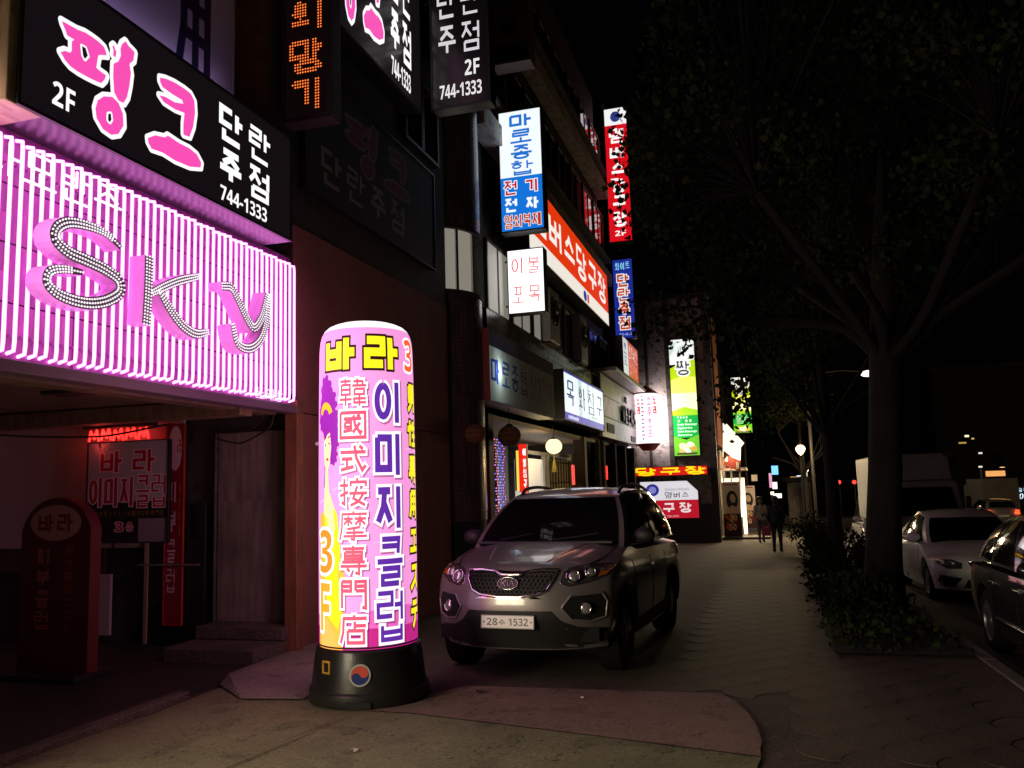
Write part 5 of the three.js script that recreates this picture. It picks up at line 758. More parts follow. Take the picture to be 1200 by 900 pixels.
const carMat = {
  silver: MP([0.27, 0.245, 0.235], { metalness: 0.45, roughness: 0.4, clearcoat: 1, clearcoatRoughness: 0.1 }), white: MP([0.7, 0.7, 0.7], { roughness: 0.4, clearcoat: 1, clearcoatRoughness: 0.04 }), black: MP([0.006, 0.006, 0.007], { roughness: 0.5, specularIntensity: 0.2, clearcoat: 0.8, clearcoatRoughness: 0.03 }), grey: MP([0.2, 0.2, 0.21], { metalness: 0.4, roughness: 0.4, clearcoat: 1, clearcoatRoughness: 0.05 }),
  glass: MP([0.006, 0.006, 0.007], { roughness: 0.05, specularIntensity: 0.8 }), trim: M([0.015, 0.015, 0.015], { roughness: 0.55 }), chrome: M([0.75, 0.75, 0.75], { roughness: 0.08, metalness: 1 }), tyre: MP([0.01, 0.01, 0.01], { roughness: 1, specularIntensity: 0.15 }), alloy: M([0.35, 0.35, 0.36], { roughness: 0.3, metalness: 0.9 }),
  lens: MP([0.05, 0.05, 0.055], { roughness: 0.04, clearcoat: 1 }), lampGlass: MP([0.6, 0.6, 0.62], { roughness: 0.05, metalness: 0.7, clearcoat: 1 }), amber: MP([0.5, 0.14, 0.01], { roughness: 0.15, clearcoat: 1 }), redLens: MP([0.3, 0.01, 0.01], { roughness: 0.12, clearcoat: 1 }), well: M([0.006, 0.006, 0.006], { roughness: 1 }),
};
function carBody(s) {
  let g = new THREE.BoxGeometry(2, 2, 2, 26, 18, 64); g.deleteAttribute('uv'); g.deleteAttribute('normal'); g = mergeVertices(g, 1e-4);
  const p = g.attributes.position, lipF = s.lipF, lipR = s.lipR;
  for (let i = 0; i < p.count; i++) {
    let a = p.getX(i), b = (p.getY(i) + 1) / 2, c = (p.getZ(i) + 1) / 2; const A = Math.abs(a);
    a = Math.sign(a) * (1 - (1 - A) ** 1.25); const B = Math.abs(a);
    let zn = mix(lipR, lipF, c);
    const y0 = interp(s.sill, zn), top = interp(s.top, zn) - s.crown * B ** 3;
    const y = mix(y0, top, b);
    zn += (interp(s.front, y) - lipF) * c ** 10 + (interp(s.rear, y) - lipR) * (1 - c) ** 10;
    zn -= s.sweepF * B ** 3.2 * c ** 5; zn += s.sweepR * B ** 3.5 * (1 - c) ** 5;
    const plan = 1 - s.taperF * sstep(s.front[2][1] - 1.15, s.front[2][1], zn) ** 2 - s.taperR * (1 - sstep(s.rear[1][1], s.rear[1][1] + 1.0, zn)) ** 2;
    p.setXYZ(i, a * s.W * plan * interp(s.side, y), y, zn);
  }
  g = toCreasedNormals(g, 0.7);
  let brush = new Brush(g); brush.updateMatrixWorld();
  for (const z of s.axles) for (const sx of [-1, 1]) { const c = new THREE.CylinderGeometry(s.arch, s.arch, 0.62, 40); c.rotateZ(Math.PI / 2); c.deleteAttribute('uv'); const w = new Brush(c); w.position.set(sx * (s.W - 0.1), s.wheel + 0.02, z); w.updateMatrixWorld(); brush = evaluator.evaluate(brush, w, SUBTRACTION); }
  return brush.geometry;
}
// greenhouse: sides run from the windscreen pillar (u = 0) to the tail pillar (u = 1), v from belt to roof
function cabinSurfaces(k) {
  const side = (sx) => (u, v) => { const bz = mix(k.zA, k.zD, u), tz = mix(k.tA, k.tD, u), by = mix(k.yA, k.yD, u), ty = interp(k.roof, u); const bx = k.wb * (1 - 0.05 * (2 * u - 1) ** 2 - (k.tail ?? 0.05) * u ** 4), tx = k.wt * (1 - 0.06 * (2 * u - 1) ** 2 - (k.tail ?? 0.05) * u ** 4); return V(sx * (mix(bx, tx, v) + 0.035 * Math.sin(Math.PI * v)), mix(by, ty, v), mix(bz, tz, v)); };
  const L = side(-1), R = side(1), across = (f, v, bulge) => (u) => { const l = L(f, v), r = R(f, v), q = l.lerp(r, u); q.z += bulge * (1 - (2 * u - 1) ** 2); return q; };
  const screen = (u, v) => across(0, v, mix(0.13, 0.09, v))(u).add(V(0, 0.015 * Math.sin(Math.PI * v), 0.03 * Math.sin(Math.PI * v)));
  const rear = (u, v) => across(1, v, -mix(0.07, 0.05, v))(1 - u);
  const roof = (u, v) => { const a = screen(u, 1), b = rear(1 - u, 1), l = R(v, 1).x; const q = V((2 * u - 1) * l, 0, mix(a.z, b.z, v)); q.y = interp(k.roof, v) + k.crown * (1 - (2 * u - 1) ** 2) * Math.sin(Math.PI * clamp(v, 0.0, 1)) ** 0.5; return q; };
  return { L: (u, v) => L(1 - u, v), R, screen, rear, roof, side };
}
function sheet(f, u0, u1, v0, v1, nu, nv, off = 0, thick = 0) {
  const pos = [], idx = [], e = 1e-3; const at = (u, v) => { const p = f(u, v); if (!off) return p; const n = f(u + e, v).sub(p).cross(f(u, v + e).sub(p)).normalize(); return p.addScaledVector(n, off); };
  for (let j = 0; j <= nv; j++) for (let i = 0; i <= nu; i++) { const v = mix(v0, v1, j / nv), U0 = typeof u0 === 'function' ? u0(j / nv) : u0, U1 = typeof u1 === 'function' ? u1(j / nv) : u1; pos.push(...at(mix(U0, U1, i / nu), v).toArray()); if (i < nu && j < nv) { const a = j * (nu + 1) + i; idx.push(a, a + 1, a + nu + 2, a, a + nu + 2, a + nu + 1); } }
  const g = new THREE.BufferGeometry(); g.setAttribute('position', new THREE.Float32BufferAttribute(pos, 3)); g.setIndex(idx); g.computeVertexNormals(); return g;
}
const cabinGeometry = (c) => toCreasedNormals(mergeVertices(mergeGeometries([sheet(c.L, 0, 1, 0, 1, 30, 8), sheet(c.R, 0, 1, 0, 1, 30, 8), sheet(c.screen, 0, 1, 0, 1, 16, 8), sheet(c.rear, 0, 1, 0, 1, 16, 8), sheet(c.roof, 0, 1, 0, 1, 16, 30)].map((g) => { g.deleteAttribute('normal'); return g; })), 1e-3), 0.75);
// pieces that lie on the body: an outline seen from the front, the rear or a side, laid onto the surface
function onBody(geo) {
  const bvh = new MeshBVH(geo), ray = new THREE.Ray();
  const hit = (x, y, dir) => { if (dir === 'front') { ray.origin.set(x, y, 5); ray.direction.set(0, 0, -1); } else if (dir === 'rear') { ray.origin.set(x, y, -5); ray.direction.set(0, 0, 1); } else if (dir === 'top') { ray.origin.set(x, 4, y); ray.direction.set(0, -1, 0); } else { ray.origin.set(dir === 'right' ? 4 : -4, y, x); ray.direction.set(dir === 'right' ? -1 : 1, 0, 0); } return bvh.raycastFirst(ray, THREE.DoubleSide)?.point ?? null; };
  const out = { front: V(0, 0, 1), rear: V(0, 0, -1), right: V(1, 0, 0), left: V(-1, 0, 0), top: V(0, 1, 0) };
  return {
    hit,
    patch(outline, dir, off = 0.006, deep = 0.03) {
      let g = new THREE.ShapeGeometry(new THREE.Shape(outline.map((q) => new THREE.Vector2(...q)))); g.deleteAttribute('normal'); g.deleteAttribute('uv');
      g = mergeVertices(new TessellateModifier(0.07, 6).modify(g.toNonIndexed()), 1e-4);
      const p = g.attributes.position, n = p.count, pts = []; let last = null;
      for (let i = 0; i < n; i++) { const q = hit(p.getX(i), p.getY(i), dir); pts.push(q); if (q) last = q; }
      const axis = dir === 'front' || dir === 'rear' ? 'z' : dir === 'top' ? 'y' : 'x', sgn = out[dir][axis];
      const base = pts.filter(Boolean).reduce((m, q) => Math.min(m, q[axis] * sgn), 1e9);
      const pos = []; for (let i = 0; i < n; i++) { const x = p.getX(i), y = p.getY(i), d = (pts[i] ? pts[i][axis] : base * sgn) + sgn * off; pos.push(...(axis === 'z' ? [x, y, d] : axis === 'x' ? [d, y, x] : [x, d, y])); }
      const idx = [...g.index.array], edges = new Map(); for (let i = 0; i < idx.length; i += 3) for (let k = 0; k < 3; k++) { const a = idx[i + k], b = idx[i + (k + 1) % 3], key = Math.min(a, b) + '_' + Math.max(a, b); edges.set(key, edges.has(key) ? null : [a, b]); }
      for (const e of edges.values()) { if (!e) continue; const [a, b] = e, k = pos.length / 3; for (const v of [a, b]) { const q = [pos[v * 3], pos[v * 3 + 1], pos[v * 3 + 2]]; q['xyz'.indexOf(axis)] -= sgn * deep; pos.push(...q); } idx.push(a, b, k + 1, a, k + 1, k); }
      const r = new THREE.BufferGeometry(); r.setAttribute('position', new THREE.Float32BufferAttribute(pos, 3)); r.setIndex(idx); r.computeVertexNormals(); return toCreasedNormals(r, 0.6);
    },
    cord(outline, dir, r, off = 0.006, closed = true) { const axis = dir === 'front' || dir === 'rear' ? 'z' : 'x', sgn = out[dir][axis], P = []; const n = outline.length; for (let i = 0; i < (closed ? n : n - 1); i++) { const a = outline[i], b = outline[(i + 1) % n], m = Math.max(1, Math.ceil(Math.hypot(a[0] - b[0], a[1] - b[1]) / 0.06)); for (let k = 0; k < m; k++) { const x = mix(a[0], b[0], k / m), y = mix(a[1], b[1], k / m), q = hit(x, y, dir); if (q) { q[axis] += sgn * off; P.push(q.clone()); } } } if (!closed) { const q = hit(...outline[n - 1], dir); if (q) { q[axis] += sgn * off; P.push(q.clone()); } } return new THREE.TubeGeometry(new THREE.CatmullRomCurve3(P, closed, 'catmullrom', 0.2), P.length * 3, r, 6, closed); },
  };
}
const wheelParts = new Map();
function addWheels(t, s, alloyM = carMat.alloy) {
  const key = s.wheel + '_' + s.spokes; if (!wheelParts.has(key)) {
    const R = s.wheel, w = s.tyreW / 2, pr = [[R * 0.68, -w], [R * 0.9, -w * 1.02], [R * 0.97, -w * 0.9], [R, -w * 0.6], [R, w * 0.6], [R * 0.97, w * 0.9], [R * 0.9, w * 1.02], [R * 0.68, w], [R * 0.66, w * 0.8], [R * 0.66, -w * 0.8], [R * 0.68, -w]].map(([r, y]) => new THREE.Vector2(r, y));
    const tyre = toCreasedNormals(new THREE.LatheGeometry(pr, 40), 0.6).rotateZ(-Math.PI / 2), rim = [new THREE.LatheGeometry([[R * 0.69, w * 0.95], [R * 0.64, w * 0.9], [R * 0.62, w * 0.3], [R * 0.62, -w]].map(([r, y]) => new THREE.Vector2(r, y)), 40).rotateZ(-Math.PI / 2)];
    for (let i = 0; i < s.spokes; i++) { const a = i / s.spokes * Math.PI * 2; rim.push(box(0.035, R * 0.6, 0.055, w * 0.7, R * 0.34, 0).rotateX(a), box(0.03, R * 0.56, 0.03, w * 0.72, R * 0.36, 0.045).rotateX(a)); } rim.push(cyl(0.075, 0.08, 0.05, 20).rotateZ(-Math.PI / 2).translate(w * 0.75, 0, 0));
    wheelParts.set(key, [tyre, rim, cyl(R * 0.6, R * 0.6, 0.02, 28).rotateZ(Math.PI / 2).translate(w * 0.1, 0, 0)]);
  }
  const [tyre, rim, disc] = wheelParts.get(key);
  for (const z of s.axles) for (const sx of [-1, 1]) { const w = new THREE.Group(); w.name = 'wheel'; w.position.set(sx * (s.W - s.tyreW / 2 - 0.025), s.wheel, z); if (sx < 0) w.rotation.y = Math.PI; t.add(w); add('tyre', tyre, carMat.tyre, w); add('rim', rim, alloyM, w); add('brake_disc', disc, carMat.trim, w); }
}
const mirrorX = (o) => o.map(([x, y]) => [-x, y]).reverse();
function buildCar(name, label, s, paint, place, turn, group) {
  const t = thing(name, label, s.category ?? 'car', place, turn, group); t.rotation.order = 'YXZ'; t.rotation.x = -SLOPE;
  const geo = carBody(s), B = onBody(geo), c = cabinSurfaces(s.cabin);
  add('body', geo, paint, t); add('cabin', cabinGeometry(c), s.roofPaint ?? paint, t);
  add('underside', box(s.W * 1.7, 0.12, s.front[2][1] - s.rear[1][1] - 0.5, 0, s.sill[1][1] + 0.12, (s.front[2][1] + s.rear[1][1]) / 2), carMat.well, t);
  add('windscreen', sheet(c.screen, 0.035, 0.965, 0.03, 0.96, 20, 10, 0.005), carMat.glass, t);
  add('rear_window', sheet(c.rear, 0.07, 0.93, 0.12, 0.9, 14, 8, 0.005), carMat.glass, t);
  for (const [u0, u1, v1 = 0.92] of s.windows) { add('side_window', sheet(c.R, u0, u1, 0.06, v1, 14, 8, 0.006), carMat.glass, t); add('side_window', sheet(c.L, 1 - u1, 1 - u0, 0.06, v1, 14, 8, 0.006), carMat.glass, t); }
  addWheels(t, s, s.alloyM);
  return { t, B, c, s };
}
function mirrors({ t, B, c, s }, paint, u = 0.09) { for (const [nm, f, sx] of [['R', c.R, 1], ['L', (a, b) => c.L(1 - a, b), -1]]) { const p = f(u, 0.1); const m = add('mirror', new THREE.SphereGeometry(0.12, 18, 12).scale(1, 0.72, 0.62), paint, t, [p.x + sx * 0.15, p.y + 0.05, p.z + 0.02]); add('mirror_glass', new THREE.CircleGeometry(0.08, 18).rotateY(Math.PI).scale(1.15, 0.8, 1), carMat.chrome, m, [0, 0, -0.071]); add('mirror_arm', rbox(0.16, 0.05, 0.07, 0.02), carMat.trim, m, [-sx * 0.11, -0.06, 0]); } }

// ---- the silver off-roader on the pavement
{
  const s = {
    category: 'car', W: 0.94, lipF: 2.02, lipR: -2.28, crown: 0.075, sweepF: 0.42, sweepR: 0.2, taperF: 0.1, taperR: 0.05, arch: 0.42, wheel: 0.365, tyreW: 0.235, spokes: 5, axles: [1.35, -1.35],
    sill: [[-2.4, 0.42], [-1.9, 0.3], [1.9, 0.28], [2.3, 0.34]], top: [[-2.4, 1.16], [-1, 1.18], [0.6, 1.2], [1.0, 1.245], [1.45, 1.19], [1.8, 1.125], [2.02, 1.07]],
    front: [[0.25, 2.1], [0.45, 2.19], [0.6, 2.25], [0.78, 2.25], [0.92, 2.2], [1.02, 2.11], [1.07, 2.02]], rear: [[0.3, -2.3], [0.55, -2.42], [0.75, -2.42], [1.12, -2.28]],
    side: [[0.25, 0.94], [0.5, 0.985], [0.75, 1], [0.95, 0.985], [1.07, 0.95], [1.2, 0.92]],
    cabin: { zA: 1.02, tA: 0.3, zD: -2.3, tD: -2.0, yA: 1.17, yD: 1.17, wb: 0.885, wt: 0.68, crown: 0.05, roof: [[0, 1.71], [0.2, 1.77], [0.45, 1.785], [0.75, 1.75], [1, 1.68]] }, windows: [[0.07, 0.36], [0.385, 0.65], [0.675, 0.87]],
  };
  const z = -9.85, car = buildCar('silver_car', 'silver off-roader with number plate 28 1532 parked behind glowing pillar', s, carMat.silver, [-2.22, gy(z), z], -0.06), { t, B } = car, P = (n, o, m, off, deep, d = 'front') => add(n, B.patch(o, d, off, deep), m, t);
  mirrors(car, carMat.trim, 0.09);
  // lower bumper, intake, fog lamp pockets
  P('lower_bumper', [[-0.84, 0.3], [0.84, 0.3], [0.87, 0.47], [0.62, 0.5], [0.49, 0.56], [0.41, 0.655], [-0.41, 0.655], [-0.49, 0.56], [-0.62, 0.5], [-0.87, 0.47]], carMat.trim, 0.008, 0.03);
  const fog = [[0.5, 0.68], [0.58, 0.79], [0.82, 0.8], [0.86, 0.72], [0.84, 0.58], [0.72, 0.545], [0.58, 0.57]];
  for (const o of [fog, mirrorX(fog)]) { const f = P('fog_pocket', o, carMat.well, 0.004, 0.02); add('pocket_rim', B.cord(o, 'front', 0.012, 0.004), carMat.silver, f); const sx = o === fog ? 1 : -1, q = B.hit(sx * 0.69, 0.67, 'front'); add('fog_lamp', new THREE.SphereGeometry(0.048, 18, 12).scale(1, 1, 0.4), carMat.lampGlass, f, [q.x, q.y, q.z + 0.008]).rotation.y = sx * 0.35; add('lamp_ring', new THREE.TorusGeometry(0.054, 0.007, 6, 24), carMat.chrome, f, [q.x, q.y, q.z + 0.014]).rotation.y = sx * 0.35; }
  // grille with its chrome rim and honeycomb, badge
  const gr = [[-0.45, 1.015], [-0.3, 1.02], [-0.18, 1.01], [-0.1, 0.98], [0, 0.975], [0.1, 0.98], [0.18, 1.01], [0.3, 1.02], [0.45, 1.015], [0.43, 0.93], [0.37, 0.84], [0.28, 0.8], [0.1, 0.78], [-0.1, 0.78], [-0.28, 0.8], [-0.37, 0.84], [-0.43, 0.93]];
  const grille = P('grille', gr, carMat.well, 0.004, 0.02); add('grille_rim', B.cord(gr, 'front', 0.016, 0.008), carMat.chrome, grille);
  const hex = []; for (let j = 0; j < 5; j++) for (let i = -9; i <= 9; i++) { const x = i * 0.044 + (j % 2 ? 0.022 : 0), y = 0.825 + j * 0.036; if (Math.abs(x) > 0.4 - (j < 1 ? 0.1 : 0) || (j > 3 && Math.abs(x) < 0.14)) continue; const q = B.hit(x, y, 'front'); if (q) hex.push(new THREE.TorusGeometry(0.02, 0.004, 4, 6).translate(q.x, q.y, q.z + 0.008)); } add('honeycomb', hex, M([0.05, 0.05, 0.05], { roughness: 0.35 }), grille).userData.kind = 'stuff';
  const bq = B.hit(0, 0.9, 'front'), badge = add('badge', cyl(0.1, 0.1, 0.02, 36).rotateX(Math.PI / 2).scale(1, 0.56, 1), M([0.04, 0.04, 0.04], { roughness: 0.3 }), grille, [0, 0.9, bq.z + 0.02]); badge.rotation.x = -0.3;
  add('badge_rim', new THREE.TorusGeometry(0.1, 0.008, 8, 40).scale(1, 0.56, 1), carMat.chrome, badge, [0, 0, 0.01]);
  const kia = [[[0, 0], [0, 1]], [[0.9, 1], [0, 0.42]], [[0.3, 0.6], [0.9, 0]], [[1.3, 0], [1.3, 1]], [[1.7, 0], [2.15, 1], [2.6, 0]]], kg = []; for (const st of kia) for (let i = 1; i < st.length; i++) kg.push(bar([-0.062 + st[i - 1][0] * 0.048, -0.026 + st[i - 1][1] * 0.052, 0.013], [-0.062 + st[i][0] * 0.048, -0.026 + st[i][1] * 0.052, 0.013], 0.0065, 6)); add('badge_letters', kg, carMat.chrome, badge);
  const hb = P('chrome_bar', [[-0.16, 0.985], [-0.09, 0.958], [0.09, 0.958], [0.16, 0.985], [0.14, 1.018], [0.06, 1.01], [-0.06, 1.01], [-0.14, 1.018]], carMat.chrome, 0.016, 0.02); P('chrome_bar', [[-0.33, 0.765], [0.33, 0.765], [0.24, 0.79], [-0.24, 0.79]], carMat.chrome, 0.014, 0.02);
  // headlamps
  const hl = [[0.5, 0.99], [0.48, 0.9], [0.56, 0.87], [0.72, 0.9], [0.85, 0.95], [0.89, 1.03], [0.84, 1.045], [0.68, 1.05], [0.55, 1.035]];
  for (const sx of [1, -1]) {
    const h = P('headlamp', sx > 0 ? hl : mirrorX(hl), carMat.lens, 0.006, 0.03); add('headlamp_edge', B.cord(sx > 0 ? hl : mirrorX(hl), 'front', 0.005, 0.006), carMat.chrome, h);
    for (const [x, y, r, yaw] of [[0.585, 0.955, 0.062, 0.3], [0.72, 0.985, 0.052, 0.6]]) { const q = B.hit(sx * x, y, 'front'); const ring = add('lamp_ring', new THREE.TorusGeometry(r, 0.009, 8, 32), carMat.chrome, h, [q.x, q.y, q.z + 0.014]); ring.rotation.set(-0.45, sx * yaw, 0); add('projector', new THREE.SphereGeometry(r * 0.75, 18, 12).scale(1, 1, 0.45), carMat.lampGlass, h, [q.x, q.y, q.z + 0.008]).rotation.set(-0.45, sx * yaw, 0); }
    const q = B.hit(sx * 0.82, 1.0, 'front'); add('indicator', B.patch(sx > 0 ? [[0.78, 0.945], [0.85, 0.965], [0.88, 1.03], [0.8, 1.035]] : mirrorX([[0.78, 0.945], [0.85, 0.965], [0.88, 1.03], [0.8, 1.035]]), 'front', 0.011, 0.02), carMat.amber, h);
  }
  // plate
  const pt = canvas(780, 180, (c, w, h) => { fill(c, '#e6e4e2', 0, 0, w, h); c.strokeStyle = '#303030'; c.lineWidth = 6; c.strokeRect(6, 6, w - 12, h - 12); latin(c, '28', 80, 40, 170, 100, '#26262a'); glyph(c, '수', 256, 46, 110, 98, [['#26262a', 0.12]]); latin(c, '1532', 400, 40, 300, 100, '#26262a'); for (const x of [40, 740]) { c.fillStyle = '#404044'; c.beginPath(); c.arc(x, 90, 13, 0, 7); c.fill(); } });
  const pq = B.hit(0, 0.56, 'front'), plate = add('number_plate', rbox(0.535, 0.135, 0.02, 0.008), carMat.trim, t, [0, 0.555, pq.z + 0.03]); plate.rotation.x = -0.06; add('plate_face', new THREE.PlaneGeometry(0.52, 0.118), print(pt, { roughness: 0.35 }), plate, [0, 0.003, 0.0112]);
  // bonnet shut line, wipers, roof rails, side details
  for (const sx of [-1, 1]) {
    add('bonnet_seam', tube([[sx * 0.5, 1.07, 2.06], [sx * 0.66, 1.08, 1.86], [sx * 0.76, 1.1, 1.5], [sx * 0.78, 1.12, 1.1]].map(([x, , zz]) => { const q = B.hit(x, zz, 'top'); return [x, q ? q.y + 0.001 : 1.1, zz]; }), 0.005, 30, 5), carMat.well, t);
    add('bonnet_crease', tube([[sx * 0.3, 0, 1.95], [sx * 0.42, 0, 1.5], [sx * 0.5, 0, 1.1]].map(([x, , zz]) => { const q = B.hit(x, zz, 'top'); return [x, q ? q.y - 0.004 : 1.1, zz]; }), 0.012, 24, 6), carMat.silver, t);
    const rr = []; for (let i = 0; i <= 12; i++) { const p = car.c.roof(sx > 0 ? 0.955 : 0.045, 0.08 + i / 12 * 0.8); rr.push([p.x, p.y + 0.035 + 0.02 * Math.sin(Math.PI * i / 12) - (i === 0 || i === 12 ? 0.06 : 0), p.z]); } add('roof_rail', tube(rr, 0.02, 40, 8), carMat.trim, t);
    const dir = sx > 0 ? 'right' : 'left';
    for (const zz of [0.95, 0.02, -0.92]) add('door_seam', B.cord([[zz, 0.36], [zz - 0.02, 0.7], [zz, 1.04]], dir, 0.005, 0.001, false), carMat.well, t);
    for (const zz of [0.12, -0.78]) { const q = B.hit(zz, 0.93, dir); add('door_handle', rbox(0.04, 0.035, 0.2, 0.012), carMat.chrome, t, [q.x + sx * 0.02, q.y, q.z]); }
    P('sill_cladding', [[-0.88, 0.3], [0.88, 0.3], [0.9, 0.44], [-0.9, 0.44]], carMat.trim, 0.012, 0.03, dir);
    for (const ax of s.axles) { const a = []; for (let i = 0; i <= 16; i++) { const q = Math.PI * (-0.03 + 1.06 * i / 16); a.push([ax + Math.cos(q) * 0.44, 0.385 + Math.sin(q) * 0.44]); } add('arch_trim', B.cord(a, dir, 0.022, 0.002, false), carMat.trim, t); }
    P('tail_lamp', [[-2.3, 0.85], [-2.0, 0.92], [-2.02, 1.05], [-2.28, 1.06]], carMat.redLens, 0.01, 0.03, dir);
    add('wiper', tube([[sx * 0.05 - 0.3, 1.275, 1.1], [sx * 0.1 - 0.1, 1.3, 1.04], [sx * 0.12 + 0.1, 1.335, 0.97]].map((q) => [q[0] + (sx > 0 ? 0.35 : -0.15), q[1] - 0.02, q[2] + 0.02]), 0.009, 12, 5), carMat.trim, t);
  }
  add('cowl', rbox(1.5, 0.03, 0.16, 0.01), carMat.trim, t, [0, 1.225, 1.06]);
}

// ---------------------------------------------------------------- cars at the kerb and in the road
const ROAD = (z) => gy(z) - 0.13;
{ // white saloon, facing us
  const s = {
    category: 'car', W: 0.92, lipF: 2.1, lipR: -2.3, crown: 0.07, sweepF: 0.5, sweepR: 0.3, taperF: 0.12, taperR: 0.06, arch: 0.37, wheel: 0.325, tyreW: 0.215, spokes: 7, axles: [1.4, -1.4],
    sill: [[-2.4, 0.36], [-1.9, 0.22], [1.9, 0.2], [2.4, 0.26]], top: [[-2.4, 0.98], [-1.6, 1.0], [0.7, 0.96], [1.1, 0.98], [1.6, 0.92], [2.1, 0.78]],
    front: [[0.2, 2.26], [0.34, 2.36], [0.5, 2.4], [0.62, 2.37], [0.72, 2.27], [0.79, 2.1]], rear: [[0.25, -2.36], [0.5, -2.45], [0.7, -2.44], [0.98, -2.3]], side: [[0.2, 0.93], [0.45, 0.99], [0.65, 1], [0.85, 0.98], [1.0, 0.93]],
    cabin: { zA: 1.15, tA: 0.2, zD: -2.0, tD: -1.05, yA: 0.92, yD: 0.97, wb: 0.82, wt: 0.6, crown: 0.04, roof: [[0, 1.36], [0.3, 1.44], [0.6, 1.45], [1, 1.36]] }, windows: [[0.1, 0.42], [0.45, 0.74]],
  };
  const p = onG(1080, 697), z = p.z - 2.0, car = buildCar('white_saloon', 'white saloon facing up the street, parked at kerb behind the tree', s, carMat.white, [p.x + 1.06, ROAD(z), z], 0.02), { t, B } = car;
  mirrors(car, carMat.white, 0.12);
  const hl = [[0.5, 0.66], [0.52, 0.57], [0.7, 0.56], [0.84, 0.66], [0.8, 0.71], [0.62, 0.71]];
  for (const sx of [1, -1]) { const h = add('headlamp', B.patch(sx > 0 ? hl : mirrorX(hl), 'front', 0.006), carMat.lens, t); for (const x of [0.6, 0.71]) { const q = B.hit(sx * x, 0.64, 'front'); add('projector', new THREE.SphereGeometry(0.045, 14, 10).scale(1, 1, 0.5), carMat.lampGlass, h, [q.x, q.y, q.z]); } const fg = [[0.52, 0.42], [0.8, 0.46], [0.82, 0.34], [0.6, 0.3]]; add('air_intake', B.patch(sx > 0 ? fg : mirrorX(fg), 'front', 0.005), carMat.trim, t); add('door_seam', B.cord([[0.95, 0.3], [0.93, 0.6], [0.95, 0.88]], sx > 0 ? 'right' : 'left', 0.005, 0.001, false), carMat.well, t); }
  add('grille', B.patch([[-0.42, 0.68], [0.42, 0.68], [0.36, 0.55], [-0.36, 0.55]], 'front', 0.006), carMat.trim, t); add('grille_rim', B.cord([[-0.42, 0.68], [0.42, 0.68], [0.36, 0.55], [-0.36, 0.55]], 'front', 0.012, 0.008), carMat.chrome, t); add('lower_intake', B.patch([[-0.45, 0.4], [0.45, 0.4], [0.5, 0.26], [-0.5, 0.26]], 'front', 0.006), carMat.trim, t); const q = B.hit(0, 0.47, 'front'); add('number_plate', rbox(0.52, 0.11, 0.015, 0.005), mat.white, t, [0, 0.47, q.z + 0.015]);
}
{ // black estate, only its tail half in the picture
  const s = {
    category: 'car', W: 0.93, lipF: 2.0, lipR: -2.2, crown: 0.06, sweepF: 0.42, sweepR: 0.22, taperF: 0.1, taperR: 0.06, arch: 0.39, wheel: 0.34, tyreW: 0.225, spokes: 6, axles: [1.35, -1.35],
    sill: [[-2.3, 0.36], [-1.9, 0.25], [1.9, 0.24], [2.2, 0.3]], top: [[-2.3, 0.98], [-1, 0.98], [0.6, 0.98], [1.0, 1.0], [1.6, 0.95], [2.0, 0.88]], front: [[0.2, 2.1], [0.4, 2.18], [0.55, 2.22], [0.7, 2.2], [0.82, 2.12], [0.89, 2.0]], rear: [[0.25, -2.2], [0.5, -2.32], [0.7, -2.32], [0.98, -2.2]], side: [[0.2, 0.93], [0.45, 0.99], [0.7, 1], [0.88, 0.98], [1.0, 0.94]],
    cabin: { zA: 1.05, tA: 0.35, zD: -2.22, tD: -1.7, yA: 0.94, yD: 0.98, wb: 0.84, wt: 0.64, crown: 0.04, roof: [[0, 1.42], [0.25, 1.5], [0.6, 1.5], [1, 1.42]] }, windows: [[0.08, 0.4], [0.43, 0.7], [0.73, 0.93]],
  };
  const X = 2.32 + 0.93, a = onX(1128, 665, 2.3), z = a.z + 2.2, car = buildCar('black_estate', 'glossy black estate car mirroring shop lights in its windows', s, carMat.black, [X, ROAD(z), z], 0.0), { t, B } = car; mirrors(car, carMat.black);
  for (const [sx, dir] of [[1, 'right'], [-1, 'left']]) { add('window_trim', B.cord([[-2.0, 0.945], [-0.5, 0.945], [1.0, 0.92]], dir, 0.014, 0.004, false), carMat.chrome, t); add('sill_trim', B.cord([[-0.92, 0.42], [0.92, 0.4]], dir, 0.014, 0.006, false), carMat.chrome, t); for (const zz of [-0.95, 0.05, 1.0]) add('door_seam', B.cord([[zz, 0.3], [zz - 0.02, 0.6], [zz, 0.9]], dir, 0.005, 0.001, false), carMat.well, t); for (const zz of [-0.8, 0.15]) { const q = B.hit(zz, 0.8, dir); add('door_handle', rbox(0.04, 0.03, 0.2, 0.01), carMat.chrome, t, [q.x + sx * 0.02, q.y, q.z]); } add('tail_lamp', B.patch([[-2.2, 0.75], [-1.98, 0.8], [-1.98, 0.92], [-2.18, 0.93]], dir, 0.008), carMat.redLens, t); }
}
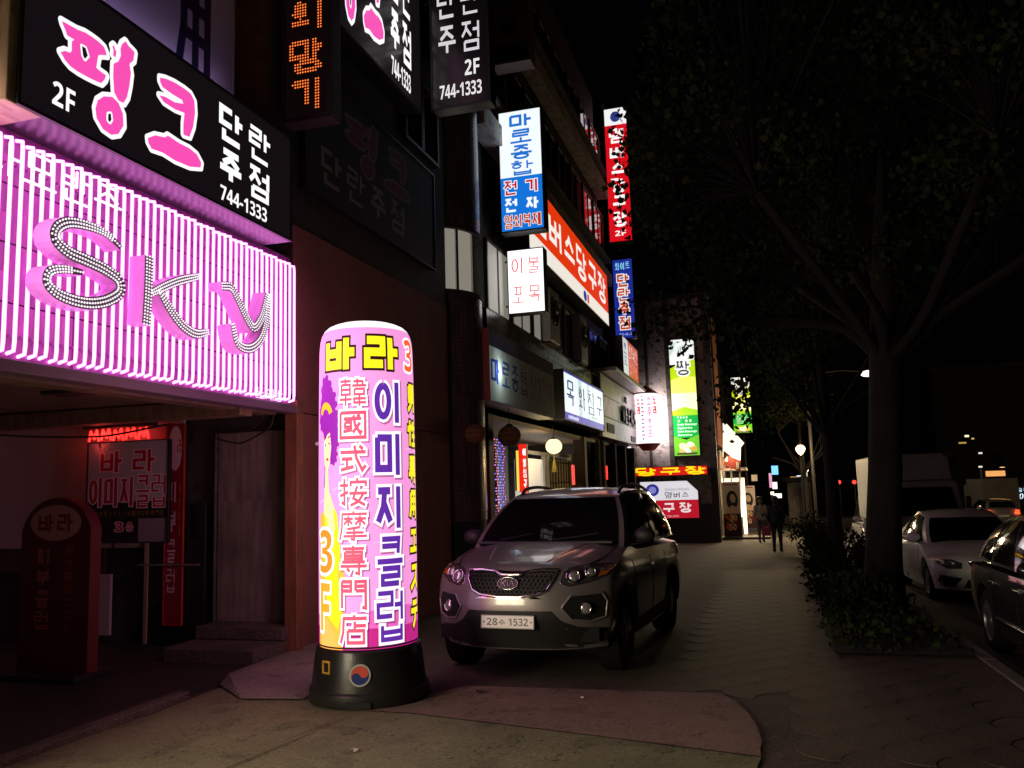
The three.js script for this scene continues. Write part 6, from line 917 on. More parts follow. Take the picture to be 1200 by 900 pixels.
const midSpec = (h = 1.5, W = 0.9) => ({
  category: 'car', W, lipF: 2.0, lipR: -2.2, crown: 0.06, sweepF: 0.42, sweepR: 0.2, taperF: 0.1, taperR: 0.05, arch: 0.39, wheel: 0.34, tyreW: 0.22, spokes: 5, axles: [1.35, -1.35], sill: [[-2.3, 0.36], [-1.9, 0.26], [1.9, 0.25], [2.2, 0.3]], top: [[-2.3, 1.0], [0.6, 1.0], [1.0, 1.03], [1.6, 0.98], [2.0, 0.9]], front: [[0.2, 2.1], [0.4, 2.18], [0.55, 2.22], [0.7, 2.2], [0.82, 2.12], [0.91, 2.0]], rear: [[0.25, -2.2], [0.5, -2.32], [0.7, -2.32], [1.0, -2.2]], side: [[0.2, 0.93], [0.45, 0.99], [0.7, 1], [0.9, 0.98], [1.03, 0.94]],
  cabin: { zA: 1.05, tA: 0.35, zD: -2.22, tD: -1.85, yA: 0.97, yD: 1.0, wb: 0.82, wt: 0.64, crown: 0.04, roof: [[0, h - 0.08], [0.25, h], [0.6, h], [1, h - 0.08]] }, windows: [[0.08, 0.4], [0.43, 0.7], [0.73, 0.93]],
});
function rearLamps({ t, B }, on) { const o = [[0.55, 0.72], [0.8, 0.7], [0.8, 0.92], [0.6, 0.95]]; for (const sx of [1, -1]) { const m = on ? glow([2.4, 0.16, 0.04], 1, [0.3, 0.01, 0.01]) : carMat.redLens; add('tail_light', B.patch(sx > 0 ? o : mirrorX(o), 'rear', 0.01), m, t).castShadow = false; if (on) { const q = B.hit(sx * 0.68, 0.82, 'rear'); const l = new THREE.PointLight(new THREE.Color(1, 0.12, 0.05), 0.5); l.name = 'tail_glow'; l.position.set(q.x, q.y, q.z - 0.12); l.castShadow = true; l.shadow.radius = 3; t.add(l); } } add('number_plate', rbox(0.5, 0.11, 0.02, 0.005), mat.white, t, [0, 0.62, -2.36]); }
const roadSpot = (px, py) => { const d = dirOf(px, py); let y = -0.13, p; for (let i = 0; i < 60; i++) { p = d.clone().multiplyScalar((y - EYE) / d.y).add(camera.position); y = ROAD(p.z); } return p; };
{ // driving away down the road with brake lights on; parked further along
  const away = (name, label, h, paint, X, z) => { const car = buildCar(name, label, midSpec(h), paint, [X, ROAD(z), z], Math.PI, 'cars driving away'); car.t.rotation.x = SLOPE; rearLamps(car, true); };
  away('white_estate', 'white estate car driving away with red tail lights lit', 1.62, carMat.white, 12.1, -40); away('dark_car', 'dark car driving away beside the white estate, red tail lights lit', 1.5, carMat.grey, 15.2, -41); away('dark_car', 'dark car ahead of white estate beside the small truck, tail lights lit', 1.48, carMat.grey, 11.9, -52);
  let p, car;
  p = V(3.55, 0, -28); car = buildCar('white_van', 'white van half hidden behind tree trunk, facing up the street', midSpec(1.95), carMat.white, [p.x, ROAD(p.z), p.z], 0); mirrors(car, carMat.white, 0.1);
}
{ // box truck behind the saloon
  const z = -24, X = 3.75, t = thing('box_truck', 'white box truck with pale cargo box parked behind the white saloon', 'truck', [X, ROAD(z), z], 0);
  const wm = M([0.24, 0.225, 0.21], { map: TX.wash, roughness: 0.5 });
  add('cargo_box', rbox(2.0, 1.75, 3.6, 0.05, 0, 1.95, -2.1), wm, t); add('wind_deflector', extrude([[-0.9, 0], [0.9, 0], [0.84, 0.62], [0.7, 0.72], [-0.7, 0.72], [-0.84, 0.62]], 0.5, 0.06), wm, t, [0, 2.12, -0.3]);
  const cab = new THREE.Shape([[0, 0.5], [1.25, 0.5], [1.3, 1.0], [1.22, 1.3], [0.78, 2.02], [0.65, 2.08], [-0.35, 2.08], [-0.35, 0.5]].map((q) => new THREE.Vector2(...q))); const cg = new THREE.ExtrudeGeometry(cab, { depth: 1.64, bevelEnabled: true, bevelSize: 0.05, bevelThickness: 0.05, bevelSegments: 2 }).rotateY(-Math.PI / 2).translate(0.82, 0, 0); add('cab', cg, wm, t);
  add('windscreen', quad(V(-0.76, 1.3, 1.27), V(0.76, 1.3, 1.27), V(0.66, 1.98, 0.87), V(-0.66, 1.98, 0.87)), carMat.glass, t, [0, 0.01, 0.04]); add('side_window', quad(V(-0.875, 1.28, 0), V(-0.875, 1.28, 1.1), V(-0.875, 1.92, 0.76), V(-0.875, 1.92, 0)), carMat.glass, t); add('bumper', rbox(1.8, 0.22, 0.16, 0.04, 0, 0.5, 1.3), carMat.trim, t);
  for (const sx of [-1, 1]) { add('headlamp', rbox(0.3, 0.16, 0.06, 0.02, sx * 0.66, 0.78, 1.32), carMat.lampGlass, t); add('mirror', rbox(0.12, 0.3, 0.06, 0.02, sx * 1.02, 1.6, 1.0), carMat.trim, t); }
  addWheels(t, { wheel: 0.34, tyreW: 0.22, spokes: 6, axles: [0.75, -2.6], W: 0.92 });
}
{ // small delivery truck with a lit rear window, further down
  const z = -62, X = 14.3, t = thing('delivery_truck', 'small delivery truck with glowing amber window parked past the white estate', 'truck', [X, ROAD(z), z], 0), wm = M([0.6, 0.58, 0.55], { map: TX.wash, roughness: 0.5 });
  add('cargo_box', rbox(2.1, 2.1, 4.2, 0.05, 0, 1.75, 0), wm, t); add('lit_window', box(1.1, 0.34, 0.03, -0.2, 3.1, 2.12), glow([1.0, 0.45, 0.13], 1), t).castShadow = false; add('roof_pod', rbox(1.9, 0.7, 0.5, 0.04, 0, 3.12, 1.84), mat.frame, t); add('cab', rbox(1.9, 1.9, 1.4, 0.15, 0, 1.5, -2.9), wm, t); addWheels(t, { wheel: 0.36, tyreW: 0.22, spokes: 6, axles: [1.3, -2.9], W: 0.95 });
  areaLight(t, [1, 0.5, 0.15], 0.8, 1.4, 0.45, [0, 3.1, 2.16], [0, 0, 1]);
}

// ---------------------------------------------------------------- trees, shrubs, lamps along the kerb
const toPx = (p) => { const d = p.clone().sub(camera.position), c = axR.clone().multiplyScalar(d.x).addScaledVector(axU, d.y).addScaledVector(axF, -d.z); return c.z < 0 ? [600 + FOCAL * c.x / -c.z, 450 - FOCAL * c.y / -c.z] : null; };
const leafGeo = (() => { const g = new THREE.BufferGeometry(), o = [[0, 0], [0.28, 0.18], [0.5, 0.5], [0.3, 0.72], [0.22, 0.66], [0, 1], [-0.22, 0.66], [-0.3, 0.72], [-0.5, 0.5], [-0.28, 0.18]], pos = [], idx = []; o.forEach(([x, y]) => pos.push(x, y, Math.abs(x) * 0.25)); pos.push(0, 0.45, 0); for (let i = 0; i < 10; i++) idx.push(10, i, (i + 1) % 10); g.setAttribute('position', new THREE.Float32BufferAttribute(pos, 3)); g.setIndex(idx); g.computeVertexNormals(); return g; })();
function leaves(name, clumps, per, size, spread, parent, mIdx) {
  const n = clumps.length * per, im = new THREE.InstancedMesh(leafGeo, mat.leaf[mIdx], n), q = new THREE.Quaternion(), e = new THREE.Euler(), m = new THREE.Matrix4(), col = new THREE.Color(); let k = 0;
  for (const c of clumps) for (let i = 0; i < per; i++) { const g = () => (rnd() + rnd() + rnd() - 1.5) * spread * 1.3, s = size * rnd(0.6, 1.25); e.set(rnd(-1.4, 1.4), rnd(0, 6.28), rnd(-0.9, 0.9)); m.compose(V(c.x + g(), c.y + g() * 0.75, c.z + g()), q.setFromEuler(e), V(s, s, s)); im.setMatrixAt(k, m); im.setColorAt(k, col.setRGB(rnd(0.7, 1.3), rnd(0.8, 1.2), rnd(0.7, 1.1))); k++; }
  im.name = name; im.userData.kind = 'stuff'; im.castShadow = im.receiveShadow = true; parent.add(im); return im;
}
function tree(label, X, z, trunkR, H, center, radii, nC, per, size, keep, extra = [], lean = 0) {
  const y0 = gy(z), t = thing('street_tree', label, 'tree', [X, y0, z]);
  const prof = [[trunkR * 1.55, -0.1], [trunkR * 1.25, 0.15], [trunkR * 1.02, 0.6], [trunkR * 0.92, H * 0.5], [trunkR * 0.8, H], [trunkR * 0.5, H + 1.6], [0.02, H + 3]].map(([r, y]) => new THREE.Vector2(r, y)), tg = new THREE.LatheGeometry(prof, 18), p = tg.attributes.position;
  for (let i = 0; i < p.count; i++) { const a = Math.atan2(p.getZ(i), p.getX(i)), w = 1 + 0.07 * Math.sin(a * 5 + p.getY(i) * 1.3) + 0.05 * Math.sin(a * 9 - p.getY(i) * 2.1); p.setX(i, p.getX(i) * w + 0.05 * Math.sin(p.getY(i) * 0.7) + lean * Math.max(0, p.getY(i))); p.setZ(i, p.getZ(i) * w); } tg.computeVertexNormals();
  add('trunk', tg, mat.bark, t);
  const cl = extra.map((e) => V(...e).sub(V(X, y0, z))); let guard = 0;
  while (cl.length < nC && guard++ < 20000) { const v = V(rnd(-1, 1), rnd(-1, 1), rnd(-1, 1)); if (v.length() > 1 || v.length() < 0.25) continue; const w = V(center[0] + v.x * radii[0], center[1] + v.y * radii[1], center[2] + v.z * radii[2]), q = toPx(w); if (keep && q && !keep(...q)) continue; cl.push(w.sub(V(X, y0, z))); }
  const forks = []; for (let i = 0; i < 9; i++) { const a = i * 2.4, b = V(lean * H + Math.cos(a) * radii[0] * 0.5, H + rnd(0.6, 2.6), Math.sin(a) * radii[2] * 0.5); forks.push(b); add('limb', tube([[lean * H, H - 0.4, 0], [lean * H + b.x * 0.3, H + 0.25, b.z * 0.3], [b.x, b.y, b.z]], trunkR * 0.28, 10, 7), mat.bark, t); }
  const twigs = []; for (const c of cl) { const f = forks.reduce((m, q) => (q.distanceTo(c) < m.distanceTo(c) ? q : m)); const mid = f.clone().lerp(c, 0.5); mid.y += 0.15; twigs.push(tube([[f.x, f.y, f.z], [mid.x, mid.y, mid.z], [c.x, c.y, c.z]], 0.018, 6, 4)); } const tw = add('twigs', twigs, mat.bark, t); tw.userData.kind = 'stuff';
  const crown = new THREE.Group(); crown.name = 'crown'; t.add(crown); const A = cl.filter((_, i) => i % 2), B = cl.filter((_, i) => !(i % 2)); leaves('leaves', A, per, size, 0.42, crown, 0); leaves('leaves', B, per, size, 0.42, crown, 1);
  return t;
}
const limit = [[700, 80], [716, 270], [735, 300], [760, 340], [800, 385], [850, 420], [880, 478], [930, 470], [1000, 455], [1100, 440], [1300, 420]];
const clear = (x, y) => Math.hypot(x - 1014, y - 437) > 62; const keepA = (x, y) => clear(x, y) && x > 762 && y < interp(limit, x) - 12;
const at = (x, y, z) => onZ(x, y, z).toArray();
{
  const q = onG(1032, 712);
  tree('large street tree with broad dark trunk by kerb next to white saloon', q.x, q.z, 0.25, 4.0, [1.2, 8.2, q.z + 0.4], [4.6, 4.2, 4.2], 150, 130, 0.1, keepA, [at(756, 140, -12.6), at(760, 180, -12.8), at(758, 215, -12.4), at(764, 240, -12.7), at(768, 158, -13.2), at(872, 462, -13.4), at(884, 440, -13), at(878, 488, -13.8), at(800, 388, -13), at(836, 392, -13.1), at(770, 366, -13)], 0.085);
  const b = onG(972, 668); tree('second street tree with slim trunk beside the pale pole', b.x + 0.15, b.z, 0.16, 3.4, [b.x, 6.4, b.z], [3, 3, 3], 70, 90, 0.11, (x, y) => y < 470 && x > 900 && clear(x, y));
  tree('third street tree near the lamp post further down the kerb', 2.0, -47, 0.17, 3.2, [2.0, 5.6, -47], [3, 2.6, 3], 60, 90, 0.13, (x, y) => x > 900 && y < 490 && clear(x, y));
}
{ // planting bed and its shrubs
  const a = onG(978, 768), b = onG(966, 700);
  patch('planting_bed', [V(a.x, 0, a.z), V(KERB - 0.02, 0, a.z), V(KERB - 0.02, 0, -25), V(b.x, 0, -25), V(b.x, 0, b.z)], 0.03, M([0.02, 0.016, 0.012], { map: TX.speck, roughness: 1, bumpMap: TX.rough, bumpScale: 0.02 }));
  const cover = []; for (let i = 0; i < 130; i++) { const z = rnd(a.z - 0.1, -17); cover.push(V(rnd(a.x + 0.1, KERB - 0.15), gy(z) + 0.07, z)); }
  const gc = leaves('ground_cover', cover, 26, 0.07, 0.16, scene, 2); tag(gc, 'low dark leafy ground cover in planting bed round the trees', 'ground cover', null, 'stuff');
  const shrub = (label, X, z, r, h) => { const t = thing('shrub', label, 'shrub', [X, gy(z) + 0.02, z], 0, 'shrubs in the bed along the kerb'); const st = []; for (let i = 0; i < 7; i++) { const an = i * 0.9; st.push(tube([[0, 0, 0], [Math.cos(an) * r * 0.3, h * 0.4, Math.sin(an) * r * 0.3], [Math.cos(an) * r * 0.6, h * 0.8, Math.sin(an) * r * 0.6]], 0.012, 6, 4)); } add('stems', st, mat.bark, t).userData.kind = 'stuff'; const cl = []; for (let i = 0; i < 16; i++) { const an = rnd(0, 6.28), d = Math.sqrt(rnd()) * r; cl.push(V(Math.cos(an) * d, rnd(0.25, 1) * h * (1 - 0.3 * d / r), Math.sin(an) * d)); } leaves('foliage', cl, 75, 0.075, r * 0.36, t, 2); return t; };
  const e = onG(957, 660); shrub('rounded shrub at pavement edge in front of slim street tree', e.x, e.z, 0.55, 1.2); shrub('shrub between the slim tree and the broad trunk', 1.25, -17.6, 0.55, 1.15); shrub('low shrub close behind the broad trunk', 1.45, -15.3, 0.5, 1.0); shrub('lowest shrub beside foot of the broad trunk', 1.15, -12.6, 0.45, 0.55); shrub('shrub far along the kerb past the slim tree', 1.3, -27, 0.6, 1.2);
}
{ // street lamps
  const z = -41, p = onZ(938, 527, z), y0 = gy(z), h = p.y - y0, t = thing('street_lamp', 'lit lantern street lamp with glowing acorn globe on dark post', 'street lamp', [p.x, y0, z]);
  add('post', new THREE.LatheGeometry([[0.16, 0], [0.14, 0.3], [0.07, 0.5], [0.055, h - 0.5], [0.09, h - 0.34], [0.1, h - 0.26]].map((q) => new THREE.Vector2(...q)), 16), mat.frame, t);
  add('globe', new THREE.LatheGeometry([[0.02, -0.25], [0.12, -0.17], [0.2, -0.02], [0.22, 0.05], [0.17, 0.15], [0.08, 0.21], [0.01, 0.22]].map((q) => new THREE.Vector2(...q)), 20).translate(0, h, 0), glow([5, 3.0, 1.5], 1), t).castShadow = false; add('finial', cyl(0.01, 0.05, 0.3, 10, 0, h + 0.42, 0), mat.frame, t);
  const l = new THREE.PointLight(new THREE.Color(1, 0.64, 0.3), 48); l.name = 'lamp_light'; l.position.set(0, h, 0); l.castShadow = true; l.shadow.radius = 10; t.add(l);
}
{
  const z = -43, p = onZ(1018, 437, z), y0 = gy(z), h = p.y - y0, bx = 2.3, t = thing('road_lamp', 'tall road light on curved arm above the roadway, lit', 'street lamp', [bx, y0, z]);
  add('pole', bar([0, 0, 0], [0, h - 0.3, 0], 0.08, 12), mat.frame, t); add('arm', tube([[0, h - 0.4, 0], [0.4, h + 0.1, 0], [(p.x - bx) * 0.6, h + 0.2, 0], [p.x - bx - 0.3, h + 0.08, 0]], 0.04), mat.frame, t); add('head', new THREE.SphereGeometry(0.35, 16, 10).scale(1.2, 0.35, 0.6).translate(p.x - bx, h + 0.08, 0), mat.frame, t); add('lamp_glass', new THREE.SphereGeometry(0.36, 16, 10).scale(1.15, 0.5, 0.7).translate(p.x - bx, h, 0), glow([4, 3.2, 2.2], 1), t).castShadow = false;
  const l = new THREE.SpotLight(new THREE.Color(1, 0.82, 0.55), 260, 0, 1.15, 0.6); l.name = 'road_light'; l.position.set(p.x - bx, h - 0.24, 0); l.target.position.set(p.x - bx, 0, 0); l.castShadow = true; l.shadow.radius = 8; t.add(l, l.target);
  const far = (name, label, px, py, z2, r, col, I) => { const q = onZ(px, py, z2), f = thing(name, label, 'street lamp', [q.x, gy(z2) - 0.13, z2]); const hh = q.y - gy(z2) + 0.13; add('post', bar([0, 0, 0], [0, hh, 0], 0.07, 8), mat.frame, f); add('globe', new THREE.SphereGeometry(r, 16, 10).scale(1.3, 0.9, 1).translate(0, hh, 0), glow(col, 1), f).castShadow = false; const l2 = new THREE.PointLight(new THREE.Color(1, 0.75, 0.4), I); l2.name = 'far_light'; l2.position.set(0.3, hh - r - 0.15, 0.3); l2.castShadow = true; l2.shadow.radius = 10; f.add(l2); };
  far('far_lamp', 'distant amber lamp over road beyond the white estate', 1175, 552, -75, 0.36, [2.6, 1.6, 0.6], 60); far('far_lamp', 'tiny orange lamp beyond the lantern lamp above white hoarding', 945, 551, -80, 0.14, [2, 1, 0.4], 12);
}
{ // pale pole between the trees
  const z = -22.5, p = onZ(965, 497, z), b = onZ(970, 590, z), t = thing('sign_pole', 'slim pale metal pole among the street trees', 'pole', [p.x, gy(z), z]); add('shaft', cyl(0.045, 0.05, p.y - gy(z), 12, 0, (p.y - gy(z)) / 2, 0), mat.alu, t); add('cap', ball(0.05, 0, p.y - gy(z), 0, 10), mat.alu, t); add('clamp', cyl(0.065, 0.065, 0.1, 12, 0, p.y - gy(z) - 0.75, 0), M([0.4, 0.1, 0.04]), t);
}
{ // traffic signals showing red, far down the road
  const sig = (px, py, z, label) => { const q = onZ(px, py, z), t = thing('traffic_signal', label, 'traffic light', [q.x, gy(z) - 0.13, z], 0, 'traffic signals showing red'), h = q.y - gy(z) + 0.13; add('post', bar([0, 0, -0.14], [0, h + 0.3, -0.14], 0.06), mat.frame, t); add('housing', rbox(1.0, 0.36, 0.2, 0.05, 0.3, h, -0.05), mat.blackBox, t); add('red_light', new THREE.SphereGeometry(0.15, 14, 8).scale(1, 1, 0.4).translate(0, h, 0.06), glow([3, 0.12, 0.08], 1), t).castShadow = false; for (const x of [0.3, 0.6]) add('dark_lens', new THREE.CircleGeometry(0.13, 16), M([0.02, 0.02, 0.015]), t, [x, h, 0.055]); };
  sig(983, 565, -70, 'red traffic signal beyond pale pole, one further from the lantern lamp'); sig(1001, 565, -70, 'red traffic signal beside broad trunk of the large tree');
}
// ---------------------------------------------------------------- the far end of the street
{
  const b = thing('white_hoarding', 'plain pale hoarding wall under dark beam at the street end', 'wall', [2.6, gy(-58), -58]); const l = onZ(923, 580, -58), r = onZ(951, 580, -58), w = r.x - l.x; b.position.x = (l.x + r.x) / 2; add('board', rbox(w / 2 - 0.02, 2.7, 0.1, 0.01, -w / 4, 1.35, 0), mat.white, b); add('board', rbox(w / 2 - 0.02, 2.7, 0.1, 0.01, w / 4, 1.35, 0), mat.white, b); add('beam', rbox(w + 0.5, 0.3, 0.3, 0.02, 0, 2.9, 0), mat.frame, b); add('small_lamp', box(0.6, 0.06, 0.1, 0.2, 3.12, 0.12), glow([0.9, 1.1, 1.6], 1), b);
  const sg = (px, py, w2, h2, z, col, label) => { const q = onZ(px, py, z), t = thing('far_sign', label, 'sign', [q.x, q.y - h2 / 2, z]); add('cabinet', rbox(w2, h2, 0.3, 0.02, 0, h2 / 2, -0.17), mat.frame, t); add('lit_face', new THREE.PlaneGeometry(w2 * 0.94, h2 * 0.92), glow(col, 1), t, [0, h2 / 2, 0]).castShadow = false; add('bracket', bar([-w2 / 2, h2 / 2, -0.17], [-w2 / 2 - 1.2, h2 / 2, -0.17], 0.05), mat.frame, t); };
  sg(908, 551, 0.7, 1.0, -92, [0.3, 0.9, 1.5], 'tiny cyan lit sign far off above the walkers'); sg(908, 569, 0.55, 0.8, -95, [1.3, 1.25, 1.3], 'tiny white lit sign far off below the cyan sign'); sg(903, 563, 0.3, 1.6, -90, [0.9, 0.4, 0.6], 'narrow pinkish lit sign far off beside the white one'); sg(911, 581, 1.0, 0.55, -100, [1.6, 1.5, 1.4], 'bright white lit sign far off over heads of the walkers'); sg(905, 578, 0.4, 0.4, -98, [1.4, 1.3, 1.0], 'tiny square light far off next to bright white sign'); sg(932, 560, 1.0, 0.25, -90, [1.3, 0.8, 0.2], 'thin amber lit sign above the pale hoarding');
  const tx = canvas(512, 256, (c) => { fill(c, '#02060c', 0, 0, 512, 256); latin(c, 'Sino', 20, 90, 300, 120, '#d8f0ff', 0, 'italic bold 100px serif'); line(c, '당구장', 240, 20, 240, 70, [['#bfe4ff', 0.16]]); }); const q = onZ(1177, 588, -70), q2 = onZ(1212, 570, -70); const t = thing('script_sign', 'distant lit script sign in pale blue letters across the road', 'sign', [q.x, q.y, -70]); add('cabinet', rbox(q2.x - q.x, q2.y - q.y, 0.3, 0.02, (q2.x - q.x) / 2, (q2.y - q.y) / 2, -0.17), mat.blackBox, t); add('lit_face', new THREE.PlaneGeometry(q2.x - q.x, q2.y - q.y), lit(tx, 1.3), t, [(q2.x - q.x) / 2, (q2.y - q.y) / 2, 0]);
  const block = (label, x0, x1, h, z, lights) => { const t2 = thing('far_building', label, 'building', [(x0 + x1) / 2, gy(z) - 0.3, z]); add('wall', box(x1 - x0, h, 8, 0, h / 2, -4), mat.darkWall, t2); add('parapet', box(x1 - x0 + 0.3, 0.4, 0.4, 0, h, -0.1), mat.concreteDark, t2); for (const [px, py, w2, h2, c] of lights) { const q3 = onZ(px, py, z + 0.05), w3 = add('lit_window', box(w2, h2, 0.06), glow(c, 1), t2, [q3.x - (x0 + x1) / 2, q3.y - gy(z) + 0.3, 0.02]); add('frame', [box(w2 + 0.12, 0.06, 0.08, 0, h2 / 2, 0), box(w2 + 0.12, 0.06, 0.08, 0, -h2 / 2, 0)], mat.frame, w3); } for (let i = 0; i < 10; i++) add('window', box(1.0, 1.2, 0.05), mat.darkGlass, t2, [-(x1 - x0) / 2 + 1.4 + (i % 5) * ((x1 - x0) / 5), 3.2 + (i > 4 ? 2.8 : 0), 0.02]); };
  block('dark far building across road with few small lit windows', 20, 44, 17, -110, [[1133, 511, 0.45, 0.3, [1.4, 1.1, 0.7]], [1128, 519, 0.8, 0.25, [0.5, 0.32, 0.08]], [1140, 514, 0.3, 0.25, [0.6, 0.4, 0.12]], [1149, 531, 0.4, 0.25, [1.0, 0.9, 0.8]], [1149, 547, 0.4, 0.25, [1.0, 0.9, 0.8]], [1181, 583, 0.4, 0.25, [0.8, 0.8, 0.8]]]);
  block('dark row of buildings along the shop side far down the street', -14, -1.2, 9, -62, [[884, 560, 0.4, 0.5, [0.6, 0.4, 0.2]]]);
}
// ---------------------------------------------------------------- people
function person(label, pos, turn, J, bones, paintAt, hairPts, hairM, extras) {
  const t = thing('person', label, 'person', pos, turn), N = 104, S = 1.0;
  const mc = new MarchingCubes(N, new THREE.MeshBasicMaterial(), false, false, 400000); mc.isolation = 0;
  const seg = bones.map(([a, b, r0, r1, k]) => [V(...J[a]), V(...J[b]), r0, r1, k]), p = V(), d = V();
  const field = (x, y, z) => { let acc = 1e3; for (const [A, B, r0, r1] of seg) { d.subVectors(B, A); p.set(x - A.x, y - A.y, z - A.z); const h = clamp(p.dot(d) / d.lengthSq()); const q = p.addScaledVector(d, -h).length() - mix(r0, r1, h); const k = 0.035, m = Math.max(k - Math.abs(acc - q), 0) / k; acc = Math.min(acc, q) - m * m * k * 0.25; } return acc; };
  for (let k = 0; k < N; k++) for (let j = 0; j < N; j++) for (let i = 0; i < N; i++) { const x = (i - N / 2) / (N / 2) * S, y = (j - N / 2) / (N / 2) * S + 0.88, z = (k - N / 2) / (N / 2) * S; mc.field[i + j * N + k * N * N] = Math.abs(x) > 0.6 || Math.abs(z) > 0.6 ? -1 : -field(x, y, z); }
  mc.update(); const n = mc.count, pos2 = new Float32Array(n * 3), nor = mc.normalArray.slice(0, n * 3), col = new Float32Array(n * 3);
  for (let i = 0; i < n; i++) { const x = mc.positionArray[i * 3] * S, y = mc.positionArray[i * 3 + 1] * S + 0.88, z = mc.positionArray[i * 3 + 2] * S; pos2.set([x, y, z], i * 3); let best = 1e9, kind = 0; for (const [A, B, r0, r1, kk] of seg) { d.subVectors(B, A); p.set(x - A.x, y - A.y, z - A.z); const h = clamp(p.dot(d) / d.lengthSq()), q = p.addScaledVector(d, -h).length() - mix(r0, r1, h); if (q < best) { best = q; kind = kk; } } col.set(paintAt[kind], i * 3); }
  let g = new THREE.BufferGeometry(); g.setAttribute('position', new THREE.BufferAttribute(pos2, 3)); g.setAttribute('color', new THREE.BufferAttribute(col, 3)); g = mergeVertices(g, 1e-4); g.computeVertexNormals();
  add('body', g, new THREE.MeshStandardMaterial({ vertexColors: true, roughness: 0.85 }), t);
  const hg = hairPts.map(([x, y, z, r, sy = 1]) => new THREE.SphereGeometry(r, 14, 10).scale(1, sy, 1).translate(x, y, z)); add('hair', hg, hairM, t); extras?.(t); return t;
}
const hairBlack = M([0.012, 0.01, 0.009], { roughness: 0.5 }), skin = [0.42, 0.26, 0.18];
const stand = (stride, lean, armL, armR) => ({ head: [0, 1.56, 0.02 + lean], crown: [0, 1.64, 0.0 + lean], neck: [0, 1.42, lean], chest: [0, 1.25, lean * 0.8], waist: [0, 1.02, 0], hipL: [-0.09, 0.9, 0], hipR: [0.09, 0.9, 0], kneeL: [-0.09, 0.5, stride * 0.5 + 0.03], kneeR: [0.09, 0.5, -stride * 0.35 + 0.03], ankL: [-0.09, 0.08, stride], ankR: [0.09, 0.09, -stride], toeL: [-0.1, 0.045, stride + 0.14], toeR: [0.1, 0.05, -stride + 0.14], shL: [-0.17, 1.36, lean], shR: [0.17, 1.36, lean], elL: [-0.23, 1.1, armL[0]], elR: [0.23, 1.1, armR[0]], wrL: [-0.2 + armL[3], 0.9 + armL[2], armL[1]], wrR: [0.2 + armR[3], 0.9 + armR[2], armR[1]], hdL: [-0.19 + armL[3] * 1.2, 0.82 + armL[2], armL[1] + 0.03], hdR: [0.19 + armR[3] * 1.2, 0.82 + armR[2], armR[1] + 0.03], nose: [0, 1.545, 0.12 + lean] });
const BONES = (w) => [['head', 'crown', 0.085, 0.09, 's'], ['nose', 'head', 0.012, 0.03, 's'], ['neck', 'head', 0.05, 0.055, 's'], ['chest', 'neck', 0.1, 0.06, 't'], ['shL', 'shR', 0.075, 0.075, 't'], ['chest', 'waist', 0.14 * w, 0.125 * w, 't'], ['waist', 'hipL', 0.125 * w, 0.1, 't'], ['waist', 'hipR', 0.125 * w, 0.1, 't'], ['hipL', 'kneeL', 0.092, 0.06, 'b'], ['hipR', 'kneeR', 0.092, 0.06, 'b'], ['kneeL', 'ankL', 0.06, 0.042, 'b'], ['kneeR', 'ankR', 0.06, 0.042, 'b'], ['ankL', 'toeL', 0.042, 0.036, 'f'], ['ankR', 'toeR', 0.042, 0.036, 'f'], ['shL', 'elL', 0.06, 0.046, 't'], ['shR', 'elR', 0.06, 0.046, 't'], ['elL', 'wrL', 0.044, 0.03, 'a'], ['elR', 'wrR', 0.044, 0.03, 'a'], ['wrL', 'hdL', 0.03, 0.034, 's'], ['wrR', 'hdR', 0.03, 0.034, 's']];
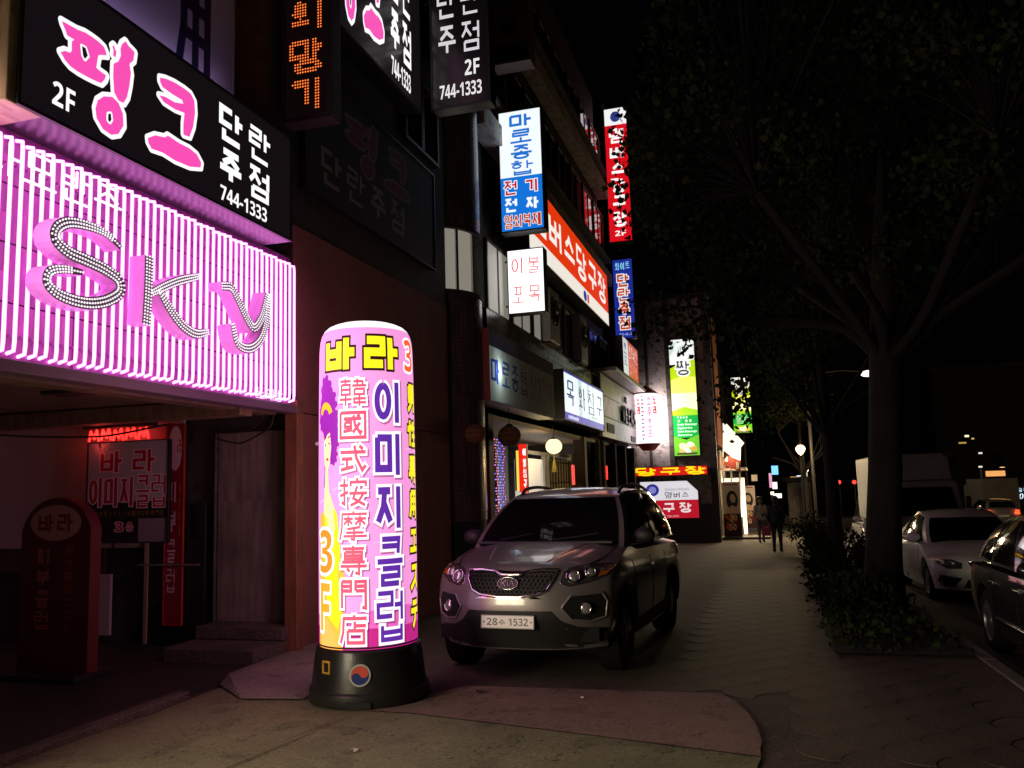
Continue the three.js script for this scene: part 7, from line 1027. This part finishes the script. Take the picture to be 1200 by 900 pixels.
{
  const a = onG(893, 636); person('person with long dark hair in pale top and grey trousers, walking, holding something small', [a.x, gy(a.z), a.z], 0.15, stand(0.14, 0.02, [0.06, 0.14, 0.02, 0.03], [0.1, 0.24, 0.2, -0.12]), BONES(0.92), { s: skin, t: [0.5, 0.47, 0.42], b: [0.16, 0.14, 0.12], f: [0.05, 0.04, 0.04], a: skin }, [[0, 1.65, -0.01, 0.118], [0, 1.5, -0.07, 0.11, 1.4], [-0.085, 1.48, 0.03, 0.05, 3], [0.085, 1.48, 0.03, 0.05, 3], [0, 1.33, -0.09, 0.12, 1.6]], hairBlack, (t) => { add('phone', rbox(0.075, 0.15, 0.012, 0.006), mat.blackBox, t, [0.05, 1.06, 0.3], [-0.7, 0, 0]); });
  const b = onG(912, 648); person('person in dark jacket and dark trousers seen from behind, walking away', [b.x, gy(b.z), b.z], Math.PI - 0.1, stand(0.12, 0.02, [0.05, 0.1, 0, 0], [-0.04, 0.02, 0.02, 0]), BONES(1.22), { s: skin, t: [0.014, 0.014, 0.017], b: [0.012, 0.012, 0.014], f: [0.01, 0.01, 0.01], a: [0.014, 0.014, 0.017] }, [[0, 1.64, -0.015, 0.106], [0, 1.57, -0.05, 0.09]], hairBlack, (t) => { add('red_bag', rbox(0.24, 0.28, 0.1, 0.04), M([0.35, 0.03, 0.08]), t, [0.3, 0.66, 0.02]); add('bag_strap', new THREE.TorusGeometry(0.07, 0.01, 6, 16, Math.PI), M([0.35, 0.03, 0.08]), t, [0.3, 0.8, 0.02]); });
}
// ---------------------------------------------------------------- litter
{
  const p = onG(415, 884), q = onG(561, 816), r = onG(683, 821); const sc = new THREE.PlaneGeometry(0.05, 0.03, 3, 2), v = sc.attributes.position; for (let i = 0; i < v.count; i++) v.setZ(i, 0.012 * Math.sin(i * 2.3)); sc.rotateX(-Math.PI / 2); sc.computeVertexNormals();
  tag(add('paper_scrap', sc, M([0.7, 0.62, 0.6], { side: THREE.DoubleSide }), null, [p.x, 0.03, p.z]), 'crumpled white paper scrap on the green concrete before pillar', 'litter');
  tag(add('dry_leaf', leafGeo.clone().scale(0.09, 0.09, 0.09).rotateX(-1.4), M([0.03, 0.02, 0.012], { side: THREE.DoubleSide }), null, [q.x, gy(q.z) + 0.024, q.z]), 'dark fallen leaf on the pink paving before silver car', 'leaf');
  tag(add('pebble', new THREE.IcosahedronGeometry(0.014, 1).scale(1.3, 0.7, 1), M([0.5, 0.4, 0.3]), null, [r.x, gy(r.z) + 0.027, r.z]), 'small pale pebble on the pink paving', 'pebble');
}
renderer.render(scene, camera);
